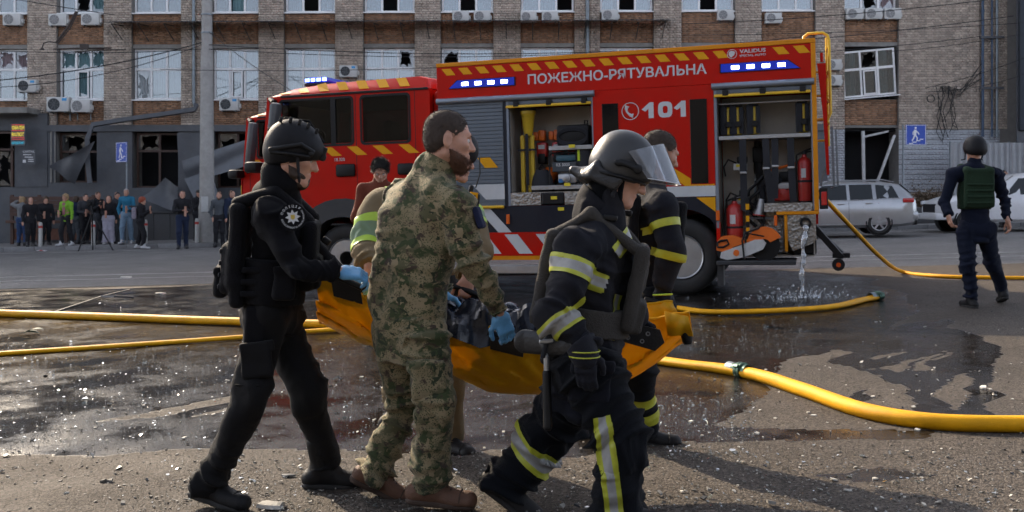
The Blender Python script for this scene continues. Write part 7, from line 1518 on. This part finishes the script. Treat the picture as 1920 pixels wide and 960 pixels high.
for k in range(380):
    a = rg.uniform(0, 6.283); d = abs(rg.gauss(0, .36)); x_ = jb.x + d * 1.5 * math.cos(a); y_ = jb.y + d * .8 * math.sin(a); h = max(0, rg.gauss(0, .09)) * math.exp(-d * .8) + .01; r_ = rg.uniform(.004, .011) * (1 if rg.random() < .9 else 1.5)
    b.lathe([(0, -r_), (r_ * .8, -r_ * .5), (r_ * .8, r_ * .5), (0, r_ * rg.uniform(1, 2.2))], 5, Matrix.Translation((x_, y_, gz(x_, y_) + h)) @ Matrix.Rotation(rg.uniform(-.9, .9), 4, 'X'))
for k in range(16):
    a = rg.uniform(0, 6.283); d = rg.uniform(.04, .5); x_ = jb.x + d * 1.3 * math.cos(a); y_ = jb.y + d * .6 * math.sin(a); h = rg.uniform(.03, .14) * math.exp(-d * .7); p = Vector((x_, y_, gz(x_, y_)))
    b.tube([p, p + Vector((.3 * h * math.cos(a), .1 * h, h * .7)), p + Vector((.9 * h * math.cos(a), .2 * h, h))], [.008, .005, .002], 5)
o = b.build('water_splash', WAT, smooth=60); tag(o, 'splashing drops where the outlet water hits the street', 'water', kind='stuff')

# ================================================================== DEBRIS
GSH = glass('shard_glass', (.8, .88, .86), 1.9, .12, .25, (.42, .46, .45)); GRIT = mat('grit', (.2, .19, .17), .8, var=.4, island=.6); PALE = mat('plaster_chip', (.5, .48, .43), .8, var=.2, island=.3, bump=.4, bscale=60)
def scatter(name, n, m, size, regions, seed, flatk=.35, label='', lift=0):
    r_ = np.random.default_rng(seed); vs = []; fs = []
    cum = np.cumsum([q[0] for q in regions]); cum = cum / cum[-1]
    for k in range(n):
        reg = regions[int(np.searchsorted(cum, r_.random()))][1]
        px, py = r_.uniform(reg[0], reg[2]), reg[1] + (reg[3] - reg[1]) * r_.random() ** (reg[4] if len(reg) > 4 else 1)
        p = gnd(px, py); s = size * math.exp(r_.normal(0, .45)); a = r_.uniform(0, 6.28); m_ = r_.integers(3, 6); tx, ty = r_.normal(0, .25, 2)
        nb = len(vs)
        ring = [(s * math.cos(a + 6.283 * q / m_) * r_.uniform(.5, 1.2), s * math.sin(a + 6.283 * q / m_) * r_.uniform(.5, 1.2)) for q in range(m_)]
        h = s * flatk
        for zz in (0, h): vs += [(p.x + x_, p.y + y_, p.z + .003 + zz + abs(tx) * s + tx * x_ + ty * y_) for x_, y_ in ring]
        fs += [tuple(nb + m_ + q for q in range(m_))] + [(nb + q, nb + (q + 1) % m_, nb + m_ + (q + 1) % m_, nb + m_ + q) for q in range(m_)]
    b = MB(); b.raw(vs, fs); o = b.build(name, m); tag(o, label, name.replace('_', ' '), kind='stuff'); return o
ALL = (-60, 560, 1980, 1000, 1.0)
scatter('glass_shards', 7000, GSH, .005, [(2, ALL), (2.2, (0, 640, 480, 830)), (1.6, (600, 640, 1000, 850)), (1.6, (1150, 740, 1420, 860)), (1, (300, 860, 1000, 980)), (1, (1000, 850, 1920, 980)), (1, (1250, 590, 1500, 660)), (.5, (0, 520, 500, 600))], 1, .35, 'broken window glass scattered all over the street')
scatter('grit', 4200, GRIT, .0045, [(2, ALL), (2, (0, 840, 1920, 990))], 2, .6, 'dark and pale grit strewn over the street')
scatter('chips', 520, PALE, .0085, [(2, ALL), (1, (0, 560, 900, 800)), (1, (1250, 680, 1920, 960))], 3, .4, 'pale chips of plaster strewn over the street')
scatter('chips', 160, mat('dark_chip', (.03, .035, .04), .5, var=.3), .009, [(1, ALL)], 4, .4, 'dark chips strewn over the street')
def chunk(label, px, py, w, h, m, seed, cat='debris'):
    r_ = random.Random(seed); p = gnd(px, py); t = empty('debris_piece', p); tag(t, label, cat, 'single pieces of debris')
    n = 9; ring = [(w * math.cos(6.283 * k / n) * r_.uniform(.7, 1.1), w * .6 * math.sin(6.283 * k / n) * r_.uniform(.7, 1.1)) for k in range(n)]
    b = MB(); vs = [(x_, y_, .004) for x_, y_ in ring] + [(x_ * .92, y_ * .92, h * r_.uniform(.6, 1.1)) for x_, y_ in ring] + [(0, 0, h * 1.15)]
    b.raw(vs, [(k, (k + 1) % n, n + (k + 1) % n, n + k) for k in range(n)] + [(n + k, n + (k + 1) % n, 2 * n) for k in range(n)]); b.build('lump', m, t, smooth=30)
    b = MB(); b.raw([(w * .3, -.5 * w, .004), (w * .9, -.45 * w, .004), (w * .7, -.2 * w, h * .5), (w * .35, -.25 * w, h * .4)], [(0, 1, 2, 3)]); b.build('flake', PALE, t, thick=.004)
chunk('pale lump of plaster between the boots of the police officer and the soldier', 510, 952, .075, .028, PALE, 1); chunk('dark flat chip on the asphalt between the police officer\'s feet', 540, 893, .04, .012, mat('dark_chip'), 2); chunk('white chip beside the big hose in the dry patch', 1526, 780, .022, .01, PALE, 3); chunk('pale chip on the near asphalt at lower right', 1590, 921, .022, .01, PALE, 4); chunk('white chip far left near the thick hose', 237, 521, .12, .03, PALE, 5); chunk('pale chip beside the bent strips', 300, 551, .1, .02, PALE, 6)
t = empty('bent_metal_strips', gnd(165, 565)); tag(t, 'thin bent metal strips lying on the wet street at left', 'metal strips'); o_ = Vector(t.location)
b = MB(); b.tube([gnd(103, 585, .01) - o_, gnd(190, 556, .03) - o_, gnd(243, 543, .05) - o_], .014, 4); b.build('strip', ANTH, t); b = MB(); b.tube([gnd(190, 556, .03) - o_, gnd(215, 556, .06) - o_, gnd(250, 557, .02) - o_], .02, 4); b.build('strip', ANTH, t)
t = empty('fallen_leaf', gnd(55, 628)); tag(t, 'torn green leaf lying by the thick hose at left', 'leaf'); LEAF = mat('leaf_green', (.03, .07, .035), .5, var=.3)
for k in range(2): b = MB(); b.grid(lambda u, v: (.22 * (u - .5) + .04 * k, .07 * (v - .5) * math.sin(math.pi * min(.98, u + .02)) * 2, .015 + .05 * k * u + .03 * math.sin(3 * u)), 8, 4); b.build('blade', LEAF, t, smooth=60, thick=.003)

# ================================================================== CARS
CGL = mat('car_glass', (.012, .016, .018), .05, var=.05, coat=.3); SILV = mat('silver_paint', (.42, .43, .44), .3, .75, var=.04, coat=.6, dirt=.15, dirtcol=(.2, .2, .19)); WPNT = mat('white_paint', (.7, .71, .72), .3, var=.04, coat=.6, dirt=.12, dirtcol=(.4, .38, .35)); LAMPR = mat('car_tail_lamp', (.45, .015, .015), .12, coat=.8); LAMPW = mat('car_head_lamp', (.6, .62, .64), .1, coat=.8)
def car(name, label, loc, yaw, paint, st, wheels, wr, side_glass, cross_glass, wd):
    """st: stations along x (0 = front): x, sill z, belt z, top z, half width, half width at top"""
    t = empty(name, loc, yaw); tag(t, label, 'car'); b = MB(); vs = []; n = 12
    for x_, zb, zw, zt, w, wt in st:
        half = [(w * .86, zb), (w * .97, zb + .08), (w, (zb + zw) / 2), (w * .975, zw), (wt, zt - (.05 if zt - zw > .2 else .02)), (wt * .8, zt)]
        vs += [(x_, -y_, z_) for y_, z_ in half] + [(x_, y_, z_) for y_, z_ in reversed(half)]
    k = len(st); b.raw(vs, [(i_ * n + j_, i_ * n + (j_ + 1) % n, (i_ + 1) * n + (j_ + 1) % n, (i_ + 1) * n + j_) for i_ in range(k - 1) for j_ in range(n)] + [tuple(range(n)), tuple(reversed(range((k - 1) * n, k * n)))])
    me = b.build('body', paint, t, smooth=38)
    def yside(x_, z_):
        for i_ in range(k - 1):
            if st[i_][0] <= x_ <= st[i_ + 1][0]:
                q = (x_ - st[i_][0]) / (st[i_ + 1][0] - st[i_][0] + 1e-9); L_ = [a_ + (c_ - a_) * q for a_, c_ in zip(st[i_], st[i_ + 1])]
                zt_ = L_[3] - .05; f_ = min(1, max(0, (z_ - L_[2]) / max(.01, zt_ - L_[2]))); return L_[4] * .975 + (L_[5] - L_[4] * .975) * f_
        return .8
    for pts in side_glass:
        for s_ in (-1, 1): b = MB(); b.raw([(x_, s_ * (yside(x_, z_) + .006), z_) for x_, z_ in pts], [tuple(range(len(pts)))]); b.build('side_window', CGL, t, thick=.004)
    for nm, (xa, za, xb, zb_, ya, yb) in cross_glass: b = MB(); b.raw([(xa, -ya, za), (xa, ya, za), (xb, yb, zb_), (xb, -yb, zb_)], [(0, 1, 2, 3)]); b.build(nm, CGL, t, thick=.004)
    for x_ in wheels:
        for s_ in (-1, 1):
            T = Matrix.Translation((x_, s_ * (wd - .03), wr)) @ Matrix.Rotation(R(90 * -s_), 4, 'X') @ Matrix.Translation((0, 0, -.0))
            b = MB(); b.lathe([(wr * 1.13, -.30), (wr * 1.13, .012), (wr * 1.02, .012), (wr * 1.02, -.30)], 28, T, close=True); b.build('wheel_arch', BLK, t, smooth=40)
            b = MB(); b.lathe([(wr * .66, -.02), (wr * .7, .02), (wr * .93, .02), (wr, -.02), (wr, -.19), (wr * .8, -.2)], 28, T, close=True); w_ = b.build('wheel', RUB, t, smooth=40)
            b = MB(); b.lathe([(wr * .68, .0), (wr * .66, -.1), (0.01, -.1)], 24, T); b.build('rim_well', BLK, w_, smooth=40)
            b = MB(); b.lathe([(wr * .69, .012), (wr * .69, .022), (wr * .62, .018), (wr * .62, .008)], 24, T, close=True); b.lathe([(.07, -.01), (.06, .015), (0, .018)], 14, T)
            for q in range(5): a_ = q * 2 * math.pi / 5 + .3; b.tube([T @ Vector((.05 * math.cos(a_), .05 * math.sin(a_), .004)), T @ Vector((wr * .65 * math.cos(a_), wr * .65 * math.sin(a_), .008))], [.04, .034], 4)
            b.build('rim', ALU, w_, smooth=40)
    return t
def cpart(t, nm, m, fn, smooth=None): b = MB(); fn(b); return b.build(nm, m, t, smooth)
gx, gy = (1712 - 960) / FPX * 27.6, 27.6; ya = R(-11)
ST = [(0, .42, .58, .62, .6, .5), (.08, .26, .62, .7, .78, .65), (.45, .2, .72, .86, .87, .75), (1.1, .18, .84, .98, .9, .78), (1.3, .18, .88, 1.03, .9, .76), (1.95, .18, .92, 1.4, .9, .64), (2.3, .18, .93, 1.46, .9, .62), (3.0, .18, .94, 1.47, .9, .62), (3.8, .18, .96, 1.43, .9, .62), (4.15, .2, .97, 1.38, .885, .6), (4.42, .24, .97, 1.12, .86, .64), (4.52, .3, .92, .98, .82, .66), (4.56, .42, .7, .74, .78, .7)]
gc = car('estate_car', 'silver estate car parked behind the rear of the fire engine', (gx - 4.5 * math.cos(ya), gy - 4.5 * math.sin(ya) + .25, gz(gx, gy)), ya, SILV, ST, (.92, 3.55), .315, [[(1.72, .95), (2.72, .96), (2.72, 1.38), (2.08, 1.36)], [(2.8, .96), (3.4, .97), (3.4, 1.38), (2.8, 1.38)], [(3.5, .98), (4.08, 1.0), (3.95, 1.32), (3.5, 1.37)]], [('windscreen', (1.34, 1.06, 1.98, 1.41, .68, .58)), ('rear_window', (4.44, 1.12, 4.17, 1.385, .62, .54))], .9)
gc.rotation_euler.y = -.02
for s_ in (-1, 1):
    cpart(gc, 'tail_lamp', LAMPR, lambda b: b.bev(4.18, 4.47, s_ * .87 - .03 if s_ < 0 else .62, -.62 if s_ < 0 else .9, .86, .98, .02), 35); cpart(gc, 'roof_rail', ALU, lambda b: b.tube([(2.1, s_ * .6, 1.44), (2.3, s_ * .6, 1.5), (3.7, s_ * .6, 1.5), (4.0, s_ * .6, 1.43)], .015, 6), 40); cpart(gc, 'door_handle', SILV, lambda b: b.bev(2.45, 2.65, s_ * .9 - .015, s_ * .9 + .015, .83, .86, .008)); cpart(gc, 'door_handle', SILV, lambda b: b.bev(3.2, 3.38, s_ * .9 - .015, s_ * .9 + .015, .84, .87, .008))
    for xx in (1.45, 2.76): cpart(gc, 'door_gap', BLK, lambda b: b.tube([(xx, s_ * .902, .25), (xx, s_ * .902, .9)], .005, 4))
    cpart(gc, 'window_trim', ALU, lambda b: b.tube([(1.7, s_ * .886, .935), (2.8, s_ * .886, .945), (4.1, s_ * .874, .985)], .008, 4)); cpart(gc, 'sill_trim', ALU, lambda b: b.tube([(1.3, s_ * .89, .28), (3.15, s_ * .89, .28)], .012, 4))
cpart(gc, 'rear_bumper', SILV, lambda b: b.bev(4.3, 4.6, -.84, .84, .36, .62, .06), 35); cpart(gc, 'bumper_insert', BLK, lambda b: b.bev(4.4, 4.585, -.7, .7, .24, .37, .03)); cpart(gc, 'number_plate', WHT, lambda b: b.box(4.575, 4.58, -.26, .26, .72, .83)); cpart(gc, 'tailgate_badge', ALU, lambda b: b.lathe([(.05, 0), (.05, .008), (0, .008)], 16, Matrix.Translation((4.55, 0, .9)) @ Matrix.Rotation(R(90), 4, 'Y')))
px_, py_ = (1742 - 960) / FPX * 29.6, 29.6
ST = [(0, .5, .75, .8, .7, .6), (.1, .4, .85, .95, .86, .72), (.5, .35, .95, 1.08, .92, .8), (1.35, .33, 1.03, 1.16, .93, .8), (1.5, .33, 1.06, 1.2, .93, .78), (2.15, .33, 1.1, 1.68, .93, .68), (2.5, .33, 1.1, 1.76, .93, .66), (3.3, .33, 1.1, 1.76, .93, .66), (3.55, .33, 1.1, 1.68, .93, .68), (3.7, .34, 1.08, 1.12, .93, .88), (5.1, .4, 1.08, 1.12, .93, .88), (5.2, .5, 1.0, 1.05, .9, .86)]
pk = car('pickup_truck', 'white double cab pickup parked at the right behind the helmeted man', (px_, py_, gz(px_, py_)), R(-6), WPNT, ST, (.85, 4.0), .37, [[(1.85, 1.12), (2.62, 1.13), (2.62, 1.62), (2.28, 1.6)], [(2.72, 1.13), (3.35, 1.13), (3.3, 1.62), (2.72, 1.62)]], [('windscreen', (1.52, 1.22, 2.17, 1.68, .7, .62))], .93)
for s_ in (-1, 1): cpart(pk, 'head_lamp', LAMPW, lambda b: b.bev(.02, .35, s_ * .8 - .12, s_ * .8 + .12, .82, .95, .03), 35); cpart(pk, 'door_handle', BLK, lambda b: b.bev(2.4, 2.6, s_ * .93 - .015, s_ * .93 + .015, .98, 1.02, .01)); cpart(pk, 'mirror', WPNT, lambda b: b.bev(1.75, 1.9, s_ * 1.02 - .1, s_ * 1.02 + .1, 1.15, 1.35, .04), 35); cpart(pk, 'door_gap', BLK, lambda b: b.tube([(2.67, s_ * .933, .4), (2.67, s_ * .933, 1.1)], .006, 4))
cpart(pk, 'grille', BLK, lambda b: b.bev(-.02, .08, -.55, .55, .6, .85, .02)); cpart(pk, 'bumper', WPNT, lambda b: b.bev(-.08, .25, -.85, .85, .38, .58, .05), 35)
# raised bed with a dry shrub behind the cars
x0 = (1718 - 960) / FPX * 33.2; t = empty('raised_bed', (x0, 33.2, gz(x0, 33.2) + .13)); tag(t, 'raised bed with a dry brown shrub between the silver car and the pickup', 'planter'); b = MB(); b.bev(0, 2.6, 0, .8, 0, .55, .03); b.build('bed_wall', GRAN, t)
DRY_ = mat('dry_leaves', (.11, .075, .04), .8, var=.4, island=.4); vs = []; fs = []; r_ = np.random.default_rng(9)
for k in range(1500):
    c = np.array((r_.normal(.6, .4), r_.uniform(.1, .7), .55 + abs(r_.normal(0, .28)))); d1, d2 = nrm(r_.normal(size=3)) * .05, nrm(r_.normal(size=3)) * .025; n = len(vs); vs += [c - d1, c + d2, c + d1, c - d2]; fs.append((n, n + 1, n + 2, n + 3))
npmesh('shrub', np.array(vs), np.array(fs), DRY_, t, smooth=False)
b = MB()
for k in range(24): b.tube([(r_.uniform(.2, 1.2), .4, .5), (r_.uniform(-.1, 1.5), r_.uniform(.1, .7), r_.uniform(.8, 1.4))], .008, 4)
b.build('twigs', WOOD, t)

# ================================================================== OTHER PEOPLE
def rot2(v, a): c, s = math.cos(a), math.sin(a); return np.array([v[0] * c - v[1] * s, v[0] * s + v[1] * c, v[2]])
def stand(px, Y, Ht, face, arms='down', step=.0, dz=.13, look=0, nod=0):
    """face: 0 towards the camera, 90 to the right, 180 away"""
    a = R(face); x_ = (px - 960) / FPX * Y; B = np.array([x_, Y, gz(x_, Y) + dz]); k = Ht / 1.78
    f = np.array([math.sin(a), -math.cos(a), 0.]); r = np.cross(f, (0, 0, 1.)); u = np.array((0, 0, 1.))
    P = lambda fw, rt, up: B + (f * fw + r * rt + u * up) * k
    arm = {'down': ((.02, .25, 1.13), (.06, .26, .88)), 'front': ((.02, .24, 1.14), (.24, .1, 1.1)), 'phone': ((.05, .22, 1.14), (.28, .08, 1.3)), 'head': ((.1, .38, 1.5), (.05, .12, 1.64)), 'cross': ((.06, .25, 1.14), (.2, -.04, 1.16)), 'pocket': ((-.04, .27, 1.12), (.04, .2, .92))}
    aa, ab = (arms if isinstance(arms, tuple) else (arms, arms)); hfv = rot2(f, R(look)); hfv = nrm(hfv - u * math.tan(R(nod)))
    E1, W1_ = arm[aa]; E2, W2_ = arm[ab]
    return dict(chestframe=(f, r, u), headframe=frame(hfv), head=P(.05, 0, 1.63), neck=P(0, 0, 1.49), shA=P(0, .175, 1.42), shB=P(0, -.175, 1.42), elA=P(E1[0], E1[1], E1[2]), elB=P(E2[0], -E2[1], E2[2]), wrA=P(W1_[0], W1_[1], W1_[2]), wrB=P(W2_[0], -W2_[1], W2_[2]),
                hipA=P(0, .09, .93), hipB=P(0, -.09, .93), kneeA=P(.03 + step, .1, .5), kneeB=P(.03 - step * .6, -.1, .5), ankleA=P(step, .11, .1), ankleB=P(-step * 1.4, -.11, .1), toeA=nrm(f + r * .2), toeB=nrm(f - r * .2), base=B)
def cl(n, c): return cloth('cloth_' + n, c, bump=0)
C_ = dict(black=cl('black', (.022, .022, .025)), dark=cl('charcoal', (.05, .052, .058)), grey=cl('grey', (.17, .175, .18)), navy=cl('navy', (.02, .028, .055)), green=cl('green', (.2, .42, .04)), blue=cl('blue', (.03, .16, .26)), jean=cl('jeans', (.17, .25, .33)), jean2=cl('dark_jeans', (.04, .07, .15)), lilac=cl('lilac', (.42, .4, .47)), rust=cl('rust', (.13, .035, .02)), slate=cl('slate', (.08, .09, .1)), teal=cl('teal', (.03, .15, .17)))
HB, HK, HR_, HG, HL = (mat('hair_' + n_, c_, .6, var=.3, scale=50) for n_, c_ in (('brown', (.06, .035, .02)), ('black', (.015, .013, .012)), ('red', (.25, .045, .015)), ('grey', (.3, .29, .28)), ('blond', (.3, .2, .1))))
SHW = mat('shoe_white', (.5, .5, .5), .6); SHK = mat('shoe_black', (.02, .02, .022), .5)
low = dict(vox=.019, bvox=.013, bootvox=.017, eyes=False, fold=.007, tfold=.008, boothigh=.03, bootnames=('shoe', 'sole'), tg=.95, jgrow=.012)
CROWD = [  # px, depth, height, facing, arms, step, jacket, trousers, shoes, hair, style, label, look
 (44, 33.0, 1.66, 165, ('down', 'head'), .0, 'grey', 'jean2', SHK, HL, 'mop', 'fair-haired bystander in grey top and blue jeans with a hand to the head, leftmost', 0),
 (59, 32.6, 1.64, 10, 'down', .02, 'black', 'black', SHK, HB, 'long', 'long-haired woman all in black left of the green jacket', 0),
 (82, 33.2, 1.66, 60, ('front', 'down'), .05, 'black', 'black', SHK, HB, 'mop', 'brown-haired bystander in black turned towards the woman in green', 0),
 (121, 32.5, 1.72, 5, ('front', 'down'), .03, 'green', 'black', SHW, HL, 'mop', 'woman in bright green jacket and white shoes', 0),
 (141, 33.4, 1.64, 175, 'front', .0, 'navy', 'slate', SHK, HB, 'mop', 'bystander in navy jacket seen from behind beside the woman in green', 0),
 (161, 33.2, 1.72, 15, ('front', 'down'), .0, 'dark', 'black', SHK, HK, 'short', 'young man in charcoal sweater left of the tripod', 0),
 (186, 33.0, 1.78, 40, 'phone', .0, 'black', 'dark', SHK, HB, 'short', 'man in black looking at his phone behind the tripod', 0),
 (204, 32.7, 1.62, 30, ('front', 'down'), .0, 'black', 'lilac', SHW, HB, 'long', 'long-haired woman in wide pale lilac trousers', 0),
 (221, 33.5, 1.76, 60, 'phone', .0, 'dark', 'slate', SHK, HK, 'short', 'man in dark clothes partly hidden by the blue jacket', 0),
 (238, 32.4, 1.86, 355, ('pocket', 'front'), .03, 'blue', 'jean', SHW, HG, 'short', 'tall grey-haired man in blue jacket and light jeans', 0),
 (264, 31.9, 1.68, 100, ('phone', 'phone'), .1, 'black', 'black', SHW, HR_, 'mop', 'red-haired woman in black with patterned backpack', 0),
 (342, 31.0, 1.86, 20, ('cross', 'front'), .12, 'black', 'navy', SHK, HB, 'short', 'stocky man in black jacket and navy trousers standing alone on the road', 0),
 (371, 34.2, 1.76, 60, 'phone', .0, 'black', 'black', SHK, HK, 'cap', 'man in black cap half behind the concrete pole', 0),
 (411, 31.6, 1.8, 15, 'pocket', .0, 'slate', 'black', SHK, HB, 'short', 'bearded man in slate jacket right of the pole', 0),
 (433, 31.8, 1.84, 60, 'down', .0, 'navy', 'black', SHK, HB, 'short', 'man in navy jacket next to the police officer\'s shoulder', 0),
 (1880, 31.6, 1.86, 80, 'down', .0, 'teal', 'black', SHK, HK, 'short', 'dark-haired person in teal behind the white pickup', 0)]
for i_, (px, Y, Ht, fc, arms, stp_, jk, trs, shoe, hr_, sty, lab, lk) in enumerate(CROWD):
    if i_ < 10: q_ = random.Random(i_ * 7 + 1); px += q_.uniform(-4, 4); fc += q_.uniform(-30, 30); Y += q_.uniform(-.1, .45); stp_ += q_.uniform(0, .08)
    J = stand(px, Y, Ht, fc, arms, stp_, .13 if Y > 32 else 0, lk, 12 if 'phone' in arms else 0)
    cfg = dict(low, jacket=C_[jk], trousers=C_[trs], boots=shoe, hair=hr_, hairstyle=sty, seed=50 + i_, skin=SKIN if i_ % 3 else SKIN2, hem=.1 if jk != 'lilac' else .05)
    if trs == 'lilac': cfg.update(hemr=.11, tg=1.1)
    if i_ == 13: cfg['beard'] = HB; cfg['beardlen'] = .01
    J['handA'] = None; del J['handA']
    rt, bs, pr_ = person(J, lab, cfg, 'bystanders on the far pavement' if i_ < 15 else None)
    f, r, u = J['chestframe']
    for s_ in 'AB': fobj('hand', [('e', J['wr' + s_] + nrm(J['wr' + s_] - J['el' + s_]) * .05, (nrm(J['wr' + s_] - J['el' + s_]), r, f), (.075, .035, .03), 0)], .012, cfg['skin'], rt, bs)
    if i_ == 3: fobj('blouse', [('b', J['neck'] + f * .125 - u * .22, (f, r, u), (.02, .055, .2), .015, 0)], .012, mat('patterned_blouse', (.3, .12, .13), .8, var=.6, scale=60), rt, bs); fobj('handbag', [('b', J['hipA'] + r * .12 + f * .12 + u * .18, (f, r, u), (.04, .12, .07), .03, 0)], .014, C_['black'], rt, bs)
    if i_ == 10: fobj('backpack', [('b', (J['shA'] + J['shB']) / 2 - f * .19 - u * .2, (f, r, u), (.08, .14, .2), .06, 0)], .014, mat('patterned_pack', (.25, .22, .26), .8, var=.7, scale=40), rt, bs)
    if i_ == 9: fobj('shoulder_bag', [('b', J['hipB'] - r * .12 + f * .12 + u * .2, (f, r, u), (.05, .11, .1), .03, 0)], .014, C_['dark'], rt, bs)
    if 'phone' in arms and i_ in (6, 10): fobj('phone', [('b', J['wrA'] + f * .08 + u * .06, (f, r, u), (.008, .036, .07), .005, 0)], .01, BLK, rt, bs)
# helmeted man with green vest walking away on the right
NAVC = cloth('navy_uniform', (.007, .010, .022), bump=.3); GREEN = cloth('green_vest', (.018, .036, .02), bump=.6, bscale=150)
Yh = 11.4; cf = frame((.06, 1, .0)); hf = frame((-.1, 1, .02))
J = dict(chestframe=(cf[0], cf[1], nrm((0, .0, 1))), headframe=hf, head=A(1827, 282, Yh), neck=A(1827, 312, Yh), shA=A(1868, 327, Yh), shB=A(1786, 327, Yh), elA=A(1884, 378, Yh + .02), elB=A(1772, 378, Yh), wrA=A(1889, 412, Yh - .1), wrB=A(1778, 404, Yh - .1),
         hipA=A(1846, 432, Yh), hipB=A(1812, 432, Yh), kneeA=A(1862, 492, Yh + .1), kneeB=A(1815, 500, Yh - .05), ankleA=A(1880, 546, Yh + .25), ankleB=A(1822, 560, Yh - .02), toeA=(.25, 1, -.25), toeB=(-.1, 1, .0), footupA=(0, .3, 1),
         handA=((.15, -.2, -1), (1, 0, .1), (0, 1, 0), (25, 35, 30)), handB=((.2, -.2, -1), (-1, 0, .1), (0, 1, 0), (25, 35, 30)), base=gbase(5.35, Yh))
hm, base, hp = person(J, 'man in navy with black helmet and green armour vest walking away at right', dict(jacket=NAVC, trousers=NAVC, boots=BOOTK, seed=77, vox=.013, bvox=.008, bootvox=.011, fold=.009, tfold=.009, hair=HAIR_D, hem=.14, eyes=False, depth=.75, arm=.064, jgrow=.026))
f, r, u = J['chestframe']; ch = (J['shA'] + J['shB']) / 2 - u * .06; P = lambda a, b_, c: J['head'] + (hf[0] * a + hf[1] * b_ + hf[2] * c)
vb = fobj('vest_back', [('b', ch - f * .135 - u * .1, (f, r, u), (.032, .168, .225), .03, 0), ('c', ch - f * .12 - r * .12 + u * .1, ch + f * .08 - r * .12 + u * .14, .05, .05, .02), ('c', ch - f * .12 + r * .12 + u * .1, ch + f * .08 + r * .12 + u * .14, .05, .05, .02), ('c', ch - u * .3, ch - u * .1, .185, .185, .02, f, .8)], .011, GREEN, hm, base, [(ch - u * .34, -u)], wob=.003, wf=24)
for k in range(4): fobj('webbing_strip', [('b', ch - f * .175 - u * (.06 + .07 * k), (f, r, u), (.008, .15, .014), .004, 0)], .007, GREEN, vb, base)
hel = fobj('helmet', [('e', P(-.01, 0, .05), hf, (.138, .122, .125), 0), ('e', P(-.03, 0, 0), hf, (.118, .12, .09), .03)], .007, KHEL, hm, base, [(P(.02, 0, -.035), nrm(-hf[2] + hf[0] * .2))])
for q in (-1, 1): fobj('chin_strap', [('c', P(0, q * .11, -.03), P(.02, q * .1, -.1), .008, .008, 0), ('c', P(.02, q * .1, -.1), P(.05, q * .13, -.11), .007, .007, .003)], .005, STRAP, hel, base)
# man in a rust sweater looking down beside the engine
J = stand(713, 11.0, 1.9, 8, 'cross', 0, 0, 0, 32)
rm, base, rp = person(J, 'dark-haired man in a rust sweater looking down beside the engine cab', dict(jacket=C_['rust'], trousers=C_['black'], boots=SHK, hair=HK, hairstyle='short', hairlen=.012, seed=91, vox=.012, bvox=.009, bootvox=.014, fold=.007, tfold=.008, hairmat=HK)); fuzz(rp['hair'], 3500, .032, 6, (0, -.2, -.5), .0016)
f, r, u = J['chestframe']; fobj('camera_strap', [('c', J['neck'] + r * .06 + f * .07, J['neck'] + r * .05 + f * .14 - u * .35, .012, .012, 0)], .007, STRAP, rm, base)
# camera tripod
Y = 31.3; ap = at(173, 398, Y); t = empty('tripod', (ap.x, Y, gz(ap.x, Y))); tag(t, 'black camera tripod standing on the road before the bystanders', 'tripod'); o_ = Vector(t.location)
for px, dy in ((147, -.1), (212, -.2), (174, .5)): b = MB(); q = at(px, 0, Y + dy); b.tube([ap - o_, Vector((q.x, Y + dy, gz(q.x, Y + dy))) - o_], .022, 6); b.build('leg', BLK, t, smooth=50)
b = MB(); b.tube([ap - o_, ap - o_ + Vector((0, 0, .2))], .03, 8); b.build('column', BLK, t); b = MB(); b.bev(-.12, .12, -.15, .15, .2, .4, .03, Matrix.Translation(ap - o_)); b.lathe([(.05, 0), (.06, .12), (0, .12)], 12, Matrix.Translation(ap - o_ + Vector((0, -.15, .3))) @ Matrix.Rotation(R(90), 4, 'X')); b.build('camera', BLK, t, smooth=40)
b = MB(); p_ = [gnd(x_, y_, .012) for x_, y_ in ((-30, 473), (20, 470), (48, 469), (85, 471))]
vs = []; 
for k in range(3):
    for q in range(6): b.cur = (k * 6 + q) % 2; a_, c_ = p_[k].lerp(p_[k + 1], q / 6), p_[k].lerp(p_[k + 1], (q + 1) / 6); b.raw([a_, c_, c_ + Vector((0, .12, .02)), a_ + Vector((0, .12, .02))], [(0, 1, 2, 3)])
tag(b.build('barrier_tape', [mat('tape_red', (.5, .03, .03), .5), WHITE]), 'red and white barrier tape lying on the road at far left', 'barrier tape')
# unseen building added behind the viewpoint to darken reflections in paint and glass
OB = mat('added_dark_render', (.06, .058, .056), .85, var=.2, scale=.6)
t = empty('building', (0, -24, 0)); tag(t, 'plain unseen building added behind the viewpoint to darken reflections', 'building'); b = MB(); b.box(-70, 70, -10, 0, -2, 11); b.build('wall', OB, t); b = MB(); b.box(-70.3, 70.3, -10.3, .3, 11.002, 11.5); b.build('roof', CONC, t)
for zz in (2.0, 5.2, 8.2):
    for k in range(-16, 17): b = MB() ; b.box(k * 4 - .9, k * 4 + .9, .005, .06, zz, zz + 1.8); b.build('window', DKGL, t) if abs(k) < 6 else None
